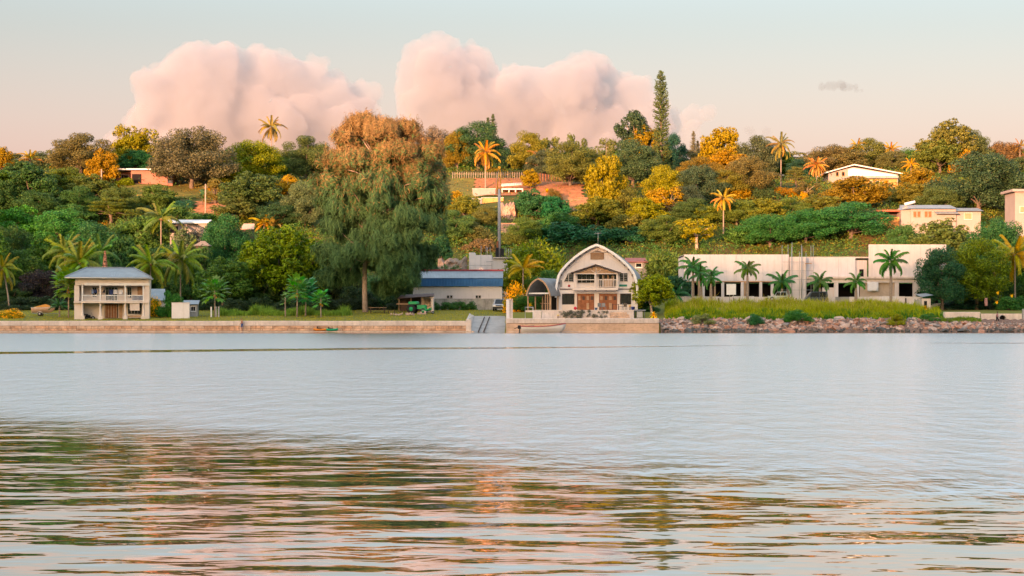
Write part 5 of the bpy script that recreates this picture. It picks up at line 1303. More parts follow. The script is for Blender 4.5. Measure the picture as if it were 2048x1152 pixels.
# gable wall above the floor band; end wall of the ground floor as piers
gz0 = z(587)
poly = [(a * .972, c - .17) for a, c in arc if c - .17 > gz0 + .02]
b = MB(); b.prism([(-5.2, gz0), (5.2, gz0)] + poly, 0.0, .25); b.build('gable_wall', m_white, A)
b = MB(); b.prism([(-5.2, 0), (5.2, 0)] + poly, 13.1, 13.3); b.build('rear_wall', m_white, A)
for a0, a1 in ((1113, 1123.5), (1149, 1154), (1188.5, 1198), (1234.5, 1240), (1262.5, 1275.5)):
    b = MB(); b.box(x(a0), x(a1), -.02, .30, -.15, gz0 - .003); b.build('pier', m_cream if 1148 < a0 < 1240 else m_white, A)
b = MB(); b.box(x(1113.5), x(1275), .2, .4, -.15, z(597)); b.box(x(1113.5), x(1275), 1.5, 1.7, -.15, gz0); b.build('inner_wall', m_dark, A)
for a0, a1 in ((1123.5, 1149), (1240, 1262.5)): b = MB(); b.box(x(a0) + .004, x(a1) - .004, .03, .2, -.1, z(609)); b.build('window_apron', m_cream, A)
for a0, a1 in ((1124, 1148.6), (1240.4, 1262)): window(A, x(a0) + .06, x(a1) - .06, z(608), z(589), .14, m_dkwood, m_glass, 3, 1, .05)
for a0, a1 in ((1154.3, 1188.2), (1198.3, 1234.2)):
    b = MB(); b.box(x(a0), x(a1), .10, .18, -.05, z(588)); d_ = b.build('folding_door', m_wood, A)
    n = 4
    for i in range(n):
        xa, xb = x(a0) + (x(a1) - x(a0)) * i / n + .03, x(a0) + (x(a1) - x(a0)) * (i + 1) / n - .03
        b = MB(); b.bbox(xa, xb, .04, .096, .0, z(590), .02); p_ = b.build('leaf_panel', m_wood, d_)
        b = MB(); b.box(xa + .09, xb - .09, .012, .038, z(600), z(592.5)); b.build('upper_light', m_dkwood if i % 2 else m_wood2, d_)
        b = MB(); b.bbox(xa + .08, xb - .08, .012, .038, .12, z(606), .02); b.build('lower_panel', m_wood2 if (i + 1) % 3 == 0 else m_wood, d_)
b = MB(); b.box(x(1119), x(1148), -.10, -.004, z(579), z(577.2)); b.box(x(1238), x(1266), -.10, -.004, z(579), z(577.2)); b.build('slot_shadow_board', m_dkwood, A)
# balcony
b = MB(); b.box(x(1146.5), x(1237), -1.35, -.004, z(580.5), z(576)); b.build('balcony_floor', m_cream, A)
for p in (1170, 1192, 1213.5, 1234): b = MB(); b.tube([(x(p), -1.3, z(580.6)), (x(p), -.1, z(580.9))], .06, 6); b.build('joist', m_dkwood, A)
for p in (1151, 1192, 1235.5): b = MB(); b.box(x(p) - .11, x(p) + .11, -1.28, -1.06, z(576), z(546.5)); b.build('balcony_post', m_cream, A)
ap, el, er, ez, az_ = x(1193.5), x(1143), x(1243), z(547.5), z(531)
for sx_, ex_ in ((-1, el), (1, er)):
    b = MB(); b.add([(ap, -1.7, az_), (ex_, -1.7, ez), (ex_, 0, ez), (ap, 0, az_), (ap, -1.7, az_ + .13), (ex_, -1.7, ez + .13), (ex_, 0, ez + .13), (ap, 0, az_ + .13)], [(0, 1, 2, 3), (7, 6, 5, 4), (0, 4, 5, 1), (1, 5, 6, 2)]); b.build('porch_roof', m_dkwood, A)
b = MB(); b.prism([(x(1152), z(547)), (x(1235), z(547)), (ap, az_ - .12)], -1.16, -1.08); b.build('porch_gable', m_wood2, A)
b = MB(); b.box(x(1150), x(1237), -1.24, -1.04, z(548.6), z(547)); b.build('tie_beam', m_cream, A)
b = MB(); b.tube([(ap, -1.2, az_ - .1), (ap, -1.2, z(547))], .06, 6); b.tube([(ap, -1.2, z(547)), (x(1183), -1.2, z(540))], .04, 5); b.tube([(ap, -1.2, z(547)), (x(1203), -1.2, z(540))], .04, 5); b.build('truss', m_cream, A)
window(A, x(1155), x(1190), z(565.5), z(548.5), 0, m_cream, m_glass, 4, 1, .06, .10, 'balcony_window', False)
window(A, x(1198), x(1205), z(575), z(548.5), 0, m_cream, m_glass, 1, 1, .05, .10, 'balcony_door', False)
b = MB(); b.box(x(1207), x(1226), -.09, -.004, z(575), z(548.5)); d_ = b.build('balcony_door', m_wood2, A)
for i in range(2): b = MB(); b.box(x(1209 + i * 9), x(1214.5 + i * 9), -.12, -.093, z(559), z(550)); b.build('pane', m_glass, d_)
window(A, x(1228), x(1234), z(575), z(548.5), 0, m_cream, m_glass, 1, 1, .05, .10, 'balcony_window', False)
ra = MB(); ra.box(x(1153), x(1234), -1.24, -1.16, z(560.5), z(559)); ra.box(x(1153), x(1234), -1.22, -1.18, z(574.5), z(573.5)); ro = ra.build('railing', m_cream, A)
bm_ = MB(); bm_.box(-.025, .025, -1.22, -1.18, 0, z(560.5) - z(573.5)); me = bm_.mesh('baluster', m_cream)
for i, p in enumerate(np.arange(1196, 1234, 3.2)): put('baluster', me, ro, (x(p), 0, z(573.5)))
b = MB(); b.box(x(1210), x(1225), -1.16, -1.12, z(574), z(558)); b.build('rail_board', m_wood2, ro)
# side windows with louvres, top vent with hood
for q in ([(1128, 563), (1146.5, 563), (1146.5, 546.5), (1136, 546.5)], [(1240, 563), (1255, 563), (1255, 546.5), (1240, 546.5)]):
    P_ = [(x(a), z(c)) for a, c in q]; b = MB(); b.prism(P_, -.05, -.004); w_ = b.build('louvred_window', m_glass, A)
    for i in range(5):
        b = MB(); zz = z(562 - i * 3.3); xa = P_[0][0] + (P_[3][0] - P_[0][0]) * (i / 4.2); b.box(xa + .03, P_[1][0] - .03, -.085, -.053, zz - .02, zz + .02); b.build('louvre', m_grey, w_)
    b = MB(); b.box((P_[0][0] + P_[1][0]) / 2 - .03, (P_[0][0] + P_[1][0]) / 2 + .03, -.09, -.052, P_[0][1], P_[2][1]); b.box(P_[0][0] - .05, P_[1][0] + .05, -.11, -.003, P_[0][1] - .08, P_[0][1] - .003); b.build('frame', m_cream, w_)
b = MB(); b.box(x(1181), x(1208), -.06, -.004, z(518.5), z(505.5)); v_ = b.build('gable_vent', m_dkwood, A)
for i in range(7):
    zz = z(518 - i * 1.85); b = MB(); b.add([(x(1181.5), -.13, zz - .04), (x(1207.5), -.13, zz - .04), (x(1207.5), -.063, zz + .05), (x(1181.5), -.063, zz + .05)], [(0, 1, 2, 3)]); b.build('louvre', m_wood2, v_)
b = MB(); b.prism([(x(1179.5), z(505)), (x(1209.5), z(505)), (x(1209.5), z(504)), (x(1194.5), z(499.5)), (x(1179.5), z(504))], -.28, -.004); b.build('vent_hood', m_cream, A)
b = MB(); b.prism([(x(1184), z(503.9)), (x(1205), z(503.9)), (x(1194.5), z(501))], -.30, -.284); b.build('hood_gap', m_dkwood, A)
for s_ in (-1, 1):
    for i in range(12, 40, 4):
        a, c = prof[i]; b = MB(); b.box(s_ * (a - .34) - .07, s_ * (a - .34) + .07, -.70, -.02, c - .28, c - .14); b.build('purlin_end', m_dkwood, A)
b = MB(); b.tube([(0, 2, 8.4), (0, 2, z(463))], .03, 5); b.tube([(-.5, 2, z(466)), (.55, 2, z(465))], .02, 5); b.tube([(-.3, 2.3, z(463)), (-.3, 1.6, z(463.5))], .015, 4); b.tube([(.3, 2.3, z(463)), (.3, 1.6, z(463.5))], .015, 4); b.build('aerial', m_metal, A)
b = MB(); b.box(x(1120), x(1124), -.05, -.003, z(574), z(560)); b.build('wall_vent', m_grey, A)
b = MB(); b.lathe([(.01, -.10), (.16, -.09), (.16, -.02)], 14, (x(1138), 0, z(571.5)), 'y'); b.build('red_disc', m_red, A)
b = MB(); b.box(x(1238.5), x(1254), -.10, -.02, z(573), z(569)); b.build('green_board', plain('green_paint', (.02, .22, .16), .6), A)

# boat shelter left of it
f = Fr(244.5, 1079, 619); x, z = f.x, f.z
B_ = empty('boat_shelter', f.loc, R(-24), 'small open shelter with pointed arch roof left of the arched house', 'shelter')
hp = smooth_prof([(1.72, 1.75), (1.58, 2.3), (1.22, 3.05), (.7, 3.65), (0, 4.05)]); ar2 = hp + [(-a, c) for a, c in hp[-2::-1]]
b = MB(); shell(b, ar2, .16, -.4, 5.2, 1.0); b.build('roof', m_rib, B_)
b = MB(); shell(b, [(p[0] * 1.01, p[1] + .012) for p in ar2], .2, -.48, -.405, 1.0); b.build('fascia', m_wood2, B_)
for xx in (-1.6, 1.55):
    for yy in (0.0, 2.4, 4.8): b = MB(); b.box(xx - .07, xx + .07, yy - .07, yy + .07, -.1, 2.2); b.build('post', m_wood2, B_)
b = MB(); b.box(-1.6, 1.55, -.06, .06, 1.98, 2.16); b.build('tie_beam', m_paintw, B_)
for xx in (.75, 1.05, 1.3): b = MB(); b.box(xx - .05, xx + .05, .1, .2, -.1, 1.98); b.build('stud', m_wood2, B_)
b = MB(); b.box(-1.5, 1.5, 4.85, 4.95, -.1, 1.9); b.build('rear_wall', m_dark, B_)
b = MB(); b.box(-1.9, 2.4, -.3, 5.4, -1.1, -.1); b.build('floor', m_conc, B_)
b = MB(); b.box(-.4, .55, 1.2, 1.9, .75, .82); b.tube([(-.3, 1.5, -.1), (-.3, 1.5, .75)], .05, 6); b.tube([(.45, 1.5, -.1), (.45, 1.5, .75)], .05, 6); b.build('workbench', m_wood2, B_)

# gate pillar pair, rail frame and steps
f = Fr(235.0, 1019, 641); x, z = f.x, f.z
o = empty('gate_pillar', f.loc, 0, 'tall white square gate pillar between ramp and arched house yard', 'pillar')
b = MB(); b.bbox(x(1012.5), x(1019), 0, .45, -.5, z(599), .03); b.build('shaft', m_white, o)
b = MB(); b.bbox(x(1019) + .01, x(1025.5), .25, .7, -.5, z(599.5), .03); b.build('return_wall', m_conc, o)
b = MB(); b.bbox(x(1012), x(1026), -.04, .74, z(599), z(597.8), .02); b.build('cap', m_conc, o)
f = Fr(237.0, 1058, 636); x, z = f.x, f.z
o = empty('white_gate_frame', f.loc, 0, 'white tubular gate with slatted steps beside the terrace wall', 'gate')
b = MB(); b.tube([(x(1050.5), 0, -.1), (x(1050.5), 0, z(614.5)), (x(1066), 0, z(614.5)), (x(1066), 0, -.1)], .05, 7); b.build('frame', m_paintw, o)
for i in range(5): b = MB(); b.bbox(x(1067), x(1082), .1 + i * .18, .1 + i * .18 + .16, -.05, z(633 - i * 3.2), .02); b.build('step', m_conc, o)
f = Fr(262.0, 1276, 540); 
# ------------------------------------------------------------------ building site, right
f = Fr(268.0, 1630, 603); x, z = f.x, f.z
Bs = empty('building_site_hall', f.loc, 0, 'long unfinished white concrete building with dark open bays behind the royal palms', 'building')
m_panel = plain('raw_white_panel', (.72, .68, .70), .85, var=.10, scale=.35, stain=(.50, .47, .45), streak=.12, bump=.06)
m_panel2 = plain('raw_pink_panel', (.74, .67, .66), .85, var=.10, scale=.35, stain=(.52, .46, .42), streak=.12, bump=.06)
def panels(p0, p1, n, y0, th, py0, py1, mat):
    for i in range(n):
        a, b_ = p0 + (p1 - p0) * i / n, p0 + (p1 - p0) * (i + 1) / n
        b = MB(); b.box(x(a) + .012, x(b_) - .012, y0 + (i % 2) * .012, y0 + th, z(py0), z(py1)); b.build('panel', mat, Bs)
panels(1368, 1578, 4, 0, .3, 562, 509, m_panel)
panels(1611, 1712, 3, .4, .3, 556, 515.5, m_panel)
panels(1737, 1892, 3, -.2, .3, 554, 489, m_panel2)
b = MB(); b.box(x(1368), x(1579), .02, 9, z(564), z(562.3)); b.build('orange_beam', plain('primed_beam', (.58, .33, .20), .8, var=.15), Bs)
b = MB(); b.box(x(1579), x(1611), -.9, 3, -1.2, z(514)); b.build('tower', m_panel2, Bs)
b = MB(); b.box(x(1712.5), x(1736.5), 1.0, 1.3, z(553), z(520)); b.build('link_wall', m_panel2, Bs)
window(Bs, x(1721), x(1730), z(553), z(538), 1.0, m_panel2, m_dark, 1, 1, .06, .08, 'opening', False)
b = MB(); b.box(x(1612), x(1850), -.9, 4, z(557.5), z(553.5)); b.build('canopy_slab', m_conc, Bs)
b = MB(); b.box(x(1612), x(1892), -.5, -.2, z(565.5), z(557.6)); b.build('lintel_beam', m_panel2, Bs)
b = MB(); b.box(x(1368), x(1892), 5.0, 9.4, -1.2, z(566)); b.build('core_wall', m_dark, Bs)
b = MB(); b.box(x(1368), x(1579), .32, 9, z(509.5) - .25, z(509.5) - .05); b.box(x(1611.2), x(1890), .8, 9, z(516), z(516) + .2); b.build('roof_slab', m_conc, Bs)
b = MB(); b.box(x(1368), x(1370.5), .3, 9, -1.2, z(509.6)); b.build('end_wall', m_panel, Bs)
b = MB(); b.box(x(1360), x(1895), .6, 5, -1.3, -.25); b.build('floor_slab', m_conc, Bs)
for p in (1386, 1398, 1407, 1430, 1446, 1485, 1490, 1522, 1545): b = MB(); w_ = .13 if p in (1398, 1430, 1490) else .22; b.box(x(p) - w_, x(p) + w_ * .8, .05, .05 + 2 * w_, -1.2, z(564.2)); b.build('column', m_wood2 if w_ < .2 else m_panel2, Bs)
for p in (1671.5, 1713, 1792.5, 1829): b = MB(); b.box(x(p) - .28, x(p) + .28, -.45, .1, -1.2, z(565.6)); b.build('column', m_panel2, Bs)
b = MB(); b.box(x(1720), x(1790), .0, .25, -1.2, z(565.6)); b.build('infill_wall', plain('bare_render', (.52, .42, .34), .9, var=.15), Bs)
b = MB(); b.box(x(1829.5), x(1860), -.1, .05, z(583), z(566)); b.build('white_board', m_paintw, Bs)
b = MB(); b.box(x(1645), x(1671), .1, .3, -1.2, z(575)); b.build('infill_wall', m_panel2, Bs)
g = [[(x(1733 + 22 * k / 8), -.62 + .05 * math.sin(k * 1.9 + r), z(564.5 + 18 * r / 6 + .5 * math.sin(k))) for k in range(9)] for r in range(7)]
b = MB(); b.sheet(g); o = b.build('tarpaulin', plain('white_tarp', (.74, .74, .78), .6, var=.06), None, f.loc); tag(o, 'white tarpaulin hung below the canopy of the building site', 'tarpaulin'); o.modifiers.new('s', 'SOLIDIFY').thickness = .02
b = MB()
# scaffold round the tower
sc = empty('scaffold', (X_(1600, 266), 266.0, f.loc[2] - .8), 0, 'thin tube scaffold around the square tower of the building site', 'scaffold')
sx = lambda p: (p - 1600) / S_(266.0); sz = lambda p: Z_(p, 266.0) - (f.loc[2] - .8)
for p, t_ in ((1566, 490), (1578, 489), (1583, 494), (1586, 484), (1599, 503), (1603, 489), (1606, 492), (1614, 505), (1624, 490), (1626.5, 490)):
    b = MB(); b.tube([(sx(p), 0 if p % 2 else .9, -.3), (sx(p), 0 if p % 2 else .9, sz(t_))], .035, 5); b.build('standard', m_metal, sc)
for py in (524, 541.5, 559.5, 580): b = MB(); b.tube([(sx(1566), -.05, sz(py)), (sx(1627), -.05, sz(py))], .03, 5); b.build('ledger', m_metal, sc)
b = MB(); b.box(sx(1612), sx(1624), .1, .9, sz(527.5), sz(526)); b.build('platform', m_wood2, sc)
# notice board
f2 = Fr(256.0, 1462.5, 602); o = empty('notice_board', f2.loc, 0, 'blank white notice board on two posts before the open bays', 'sign')
b = MB(); b.bbox(f2.x(1453), f2.x(1472), 0, .06, f2.z(589.5), f2.z(568), .01); b.build('board', m_paintw, o)
for p in (1459.5, 1467): b = MB(); b.tube([(f2.x(p), .1, -.4), (f2.x(p), .1, f2.z(567))], .04, 6); b.build('post', m_metal, o)
# white hoarding along the site
f3 = Fr(262.0, 1600, 608); i = 0
o = empty('hoarding', f3.loc, 0, 'low white hoarding of sheets running along the building site', 'fence')
p = 1350
hr = random.Random(3)
while p < 1838:
    w_ = hr.uniform(15, 30); b = MB(); gap = 1518 < p < 1546
    if 1545 < p < 1630: top = 597
    else: top = 593 + hr.uniform(-.7, .8)
    b.box(f3.x(p) + .01, f3.x(p + w_) - .01, hr.uniform(-.03, .03), .05, -1.0, f3.z(top)); b.build('sheet', m_grey if (1668 < p < 1690) else (m_panel if hr.random() < .7 else m_panel2), o); p += w_
for p in (1437, 1467, 1533, 1592, 1811): b = MB(); b.box(f3.x(p) - .07, f3.x(p) + .07, -.25, -.1, -1.0, f3.z(596)); b.build('post', m_dkwood, o)
# shack at the end
f4 = Fr(255.0, 1848, 614); x4, z4 = f4.x, f4.z
o = empty('tin_shack', f4.loc, R(8), 'weathered grey shack half under the dark tree at the end of the hoarding', 'shed')
for i in range(8): b = MB(); a = x4(1828 + i * 2.0); b.box(a, a + .12, 0, .05, -.4, z4(598 + (i * 7) % 3)); b.build('plank', m_grey, o)
b = MB(); b.box(x4(1844), x4(1862), 0, 2, -.4, z4(597)); b.build('wall', m_conc, o)
b = MB(); corr(b, (x4(1841), -.3, z4(594)), (x4(1866), -.3, z4(590)), (x4(1866), 2.4, z4(586)), (x4(1843), 2.4, z4(588)), 9, .02); b.build('roof', m_tin, o)
b = MB(); b.box(x4(1848), x4(1854), -.05, .02, -.2, z4(602)); b.build('doorway', m_dark, o)

# ------------------------------------------------------------------ houses on the hill
def hill_house(name, pxc, pyb, label, rz=0, Y=None):
    Y = Y or hit(pxc, pyb); fr = Fr(Y, pxc, pyb); return fr, empty(name, fr.loc, rz, label, 'house')
m_pinkw = plain('pink_wall', (.40, .17, .13), .85, var=.15, scale=.5); m_orange = plain('orange_wall', (.66, .33, .11), .85, var=.15, scale=.5)
f, o = hill_house('pink_house', 288, 368, 'low pink house with flat white roof under the dome trees, upper left'); x, z = f.x, f.z
b = MB(); b.box(x(262), x(345), .0, 6, -1, z(341)); b.box(x(228), x(262) - .01, 1.4, 6, -1, z(343)); b.build('wall', m_pinkw, o)
b = MB(); b.bbox(x(222), x(350), -.9, 6.4, z(340.5), z(337.5), .04); b.build('roof', m_paintw, o)
b = MB(); b.box(x(264), x(283), -.03, -.004, z(366), z(348)); b.build('doorway', m_dark, o)
window(o, x(240), x(254), z(362), z(349), 1.4, m_paintw, m_glass, 3, 1)
b = MB(); b.box(x(335), x(345), -.05, -.004, z(367), z(344)); b.build('door', plain('slate_door', (.06, .07, .09), .7), o)
f, o = hill_house('long_white_roof_house', 385, 470, 'house with long low white roof in the trees right of the veranda house', Y=312); x, z = f.x, f.z
b = MB(); b.box(x(340), x(414), 0, 5, -7, z(446)); b.build('wall', m_hill, o)
b = MB(); b.add([(x(330), -.7, z(447)), (x(418), -.7, z(447)), (x(418), 3, z(439)), (x(330), 3, z(439)), (x(330), -.7, z(445)), (x(418), -.7, z(445)), (x(418), 3, z(437.5)), (x(330), 3, z(437.5))], [(0, 3, 2, 1), (4, 5, 6, 7), (0, 1, 5, 4), (1, 2, 6, 5), (3, 0, 4, 7)]); b.build('roof', m_paintw, o)
b = MB(); b.box(x(340), x(356), -.04, -.004, z(466), z(452)); b.build('opening', m_dark, o)
f, o = hill_house('thatched_hut', 406, 505, 'little hut with grey thatched hip roof below the white-roofed house', Y=297); x, z = f.x, f.z; o['category'] = 'hut'
b = MB(); b.add([(x(389), -1.2, z(492)), (x(422), -1.2, z(492)), (x(422), 1.4, z(492)), (x(389), 1.4, z(492)), (x(402), 0, z(482)), (x(410), 0, z(482))], [(0, 1, 5, 4), (1, 2, 5), (2, 3, 4, 5), (3, 0, 4), (0, 3, 2, 1)]); b.build('thatch', plain('thatch', (.30, .24, .20), .95, var=.3, scale=4, bump=.8), o)
b = MB(); b.box(x(393), x(418), -.9, 1.1, -8, z(492) - .02); b.build('wall', m_dkwood, o)
f, o = hill_house('orange_roof_house', 497, 468, 'small hut with sunlit peach roof peeping above the big leafy shore tree', Y=313); x, z = f.x, f.z; o['category'] = 'hut'
b = MB(); b.add([(x(482), -.6, z(459)), (x(509), -.6, z(459)), (x(506), 2, z(447)), (x(484), 2, z(447)), (x(482), -.6, z(458)), (x(509), -.6, z(458)), (x(506), 2, z(446)), (x(484), 2, z(446))], [(0, 3, 2, 1), (4, 5, 6, 7), (0, 1, 5, 4), (1, 2, 6, 5), (3, 0, 4, 7)]); b.build('roof', plain('peach_roof', (.66, .42, .30), .7, var=.12), o)
b = MB(); b.box(x(485), x(505), 0, 2, -7, z(459) - .02); b.build('wall', m_dkwood, o)
# cleared plot: open shed, low white walls, fence, retaining wall
f, o = hill_house('open_pergola_shed', 1024, 386, 'open shed with railed sloping roof beside the yellow mast head'); x, z = f.x, f.z; o['category'] = 'shed'
for i in range(12): b = MB(); p = 1003 + i * 3.5; b.tube([(x(p), -1.2, z(373 - i * .25)), (x(p), 1.8, z(367 - i * .25))], .06, 5); b.build('rafter', m_paintw, o)
for q in ((-1.2, 373.2, 370.4), (1.8, 367.2, 364.4), (.3, 370.4, 367.4)): b = MB(); b.tube([(x(1001), q[0], z(q[1])), (x(1044), q[0], z(q[2]))], .06, 5); b.build('purlin', m_paintw, o)
b = MB(); b.box(x(1003), x(1046), -.9, 2, z(380), z(377.5)); b.build('roof_beam', m_white, o)
for p in (1004, 1018, 1031, 1045): b = MB(); b.box(x(p) - .12, x(p) + .12, -.8, -.55, -1, z(380)); b.build('post', m_conc, o)
b = MB(); b.box(x(1003), x(1046), 1.6, 1.8, -1, z(380)); b.build('rear_wall', m_dark, o)
for nm, px, pb, pt, w_, lab, mt in (('white_plot_wall', 968, 391, 378, 46, 'broken white wall on the cleared plot left of the mast', m_hill), ('low_plot_wall', 954, 409, 398, 20, 'short white wall stump below the broken white wall', m_hill), ('orange_plot_wall', 985, 405, 396, 44, 'sunlit orange wall below the broken white wall', m_orange)):
    f, o = hill_house(nm, px, pb, lab); o['category'] = 'wall'; b = MB(); b.bbox(-w_ / 2 / f.s, w_ / 2 / f.s, 0, .3, -.8, f.z(pt), .04); b.build('wall', mt, o)
    b = MB(); b.bbox(-w_ / 2 / f.s - .05, w_ / 2 / f.s + .05, -.05, .35, f.z(pt), f.z(pt) + .1, .02); b.build('coping', m_conc, o)
f, o = hill_house('stone_retaining_wall', 1022, 466, 'grey stone retaining wall on the slope right of the mast'); o['category'] = 'wall'
b = MB(); b.box(f.x(1002), f.x(1042), .1, .5, -.8, f.z(446)); b.build('core', m_mortar, o)
hr = random.Random(8); m_dkstone = plain('dark_stone', (.15, .13, .12), .95, var=.35, bump=.5)
for r in range(4):
    xx = f.x(1002)
    while xx < f.x(1041): L = hr.uniform(.4, .9); b = MB(); b.bbox(xx + .015, min(xx + L, f.x(1042)) - .015, -.02 - hr.uniform(0, .05), .12, r * .4, r * .4 + .38, .04); b.build('stone', m_dkstone, o); xx += L
def rockgrid(f, p0, p1, q0, q1, seed, nx=22, nz=16):
    from mathutils import noise as mn
    g = []
    for r in range(nz + 1):
        row = []
        for k in range(nx + 1):
            u, v = k / nx, r / nz; h = mn.fractal(Vector((u * 5 + seed, v * 4, seed * 3.1)), .9, 2.1, 4); edge = min(u, 1 - u, (1 - v) * 1.2) * 6
            row.append((f.x(p0 + (p1 - p0) * u), -h * .55 * min(1, edge) + v * 1.6 + (1 - min(1, edge)) * 1.6, f.z(q0 + (q1 - q0) * v * (1 + .25 * mn.noise(Vector((u * 6, seed, 0)))))))
        g.append(row)
    return g
f, o = hill_house('rock_face', 1018, 440, 'bare pinkish rock cut on the slope just right of the mast'); o['category'] = 'rock'
b = MB(); b.sheet(rockgrid(f, 1001, 1036, 444, 404, 3), False); b.build('rock', plain('pink_rock', (.48, .30, .22), .95, var=.35, scale=.8, bump=.8), o)
f, o = hill_house('rock_face', 930, 545, 'pale pinkish quarry face behind the blue-fronted hall', Y=289); o['category'] = 'rock'
b = MB(); b.sheet(rockgrid(f, 874, 934, 552, 516, 4), False); b.build('rock', plain('pale_rock', (.36, .26, .20), .95, var=.4, scale=1.2, bump=.8, stain=(.12, .14, .07), streak=.6), o)
tree('bush2', 905, 512, 66, 'green scrub in front of the pale quarry face behind the hall', (.05, .10, .035), Y=284, name='hill_bush', cat='bush', hmin=1.5)
f, o = hill_house('hillside_fence', 1112, 364, 'brown slatted fence on the ridge left of the olive tree'); o['category'] = 'fence'
for i in range(42): b = MB(); p = 1074 + i * 1.85; b.box(f.x(p), f.x(p + 1.2), 0, .05, -1.2 - (p - 1112) / f.s * .1, 1.35 - (p - 1112) / f.s * .12); b.build('slat', m_dkwood if i % 3 else m_wood, o)
for zz in (.3, 1.0): b = MB(); b.tube([(f.x(1074), .1, zz + .45), (f.x(1152), .1, zz - .5)], .04, 5); b.build('rail', m_dkwood, o)
f, o = hill_house('ridge_fence', 960, 356, 'thin stick fence on the ridge behind the sunlit palm'); o['category'] = 'fence'
for i in range(34): b = MB(); p = 905 + i * 4.6; b.tube([(f.x(p), 0, -.8), (f.x(p) + .05, 0, 1.2)], .05, 5); b.build('stake', m_pale_bark, o)
b = MB(); b.tube([(f.x(905), 0, .8), (f.x(1058), 0, .8)], .03, 5); b.build('rail', m_pale_bark, o)
# terraces of bare red earth and mown lawn, lying on the slope
def patch(name, label, pts, mat, n=14):
    """a sheet draped over the hillside inside a photo outline of four corners"""
    g = []
    for r in range(n + 1):
        row = []
        for c in range(n + 1):
            u, v = c / n, r / n; px = (pts[0][0] * (1 - u) + pts[1][0] * u) * (1 - v) + (pts[3][0] * (1 - u) + pts[2][0] * u) * v; py = (pts[0][1] * (1 - u) + pts[1][1] * u) * (1 - v) + (pts[3][1] * (1 - u) + pts[2][1] * u) * v
            px += 5 * math.sin(r * 2.1 + c); Y = hit(px, py); xx = X_(px, Y); row.append((xx, Y, gz(xx, Y) + .12))
        g.append(row)
    b = MB(); b.sheet(g); return tag(b.build(name, mat), kind='structure')
m_earth = plain('red_earth', (.42, .17, .075), .95, var=.35, scale=.7, bump=.6); m_lawn2 = plain('hill_lawn', (.20, .17, .03), .95, var=.3, scale=.6, bump=.5)
patch('hill_lawn_ground', '', [(238, 397), (432, 397), (425, 368), (240, 370)], m_lawn2)
patch('red_terrace_ground', '', [(388, 432), (470, 430), (465, 402), (392, 404)], m_earth)
patch('plot_earth_ground', '', [(945, 392), (1065, 392), (1065, 356), (950, 358)], m_earth)
patch('plot_earth_ground', '', [(1070, 392), (1165, 400), (1165, 368), (1070, 362)], m_earth)
patch('hill_lawn_ground', '', [(895, 400), (950, 396), (950, 358), (900, 358)], m_lawn2)
patch('plot_earth_ground', '', [(1112, 422), (1185, 425), (1180, 396), (1115, 394)], plain('orange_bank', (.46, .22, .10), .95, var=.35, scale=.8, bump=.6))
# white gable house
f, o = hill_house('white_gable_house', 1722, 376, 'white house with wide low gable roof high on the right hillside', Y=372); x, z = f.x, f.z
b = MB(); b.prism([(x(1657), -4), (x(1796), -4), (x(1796), z(349)), (x(1707), z(334)), (x(1657), z(346))], 0, 8); b.build('wall', m_hill, o)
b = MB(); b.prism([(x(1696), z(352)), (x(1793), z(352)), (x(1793), z(350)), (x(1707), z(336)), (x(1696), z(338.5))], -.06, -.004); b.build('gable_panel', m_paintw, o)
for q in ((1648, 347.5, 1707, 331), (1707, 331, 1803, 349)):
    b = MB(); a, c, d, e_ = x(q[0]), z(q[1]), x(q[2]), z(q[3]); b.add([(a, -1.0, c), (d, -1.0, e_), (d, 8.5, e_), (a, 8.5, c), (a, -1.0, c + .2), (d, -1.0, e_ + .2), (d, 8.5, e_ + .2), (a, 8.5, c + .2)], [(0, 3, 2, 1), (4, 5, 6, 7), (0, 1, 5, 4), (1, 2, 6, 5), (3, 0, 4, 7)]); b.build('roof', m_paintw, o)
b = MB(); b.box(x(1720), x(1795), -.9, -.004, z(357), z(352.5)); b.build('porch_fascia', m_grey, o)
b = MB(); b.box(x(1722), x(1794), -.05, -.004, z(374), z(358)); b.build('porch_wall', m_orange, o)
for p in (1738, 1752, 1765): window(o, x(p), x(p + 6), z(371), z(362), -.05, m_paintw, m_glass, 1, 1, .05)
for p in (1672, 1684): window(o, x(p), x(p + 5), z(352), z(344), 0, m_orange, m_glass, 1, 1, .05)
# lower houses
f, o = hill_house('tin_roofed_house', 1885, 450, 'white house with grey tin roofs and four brown windows below the umbrella tree', Y=326); x, z = f.x, f.z
b = MB(); b.box(x(1822), x(1912), 0, 6, -5, z(418)); b.box(x(1912) + .01, x(1963), .5, 6, -5, z(421)); b.build('wall', m_hill, o)
b = MB(); b.prism([(x(1803), -5), (x(1822) - .005, -5), (x(1822) - .005, z(418)), (x(1812), z(412)), (x(1803), z(420))], .3, 6); b.build('gable_end', m_hill, o)
b = MB(); corr(b, (x(1818), -.6, z(417.5)), (x(1914), -.6, z(417.5)), (x(1908), 3, z(408)), (x(1808), 3, z(408)), 30, .03); b.build('roof', m_tin, o)
b = MB(); corr(b, (x(1800), .2, z(420)), (x(1818), -.6, z(417.5)), (x(1808), 3, z(408)), (x(1806), 3, z(408)), 8, .03); b.build('roof_hip', m_tin, o)
b = MB(); corr(b, (x(1911), -.2, z(422)), (x(1967), -.2, z(422)), (x(1964), 3, z(414)), (x(1909), 3, z(414)), 16, .03); b.build('lower_roof', m_tin, o)
for p in (1827, 1835, 1849.5, 1857): window(o, x(p), x(p + 5.6), z(434), z(423), 0, m_wood2, m_wood, 1, 1, .04)
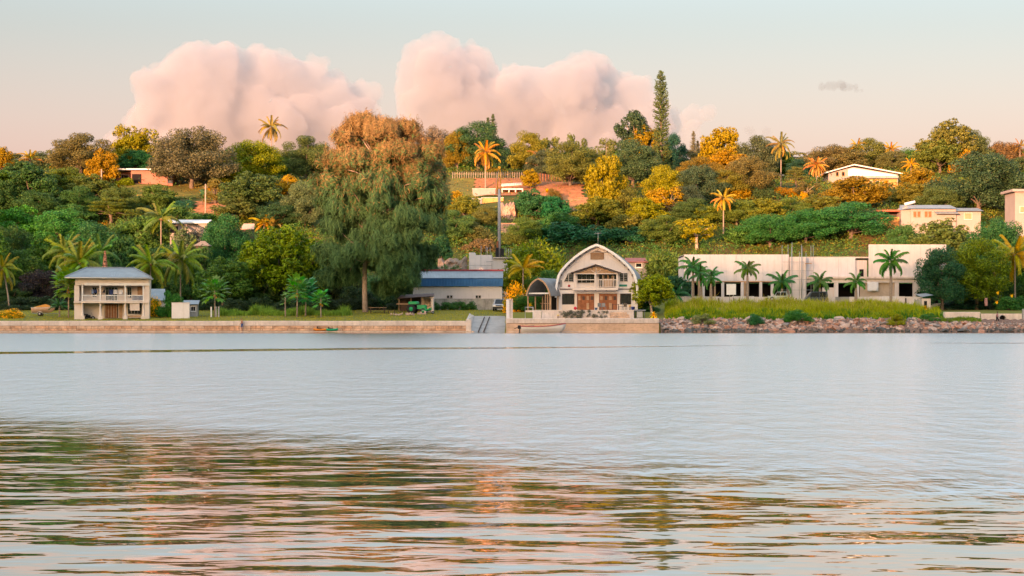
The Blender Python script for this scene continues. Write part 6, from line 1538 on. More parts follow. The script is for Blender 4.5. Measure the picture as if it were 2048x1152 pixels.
b = MB(); b.add([(x(1868), -1.2, z(428)), (x(1914), -1.2, z(428)), (x(1914), -.004, z(424)), (x(1868), -.004, z(424)), (x(1868), -1.2, z(427)), (x(1914), -1.2, z(427)), (x(1914), -.004, z(423)), (x(1868), -.004, z(423))], [(0, 3, 2, 1), (4, 5, 6, 7), (0, 1, 5, 4), (1, 2, 6, 5), (3, 0, 4, 7)]); b.build('awning', m_tin, o)
window(o, x(1930), x(1945), z(438), z(426), .5, m_paintw, m_wood2, 2, 1, .04)
b = MB(); b.tube([(x(1815), 2.4, z(407)), (x(1836), 2.4, z(402))], .25, 8); b.build('water_heater', m_paintw, o)
f, o = hill_house('orange_garage', 1780, 452, 'orange-walled open garage with red roof beside the tin-roofed house', Y=328); x, z = f.x, f.z; o['category'] = 'garage'
b = MB(); b.box(x(1762), x(1802), 0, 4, -5, z(434)); b.build('wall', m_orange, o)
b = MB(); b.bbox(x(1748), x(1804), -.8, 4.4, z(423.5), z(420), .04); b.build('roof', plain('rust_roof', (.42, .13, .07), .7, var=.2), o)
for p in (1767, 1800): b = MB(); b.tube([(x(p), -.5, -.5), (x(p), -.5, z(423.6))], .07, 6); b.build('post', m_wood, o)
b = MB(); b.box(x(1764), x(1800), 2, 4, z(434), z(424)); b.build('shade_wall', m_dkwood, o)
f, o = hill_house('edge_white_building', 2030, 440, 'tall white building cut by the right edge of the picture', 0, Y=318); x, z = f.x, f.z; o['category'] = 'building'
b = MB(); b.box(x(2030), x(2105), 0, 6.5, -8, z(384)); b.build('wall', m_hill, o)
b = MB(); b.bbox(x(2023), x(2112), -.7, 7.2, z(383.5), z(378.5), .05); b.build('roof', m_hill, o)
window(o, x(2040), x(2054), z(425), z(413), 0, m_paintw, m_wood2, 1, 1, .05)
window(o, x(2062), x(2074), z(400), z(390), 0, m_paintw, m_glass, 2, 1, .05)
f, o = hill_house('red_roof_cabin', 1277, 545, 'small cabin with red roof and white window behind the arched house', Y=285); x, z = f.x, f.z; o['category'] = 'cabin'
b = MB(); b.box(x(1255), x(1293), 0, 4, -7, z(524)); b.build('wall', m_grey, o)
b = MB(); b.add([(x(1250), -.5, z(525)), (x(1296), -.5, z(525)), (x(1294), 3, z(516)), (x(1252), 3, z(516)), (x(1250), -.5, z(523.5)), (x(1296), -.5, z(523.5)), (x(1294), 3, z(514.5)), (x(1252), 3, z(514.5))], [(0, 3, 2, 1), (4, 5, 6, 7), (0, 1, 5, 4), (1, 2, 6, 5), (3, 0, 4, 7)]); b.build('roof', plain('red_roof', (.34, .12, .10), .7, var=.2), o)
window(o, x(1272), x(1283), z(534), z(527), 0, m_paintw, m_glass, 1, 1, .09)
f, o = hill_house('balustrade_terrace', 1895, 472, 'pale balustraded terrace peeping out below the tin-roofed house', Y=319); x, z = f.x, f.z; o['category'] = 'terrace'
b = MB(); b.box(x(1862), x(1915), 0, 3, -6, z(464)); b.build('wall', m_hill, o)
b = MB(); b.box(x(1862), x(1915), -.1, .1, z(457.5), z(456)); b.build('rail', m_paintw, o)
for p in np.arange(1864, 1914, 2.6): b = MB(); b.box(x(p), x(p + 1.2), -.05, .05, z(464), z(457.6)); b.build('baluster', m_paintw, o)
# poles on the slope
for px, pt, pb, lab in ((411, 368, 430, 'pale bare pole standing on the red terrace, upper left'), (203, 338, 398, 'thin grey pole in front of the sunlit orange tree')):
    f = Fr(hit(px, pb), px, pb); o = empty('utility_pole', f.loc, 0, lab, 'pole'); b = MB(); b.tube([(0, 0, -.8), (0, 0, f.z(pt))], [.16, .10], 8); b.build('shaft', m_pale_bark, o); b = MB(); b.box(-.5, .5, -.05, .05, f.z(pt) - .6, f.z(pt) - .48); b.build('crossarm', m_bark, o)
# ------------------------------------------------------------------ boats
def hull(L, W, H, n=14, sheer=.22, flare=.75, stern=.7, bow_up=.35):
    """open boat along +x, bow at +x: rings of section points, keel at z=0"""
    g = []
    for i in range(n + 1):
        f = i / n; w = W / 2 * (stern + (1 - stern) * math.sin(min(1, f * 1.6) * math.pi / 2)) * (1 - max(0, (f - .45) / .55) ** 2.2)
        top = H * (1 + sheer * (f - .3) ** 2 * 2 + bow_up * max(0, f - .5) ** 2 * 2); k = H * .55 * max(0, (f - .72) / .28) ** 2
        x = -L / 2 + L * f; s = []
        for q in (-1, -.8, -.45, 0, .45, .8, 1):
            a = abs(q); zz = k + (top - k) * (a ** 2.4 if a < 1 else 1); s.append((x + (.12 * L * .4 * (a) * f ** 6), q * max(w, .012) * (flare + (1 - flare) * a), zz))
        g.append(s)
    return g
m_hull = plain('boat_white', (.76, .72, .70), .4, var=.05, bump=0); m_boatin = plain('boat_inside', (.35, .36, .36), .6)
def boat(name, label, loc, rz, L, W, H, mh, mrim, gunw=.045):
    o = empty(name, loc, rz, label, 'boat'); g = hull(L, W, H); b = MB(); b.sheet(g)
    b.add(g[0], [tuple(range(len(g[0]) - 1, -1, -1))]); ho = b.build('hull', mh, o); ho.modifiers.new('s', 'SOLIDIFY').thickness = .03
    for sd in (0, -1): b = MB(); b.tube([r[sd] for r in g], gunw, 6); b.build('gunwale', mrim, o)
    b = MB(); b.tube([g[0][0], g[0][-1]], gunw, 6); b.build('transom_rail', mrim, o)
    for fx in (.30, .55): i = int(fx * 14); b = MB(); p, q = g[i][1], g[i][-2]; b.box(p[0] - .12, p[0] + .12, p[1] * .95, q[1] * .95, H * .55, H * .6); b.build('thwart', m_wood2, o)
    return o, g
Y = 227.6; o, g = boat('motor_boat', 'white motor boat with red gunwale moored before the arched house', (X_(1085, Y), Y, -.26), R(-2), 5.1, 1.6, .92, m_hull, plain('boat_red', (.55, .10, .10), .4, bump=0), .06)
eng = MB(); eng.bbox(-2.95, -2.55, -.16, .16, .62, 1.05, .06); eo = eng.build('outboard_motor', m_black, o)
b = MB(); b.tube([(-2.72, 0, .62), (-2.80, 0, -.15)], [.07, .05], 7); b.build('motor_leg', m_black, eo)
b = MB(); b.tube([(-2.9, 0, .8), (-3.35, 0, .66)], .05, 6); b.build('tiller', m_black, eo)
b = MB(); b.bbox(-1.75, -1.0, -.3, .3, .3, 1.02, .04); b.build('console', plain('olive_box', (.10, .11, .08), .7), o)
b = MB(); b.lathe([(.05, 0), (.13, .02), (.13, .32), (.06, .36)], 10, (-.65, 0, .62)); b.build('fuel_can', plain('orange_can', (.55, .22, .05), .6), o)
Y = 246.0; zt = gz(X_(88, Y), Y)
o, g = boat('trailer_boat', 'peach-coloured boat under orange cover on a trailer beside the dark tree', (X_(86, Y), Y, zt + .42), R(4), 2.9, 1.3, .62, plain('peach_hull', (.70, .45, .34), .5, bump=0), m_paintw, .03)
b = MB(); b.add([(-1.4, -.55, .62), (1.2, -.35, .72), (1.2, .35, .72), (-1.4, .55, .62), (-.9, 0, .80), (.35, 0, 1.12), (.75, 0, .98)], [(0, 1, 6, 5, 4), (3, 4, 5, 6, 2), (0, 4, 3), (1, 2, 6)]); b.build('cover', plain('orange_cover', (.62, .27, .05), .8), o)
tr = empty('boat_trailer', (X_(86, Y), Y, zt), R(4), 'low trailer with one visible wheel carrying the peach-coloured boat', 'trailer')
b = MB(); b.tube([(-1.3, -.4, .36), (1.9, -.05, .30)], .045, 6); b.tube([(-1.3, .4, .36), (1.9, .05, .30)], .045, 6); b.tube([(-.3, -.7, .3), (-.3, .7, .3)], .04, 6); b.build('frame', m_metal, tr)
def wheel(parent, c, r, w, axis='y', rim=.55, mat=None):
    b = MB(); b.lathe([(r * .6, -w / 2), (r * .93, -w / 2), (r, -w * .3), (r, w * .3), (r * .93, w / 2), (r * .6, w / 2)], 18, c, axis); t_ = b.build('tyre', m_black, parent)
    b = MB(); b.lathe([(.02, -w / 2 - .01), (r * rim, -w / 2 - .005), (r * rim, w / 2 + .005), (.02, w / 2 + .01)], 14, c, axis); b.build('rim', mat or m_metal, t_); return t_
wheel(tr, (-.3, -.62, .26), .26, .16); wheel(tr, (-.3, .62, .26), .26, .16)
b = MB(); b.tube([(-.62, -.62, .38), (-.5, -.62, .56), (-.1, -.62, .56), (.02, -.62, .38)], .03, 5); b.build('mudguard', m_paintw, tr)
def kayak(px, py, Y, L, mat, label, rz):
    o = empty('kayak', (X_(px, Y), Y, .10), rz, label, 'kayak', 'kayaks at the foot of the seawall'); g = []
    for i in range(17):
        f = i / 16; w = .34 * math.sin(f * math.pi) ** .6 + .01; up = .10 * (abs(f - .5) * 2) ** 3; g.append([(-L / 2 + L * f, w * math.cos(a), .16 + up + .16 * math.sin(a) * (1 if math.sin(a) < 0 else .7)) for a in np.linspace(-math.pi, math.pi, 13)])
    b = MB(); b.sheet(g); b.build('hull', mat, o)
    b = MB(); b.lathe([(.26, 0), (.28, .05), (.22, .05), (.21, .0)], 16, (-.1, 0, .28)); k = b.build('cockpit_rim', m_black, o)
    b = MB(); b.bbox(-.42, -.30, -.18, .18, .28, .55, .03); b.build('seat_back', m_black, o)
    return o
m_kay_o, m_kay_g = plain('kayak_orange', (.80, .26, .02), .4, var=.1, bump=0), plain('kayak_green', (.01, .42, .20), .4, var=.1, bump=0)
kayak(641, 659, 229.70, 1.7, m_kay_o, 'orange kayak lying on the footing of the left seawall', R(2)); kayak(663.5, 659, 229.68, 1.5, m_kay_g, 'green kayak nose to nose with the orange kayak', R(-3))

# ------------------------------------------------------------------ vehicles
def car(px, Y, label, name, rz, body, L=4.4, W=1.75, hz=1.5, kind='suv', zoff=0):
    x = X_(px, Y); o = empty(name, (x, Y, gz(x, Y) + zoff), rz, label, 'van' if kind == 'van' else 'car')
    hb = hz * .56
    if kind == 'van': prof = [(-L / 2, .35), (L / 2, .35), (L / 2, .75), (L * .44, hb), (L * .25, hz * .97), (-L * .47, hz), (-L / 2, hb)]
    else: prof = [(-L / 2, .35), (L / 2, .35), (L / 2, .72), (L * .46, hb * .98), (L * .20, hb * 1.03), (L * .05, hz * .97), (-L * .40, hz), (-L * .48, hb)]
    b = MB(); n = len(prof)
    for y0, y1, ins in ((-W / 2, -W / 2 + .12, 1), (-W / 2 + .12, W / 2 - .12, 0), (W / 2 - .12, W / 2, -1)):
        sh = lambda q, on: (q[0] * (.975 if on else 1), .38 + (q[1] - .38) * (.96 if on else 1))
        A_ = [(sh(q, ins == 1)[0], y0, sh(q, ins == 1)[1]) for q in prof]; B2 = [(sh(q, ins == -1)[0], y1, sh(q, ins == -1)[1]) for q in prof]
        f_ = [(j, (j + 1) % n, n + (j + 1) % n, n + j) for j in range(n)]
        if ins == 1: f_.append(tuple(range(n - 1, -1, -1)))
        if ins == -1: f_.append(tuple(range(n, 2 * n)))
        b.add(A_ + B2, f_)
    b.build('body', body, o)
    gx0 = L * .14 if kind != 'van' else L * .30
    for sy in (-1, 1):
        for a, c in ((-L * .40, -L * .12), (-L * .10, gx0)):
            b = MB(); y0, y1 = sorted((sy * (W / 2 - .05), sy * (W / 2 + .012))); b.prism([(a, hb + .03), (c, hb + .03), (c - (.18 if c == gx0 else 0), hz * .93), (a + .04, hz * .93)], y0, y1); b.build('side_window', m_glass, o)
    q0, q1 = (L * .20, hb * 1.05), (L * .055, hz * .955)
    if kind == 'van': q0, q1 = (L * .43, hb * 1.02), (L * .26, hz * .95)
    b = MB(); d = .02; b.add([(q0[0] + d, -W * .40, q0[1] + d), (q0[0] + d, W * .40, q0[1] + d), (q1[0] + d, W * .36, q1[1] + d), (q1[0] + d, -W * .36, q1[1] + d)], [(0, 1, 2, 3)]); b.build('windscreen', m_glass, o)
    for xx in (-L * .31, L * .31):
        for sy in (-1, 1): wheel(o, (xx, sy * (W / 2 - .10), .33), .33, .2)
    for sy in (-1, 1):
        b = MB(); b.bbox(L / 2 - .06, L / 2 + .015, sy * W * .36 - .16, sy * W * .36 + .16, .62, .78, .02); b.build('headlight', m_paintw, o)
        b = MB(); b.box(-L / 2 - .012, -L / 2 + .03, sy * W * .40 - .08, sy * W * .40 + .08, .65, .9); b.build('tail_light', m_red, o)
    b = MB(); b.bbox(L / 2 - .04, L / 2 + .06, -W * .47, W * .47, .36, .54, .03); b.build('bumper', m_black, o)
    b = MB(); b.box(L / 2 - .02, L / 2 + .012, -W * .22, W * .22, .60, .76); b.build('grille', m_black, o)
    return o
m_silver = plain('silver_paint', (.50, .51, .53), .35, .4, var=.05, bump=0); m_dkvan = plain('dark_paint', (.05, .07, .09), .35, .2, var=.05, bump=0); m_pale = plain('pale_green_paint', (.48, .54, .52), .4, .2, var=.05, bump=0)
car(1001, 259.5, 'silver car parked facing the water at the end of the stained wall', 'parked_car', R(-96), m_silver, 4.3, 1.75, 1.62)
car(1632, 256.0, 'dark van parked before the hoarding next to a royal palm', 'parked_van', R(180), m_dkvan, 3.0, 1.7, 1.75, 'van', .2)
car(1556, 257.0, 'pale green car parked left of the dark van', 'parked_car', R(176), m_pale, 2.7, 1.7, 1.35, 'suv', .2)

# tractor under the shed
Y = 252.0; xx = X_(833, Y); o = empty('tractor', (xx, Y, gz(xx, Y)), R(-12), 'green tractor with large black wheels in front of the open shed', 'tractor')
mg = plain('tractor_green', (.012, .30, .10), .45, var=.1, bump=0)
b = MB(); b.bbox(.1, 1.35, -.32, .32, .62, 1.15, .08); b.build('bonnet', mg, o)
b = MB(); b.bbox(-1.0, .25, -.6, .6, 1.25, 1.62, .16); b.build('canopy', mg, o)
b = MB(); b.bbox(-.95, .1, -.35, .35, .55, .9, .05); b.build('chassis', m_black, o)
for q in ((-.9, -.5), (-.9, .5), (.1, -.5), (.1, .5)): b = MB(); b.tube([(q[0], q[1], .85), (q[0], q[1], 1.3)], .035, 5); b.build('canopy_post', m_black, o)
for sy in (-.62, .62): wheel(o, (-.55, sy, .62), .62, .36, rim=.45, mat=mg); wheel(o, (1.05, sy * .85, .36), .36, .22, mat=mg)
b = MB(); b.bbox(-.7, -.3, -.22, .22, .9, 1.1, .04); b.build('seat', m_black, o)
Y = 251.0; xx = X_(857, Y); o = empty('wheelbarrow', (xx, Y, gz(xx, Y)), R(10), 'bright green wheelbarrow right of the tractor', 'wheelbarrow')
g = [[(-.55 + .95 * i / 5, (-.32 + .64 * j / 5) * (1 - .06 * i), .38 + .30 * (abs(j - 2.5) / 2.5) ** 3 + .18 * (i / 5) ** 3) for j in range(6)] for i in range(6)]
b = MB(); b.sheet(g); t_ = b.build('tray', mg, o); t_.modifiers.new('s', 'SOLIDIFY').thickness = .03
for sy in (-.24, .24): b = MB(); b.tube([(-1.0, sy * 1.2, .55), (-.3, sy, .36), (.6, sy * .3, .2)], .025, 6); b.tube([(-.35, sy, .36), (-.4, sy, .0)], .022, 6); b.build('handle', m_metal, o)
wheel(o, (.58, 0, .2), .2, .09)
# rubble heaps on the lawn
rr = random.Random(6)
for k, (px, Y, n, w_, lab) in enumerate([(793, 247, 16, 1.5, 'left heap of pale stones on the lawn before the open shed'), (820, 247.5, 14, 1.1, 'middle heap of pinkish rubble on the lawn'), (842, 250.0, 18, 1.4, 'heap of pale rubble at the tractor wheel')]):
    xx = X_(px, Y); o = empty('rubble_heap', (xx, Y, gz(xx, Y)), 0, lab, 'rubble', 'rubble heaps on the lawn')
    for i in range(n): s = rr.uniform(.18, .42); r_ = abs(rr.gauss(0, .45)); put('stone', RK[rr.randint(0, 4) * 4 + 1], o, (rr.uniform(-w_ / 2, w_ / 2), rr.uniform(-.5, .5), .05 + .22 * (1 - r_) * rr.random()), (rr.random() * 6, rr.random() * 6, rr.random() * 6), (s, s, s * .8))
# picnic table under the big tree
Y = 253.0; xx = X_(755, Y); o = empty('picnic_table', (xx, Y, gz(xx, Y)), R(6), 'dark wooden picnic table beside the feathery tree trunk', 'table')
for i in range(4): b = MB(); b.bbox(-1.2, 1.2, -.42 + i * .21, -.23 + i * .21, .72, .77, .01); b.build('plank', m_wood2, o)
for sy in (-.75, .6): b = MB(); b.bbox(-1.2, 1.2, sy, sy + .25, .42, .47, .01); b.build('bench', m_dkwood, o)
for sx_ in (-.9, .9):
    for sy in (-.7, .7): b = MB(); b.tube([(sx_, sy * .4, .72), (sx_, sy, 0)], .045, 5); b.build('leg', m_dkwood, o)
Y = 252.0; xx = X_(783, Y); o = empty('low_stool', (xx, Y, gz(xx, Y)), 0, 'low dark bench right of the picnic table', 'bench')
b = MB(); b.bbox(-.5, .5, -.2, .2, .38, .43, .01); b.build('seat', m_dkwood, o)
for sx_ in (-.4, .4): b = MB(); b.box(sx_ - .04, sx_ + .04, -.15, .15, 0, .38); b.build('leg', m_dkwood, o)
# fence posts by the papaya
for px, pt, lab in ((422.5, 617, 'left white fence post by the papaya tree'), (432, 616, 'middle grey fence post by the papaya tree'), (437.5, 617, 'right grey fence post by the papaya tree')):
    f = Fr(243.5, px, 637); o = empty('fence_post', (f.loc[0], 243.5, gz(f.loc[0], 243.5)), 0, lab, 'post', 'posts by the papaya'); b = MB(); b.bbox(-.09, .09, -.09, .09, -.2, 1.25, .02); b.build('shaft', m_paintw if px < 425 else m_grey, o); b = MB(); b.bbox(-.11, .11, -.11, .11, 1.25, 1.3, .02); b.build('cap', m_conc, o)
# motorbike under the veranda
o = empty('motorbike', (X_(177, 239.2), 239.2, Fr(238.0, 225, 641).loc[2]), R(5), 'dark motorbike parked under the veranda', 'motorbike')
wheel(o, (.55, 0, .28), .28, .1); wheel(o, (-.55, 0, .28), .28, .1)
b = MB(); b.bbox(-.35, .25, -.12, .12, .35, .7, .06); b.build('body', m_black, o); b = MB(); b.bbox(-.55, -.05, -.12, .12, .70, .80, .04); b.build('seat', m_black, o); b = MB(); b.tube([(.55, 0, .28), (.38, 0, .95)], .03, 6); b.tube([(.38, -.3, .98), (.38, .3, .98)], .02, 6); b.build('fork', m_metal, o)

# ------------------------------------------------------------------ terrace furniture of the arched house
ZT, YT = 2.68, 243.0
def T_(px): return (X_(px, YT), YT, ZT)
m_plast = plain('grey_plastic', (.20, .21, .22), .6); m_cane = plain('brown_cane', (.14, .10, .07), .8)
def chair(px, lab, rz, mat, dy=0):
    p = T_(px); o = empty('terrace_chair', (p[0], p[1] + dy, p[2]), rz, lab, 'chair', 'terrace chairs')
    b = MB(); b.bbox(-.24, .24, -.24, .24, .40, .45, .02); b.build('seat', mat, o); b = MB(); b.bbox(-.24, .24, .20, .25, .45, .88, .02); b.build('backrest', mat, o)
    for sx_ in (-.2, .2):
        for sy in (-.2, .2): b = MB(); b.tube([(sx_, sy, .4), (sx_ * 1.1, sy * 1.1, 0)], .022, 5); b.build('leg', mat, o)
def table(px, lab, w, mat, dy=0):
    p = T_(px); o = empty('terrace_table', (p[0], p[1] + dy, p[2]), 0, lab, 'table', 'terrace tables'); b = MB(); b.bbox(-w / 2, w / 2, -.4, .4, .70, .75, .02); b.build('top', mat, o)
    for sx_ in (-w / 2 + .08, w / 2 - .08):
        for sy in (-.32, .32): b = MB(); b.tube([(sx_, sy, .7), (sx_, sy, 0)], .03, 5); b.build('leg', mat, o)
chair(1200, 'left terrace chair before the middle door pillar', R(20), m_plast); chair(1208, 'grey terrace chair in front of the right red door', R(160), m_plast); table(1231, 'dark terrace table before the right red door', .9, m_dkwood)
chair(1241, 'terrace chair right of the dark table', R(-90), m_plast); chair(1249, 'cane terrace chair below the right dark window', R(200), m_cane)
def tub(px, lab, r, h, mat, Y=None, name='tub', cat='tub'):
    p = T_(px); o = empty(name, p, 0, lab, cat); b = MB(); b.lathe([(r * .75, 0), (r, h), (r * 1.06, h), (r * 1.06, h - .04)], 14); b.build('shell', mat, o); b = MB(); b.lathe([(r * .4, h - .06), (r * .96, h - .05)], 14); b.build('contents', m_dark, o)
tub(1192, 'small blue tub at the foot of the middle door pillar', .17, .30, plain('blue_plastic', (.08, .16, .30), .5)); tub(1266, 'bright blue tub at the right end of the terrace', .26, .42, plain('bright_blue_plastic', (.04, .07, .34), .5))
o = empty('red_ball', (T_(1150.5)[0], YT, ZT), 0, 'red ball beside the left red door', 'ball'); b = MB(); b.lathe([(.01, 0), (.13, .05), (.2, .14), (.22, .22), (.2, .30), (.13, .39), (.01, .44)], 14); b.build('ball', plain('ball_red', (.62, .02, .05), .4), o); b = MB(); b.lathe([(.225, .20), (.225, .24)], 14); b.build('seam', m_red, o)
f = Fr(241.0, 1281, 632); o = empty('grill_table', (f.loc[0], 241, 1.6), 0, 'grey metal grill table at the right end of the terrace wall', 'table')
b = MB(); b.bbox(f.x(1268), f.x(1291), -.4, .4, .95, 1.12, .03); b.build('tray', m_plast, o); b = MB(); b.bbox(f.x(1273), f.x(1285), -.3, .3, .1, .9, .03); b.build('cabinet', m_metal, o)
for p in (1269.5, 1289): b = MB(); b.tube([(f.x(p), 0, .95), (f.x(p), 0, 0)], .04, 6); b.build('leg', m_plast, o)
# plants in front of the terrace wall, crotons and flowering shrubs
rng = np.random.default_rng(8); n = 60; cen = np.stack([rng.uniform(X_(1118, 240), X_(1215, 240), n), rng.uniform(239.7, 240.1, n), 1.62 + rng.uniform(.15, .95, n)], -1)
V, Q = lobe_leaves(rng, cen, rng.uniform(.12, .26, n), 40, .07); o = put('creeper_foliage', np_mesh('creeper', V, Q, m_leaf, rng.random(len(Q))), color=(.10, .10, .075)); tag(o, 'thin grey-green creeper hanging over the terrace wall', kind='stuff')
rosette('croton', 1307, 640, 236.0, 22, 26, 'yellow croton on the seawall end under the garden tree', 'plant', (.62, .36, .01), M_CRO, .95, .25, 'yellow crotons', 1.55, 1.5)
rosette('croton', 1260, 615, 243.5, 10, 16, 'small yellow croton pot plant by the right dark window', 'plant', (.60, .38, .01), M_CRO, .95, .3, 'yellow crotons', ZT, 1.0)
rosette('croton', 1116, 628, 239.6, 8, 14, 'small yellow croton before the left end of the terrace wall', 'plant', (.60, .40, .02), M_CRO, .95, .2, 'yellow crotons', 1.62, 1.0)
rosette('croton', 1850, 616, 250.0, 20, 18, 'orange-yellow croton beside the grey shack', 'plant', (.50, .25, .03), M_CRO, .95, .2, 'yellow crotons', None, 1.0)
def flower_bush(px, top, w, Y, label, leafc, mat, dens=420, seed=1, stem=False):
    o = tree('flower', px, top, w, label, leafc, Y=Y, name='flowering_bush', cat='bush', group='flowering bushes', hmin=.8); sc = o.children[0].scale
    rng = np.random.default_rng(seed); u = rdir(rng, dens); u[:, 2] = np.abs(u[:, 2]); Pp = u * np.array([1.62, 1.62, 2.45]) * rng.uniform(.72, 1.04, dens)[:, None] * (1 + .12 * np.sin(u[:, :1] * 9))
    V, Q = leaf_quads(Pp, unit(u + rng.normal(size=u.shape) * .6), rng.uniform(.05, .11, dens), rng, .8); put('blossoms', np_mesh('blossoms', V, Q, mat, rng.random(len(Q))), o, scale=sc); return o
flower_bush(26, 616, 40, 241.0, 'golden flowering bush at the left edge above the seawall', (.12, .14, .02), m_petal_y, 1300, 1)
flower_bush(2, 620, 20, 242.0, 'small golden bush cut by the left edge', (.12, .14, .02), m_petal_y, 800, 2)
flower_bush(308, 589, 32, 244.0, 'yellow flowering bush at the right corner of the veranda house', (.13, .15, .02), m_petal_y, 1300, 3)
flower_bush(1032, 562, 46, 253.0, 'large orange-yellow flowering bush over the gate pillar', (.14, .14, .02), m_petal_y, 1700, 4)
tree('bush1', 342, 574, 52, 'fresh green shrub between the yellow bush and the short white wall', (.045, .12, .03), Y=243, name='garden_bush', cat='bush', group='garden trees')
for px, py, Y, lab in ((1996, 584, 260.0, 'upper yellow trumpet flower on the bush near the pipe outlet'), (1994, 603, 259.8, 'lower orange trumpet flower on the bush near the pipe outlet'), (2024, 590, 259.8, 'pale yellow flower on the bush at the right edge'), (1060, 608, 247.0, 'orange flower in the bush beside the gate pillar')):
    o = empty('trumpet_flower', (X_(px, Y), Y, Z_(py, Y)), 0, lab, 'flower', 'single large flowers'); me = bpy.data.meshes.get('petal_leaf')
    if me is None:
        me = M_CRO.copy(); me.name = 'petal_leaf'; me.materials.clear(); me.materials.append(m_petal_y)
    for i in range(7): put('petal', me, o, (0, 0, 0), (0, R(-20 + 50 * (i % 3)), i * .9), (.48,) * 3)
    b = MB(); b.tube([(0, 0, -.9), (0, 0, 0)], .02, 5); b.build('stalk', m_bark, o)
# flower spike behind the veranda roof
Y = 262.0; o = empty('dry_flower_spike', (X_(210, Y), Y, gz(X_(210, Y), Y)), 0, 'pinkish dry flower spike rising behind the veranda house roof', 'plant')
hz_ = Z_(502, Y) - o.location.z; b = MB(); b.tube([(0, 0, 0), (0, 0, hz_)], [.12, .03], 7); b.build('stem', m_bark, o)
rng = np.random.default_rng(2); n = 260; zz = rng.uniform(hz_ - 2.2, hz_, n); a = rng.uniform(0, 6.28, n); r_ = .32 * ((hz_ - zz) / 2.2) ** .7 + .03
V, Q = leaf_quads(np.stack([np.cos(a) * r_, np.sin(a) * r_, zz], -1), unit(np.stack([np.cos(a), np.sin(a), rng.normal(size=n) * .4], -1)), rng.uniform(.08, .16, n), rng); put('bracts', np_mesh('bracts', V, Q, leafy('dry_bracts', own=(.30, .17, .13)), rng.random(n)), o)
g = [[(X_(1969 + 6 * k / 4, 262.0), 262.0 + .05 * math.sin(k * 2 + r), Z_(596 + 16 * r / 6, 262.0)) for k in range(5)] for r in range(7)]
b = MB(); b.sheet(g); o = b.build('hanging_cloth', plain('faded_pink_cloth', (.40, .22, .21), .9, var=.3)); tag(o, 'faded pink cloth hanging in the shade left of the flowering bush', 'cloth'); o.modifiers.new('s', 'SOLIDIFY').thickness = .03

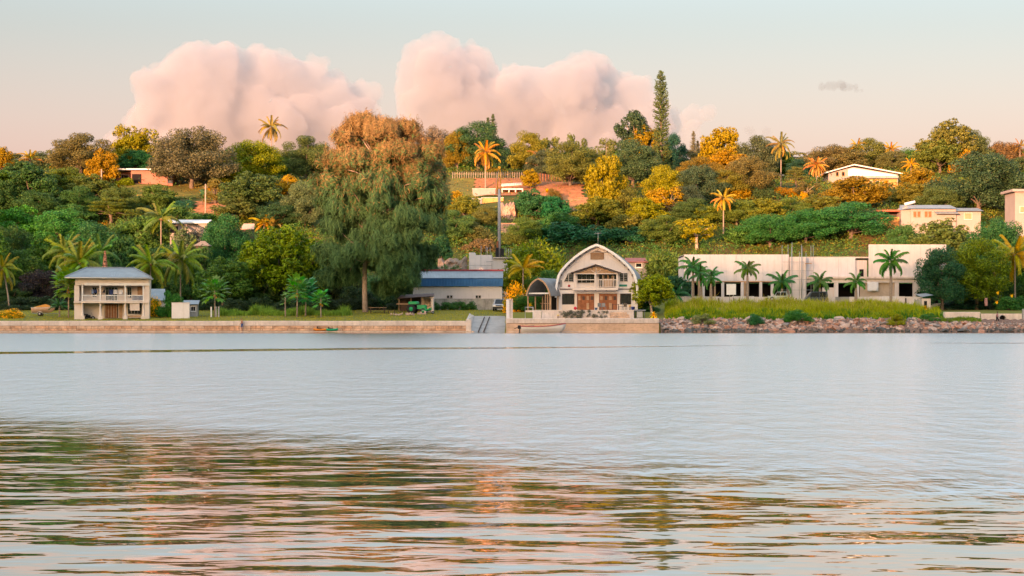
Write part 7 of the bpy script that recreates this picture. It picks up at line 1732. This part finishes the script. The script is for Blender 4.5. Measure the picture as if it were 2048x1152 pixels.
# ------------------------------------------------------------------ people
def person(label, loc, rz, J, shirt=None, bottom=None, skin=(.30, .15, .09), hair=(.02, .015, .012), long_legs=False, h=1.65):
    """one continuous body grown from tapered limbs and fused; clothes and hair are children. J: joints for a 1.7 m figure facing -y"""
    o = empty('person', loc, rz, label, 'person', None, (h / 1.7,) * 3)
    def fuse(name, segs, mat, vox, parent=o):
        mb = MB()
        for pts, rad in segs: mb.tube(pts, rad, 10)
        t_ = put('tmp', mb.mesh('tmp', None)); md = t_.modifiers.new('r', 'REMESH'); md.mode = 'VOXEL'; md.voxel_size = vox; ms_ = t_.modifiers.new('s', 'SMOOTH'); ms_.iterations = 3; ms_.factor = .5
        dg = bpy.context.evaluated_depsgraph_get(); dg.update(); me = bpy.data.meshes.new_from_object(t_.evaluated_get(dg)); bpy.data.objects.remove(t_); me.name = name; me.materials.clear(); me.materials.append(mat)
        me.polygons.foreach_set('use_smooth', [True] * len(me.polygons)); return put(name, me, parent)
    V_ = lambda p: Vector(p); segs = []; pel, chest, neck = V_(J['pelvis']), V_(J['chest']), V_(J['neck']); head = V_(J['head'])
    segs.append(([pel - Vector((0, 0, .06)), pel, pel.lerp(chest, .45), chest, neck - Vector((0, 0, .04)), neck], [.12, .145, .125, .155, .10, .055])); segs.append(([neck - Vector((0, 0, .03)), head - Vector((0, 0, .06))], [.055, .05]))
    hu = (head - neck).normalized(); segs.append(([head - hu * .11, head - hu * .07, head, head + hu * .07, head + hu * .11], [.045, .072, .088, .075, .03])); segs.append(([head + Vector((0, -.075, .0)), head + Vector((0, -.108, -.025))], [.018, .014]))
    for s, t_ in ((-1, 'l'), (1, 'r')):
        hip = pel + Vector((s * .085, 0, -.03)); kn, an = V_(J['knee_' + t_]), V_(J['ankle_' + t_]); segs.append(([hip, hip.lerp(kn, .4), kn, kn.lerp(an, .35), an], [.088, .078, .052, .055, .035])); segs.append(([an + Vector((0, .04, -.02)), an + Vector((0, -.05, -.045)), an + Vector((0, -.15, -.055))], [.035, .038, .024]))
        sh = chest + Vector((s * .165, 0, .10)); el, wr = V_(J['elbow_' + t_]), V_(J['wrist_' + t_]); segs.append(([chest + Vector((s * .08, 0, .10)), sh, sh.lerp(el, .5), el, wr], [.07, .058, .048, .038, .026]))
        d = (wr - el).normalized(); sd = d.cross(Vector((0, 1, 0))).normalized() if abs(d.y) < .9 else Vector((1, 0, 0)); palm_ = wr + d * .05; segs.append(([wr, palm_, palm_ + d * .035], [.026, .034, .030]))
        for k in range(4): q = palm_ + d * .035 + sd * (k - 1.5) * .017; segs.append(([q, q + d * (.045, .055, .05, .038)[k] + Vector((0, -.012, 0))], [.0095, .008]))
        segs.append(([palm_ - d * .01 + sd * s * -.03, palm_ + d * .03 + sd * s * -.055], [.012, .009]))
        segs.append(([head + Vector((s * .086, .005, .005)), head + Vector((s * .098, .01, -.02))], [.02, .014]))
    skm = plain('skin', skin, .6, var=.08, bump=0); fuse('body', segs, skm, .011)
    hm = plain('hair', hair, .8, var=.2); fuse('hair', [([head + Vector((0, .02, .02)), head + Vector((0, .015, .07)), head + Vector((0, .01, .11))], [.092, .084, .035])], hm, .015)
    for s in (-1, 1): b = MB(); b.lathe([(.002, -.006), (.010, 0), (.002, .006)], 8, tuple(head + Vector((s * .032, -.082, .008))), 'y'); b.build('eye', m_black, o)
    b = MB(); b.tube([tuple(head + Vector((-.025, -.082, -.05))), tuple(head + Vector((.025, -.082, -.05)))], .005, 5); b.build('mouth', m_red, o)
    if bottom:
        cl = [([pel + Vector((0, 0, .07)), pel, pel - Vector((0, 0, .06))], [.150, .165, .14])]
        for s, t_ in ((-1, 'l'), (1, 'r')):
            hip = pel + Vector((s * .085, 0, -.03)); kn, an = V_(J['knee_' + t_]), V_(J['ankle_' + t_]); cl.append(([hip, hip.lerp(kn, .5), kn] + ([kn.lerp(an, .9)] if long_legs else []), [.108, .10, .088] + ([.065] if long_legs else [])))
        fuse('trousers' if long_legs else 'shorts', cl, bottom, .014)
    if shirt:
        cl = [([pel + Vector((0, 0, .02)), pel.lerp(chest, .5), chest, neck - Vector((0, 0, .05))], [.16, .145, .178, .085])]
        for s, t_ in ((-1, 'l'), (1, 'r')): sh = chest + Vector((s * .165, 0, .10)); el = V_(J['elbow_' + t_]); cl.append(([chest + Vector((s * .06, 0, .10)), sh, sh.lerp(el, .7)], [.09, .078, .068]))
        fuse('shirt', cl, shirt, .014)
    return o
J1 = dict(pelvis=(0, 0, .93), chest=(0, -.02, 1.25), neck=(0, -.02, 1.44), head=(0, -.05, 1.58), knee_l=(-.10, -.04, .50), ankle_l=(-.11, .02, .08), knee_r=(.12, -.10, .50), ankle_r=(.13, .0, .08), elbow_l=(-.27, -.02, 1.10), wrist_l=(-.22, -.20, .93), elbow_r=(.27, .0, 1.10), wrist_r=(.20, -.20, 1.02))
person('bare-chested person in blue shorts standing on the seawall footing', (X_(484, 229.72), 229.72, .10), R(-60), J1, None, plain('blue_shorts', (.04, .09, .26), .9), (.42, .20, .12), h=1.52)
J2 = dict(pelvis=(0, 0, .92), chest=(0, -.03, 1.24), neck=(0, -.03, 1.43), head=(0, -.06, 1.57), knee_l=(-.09, -.20, .52), ankle_l=(-.10, -.14, .09), knee_r=(.10, .05, .50), ankle_r=(.10, .26, .10), elbow_l=(-.26, .10, 1.08), wrist_l=(-.25, .02, .84), elbow_r=(.26, -.08, 1.08), wrist_r=(.24, -.26, .90))
yz = Z_(647, 236.0)
person('person in faded pink shirt and dark trousers walking past the drain pipe', (X_(1994, 234.8), 234.8, yz), R(80), J2, plain('pink_shirt', (.40, .20, .20), .9), plain('dark_trousers', (.025, .02, .025), .9), (.13, .07, .05), long_legs=True, h=1.5)
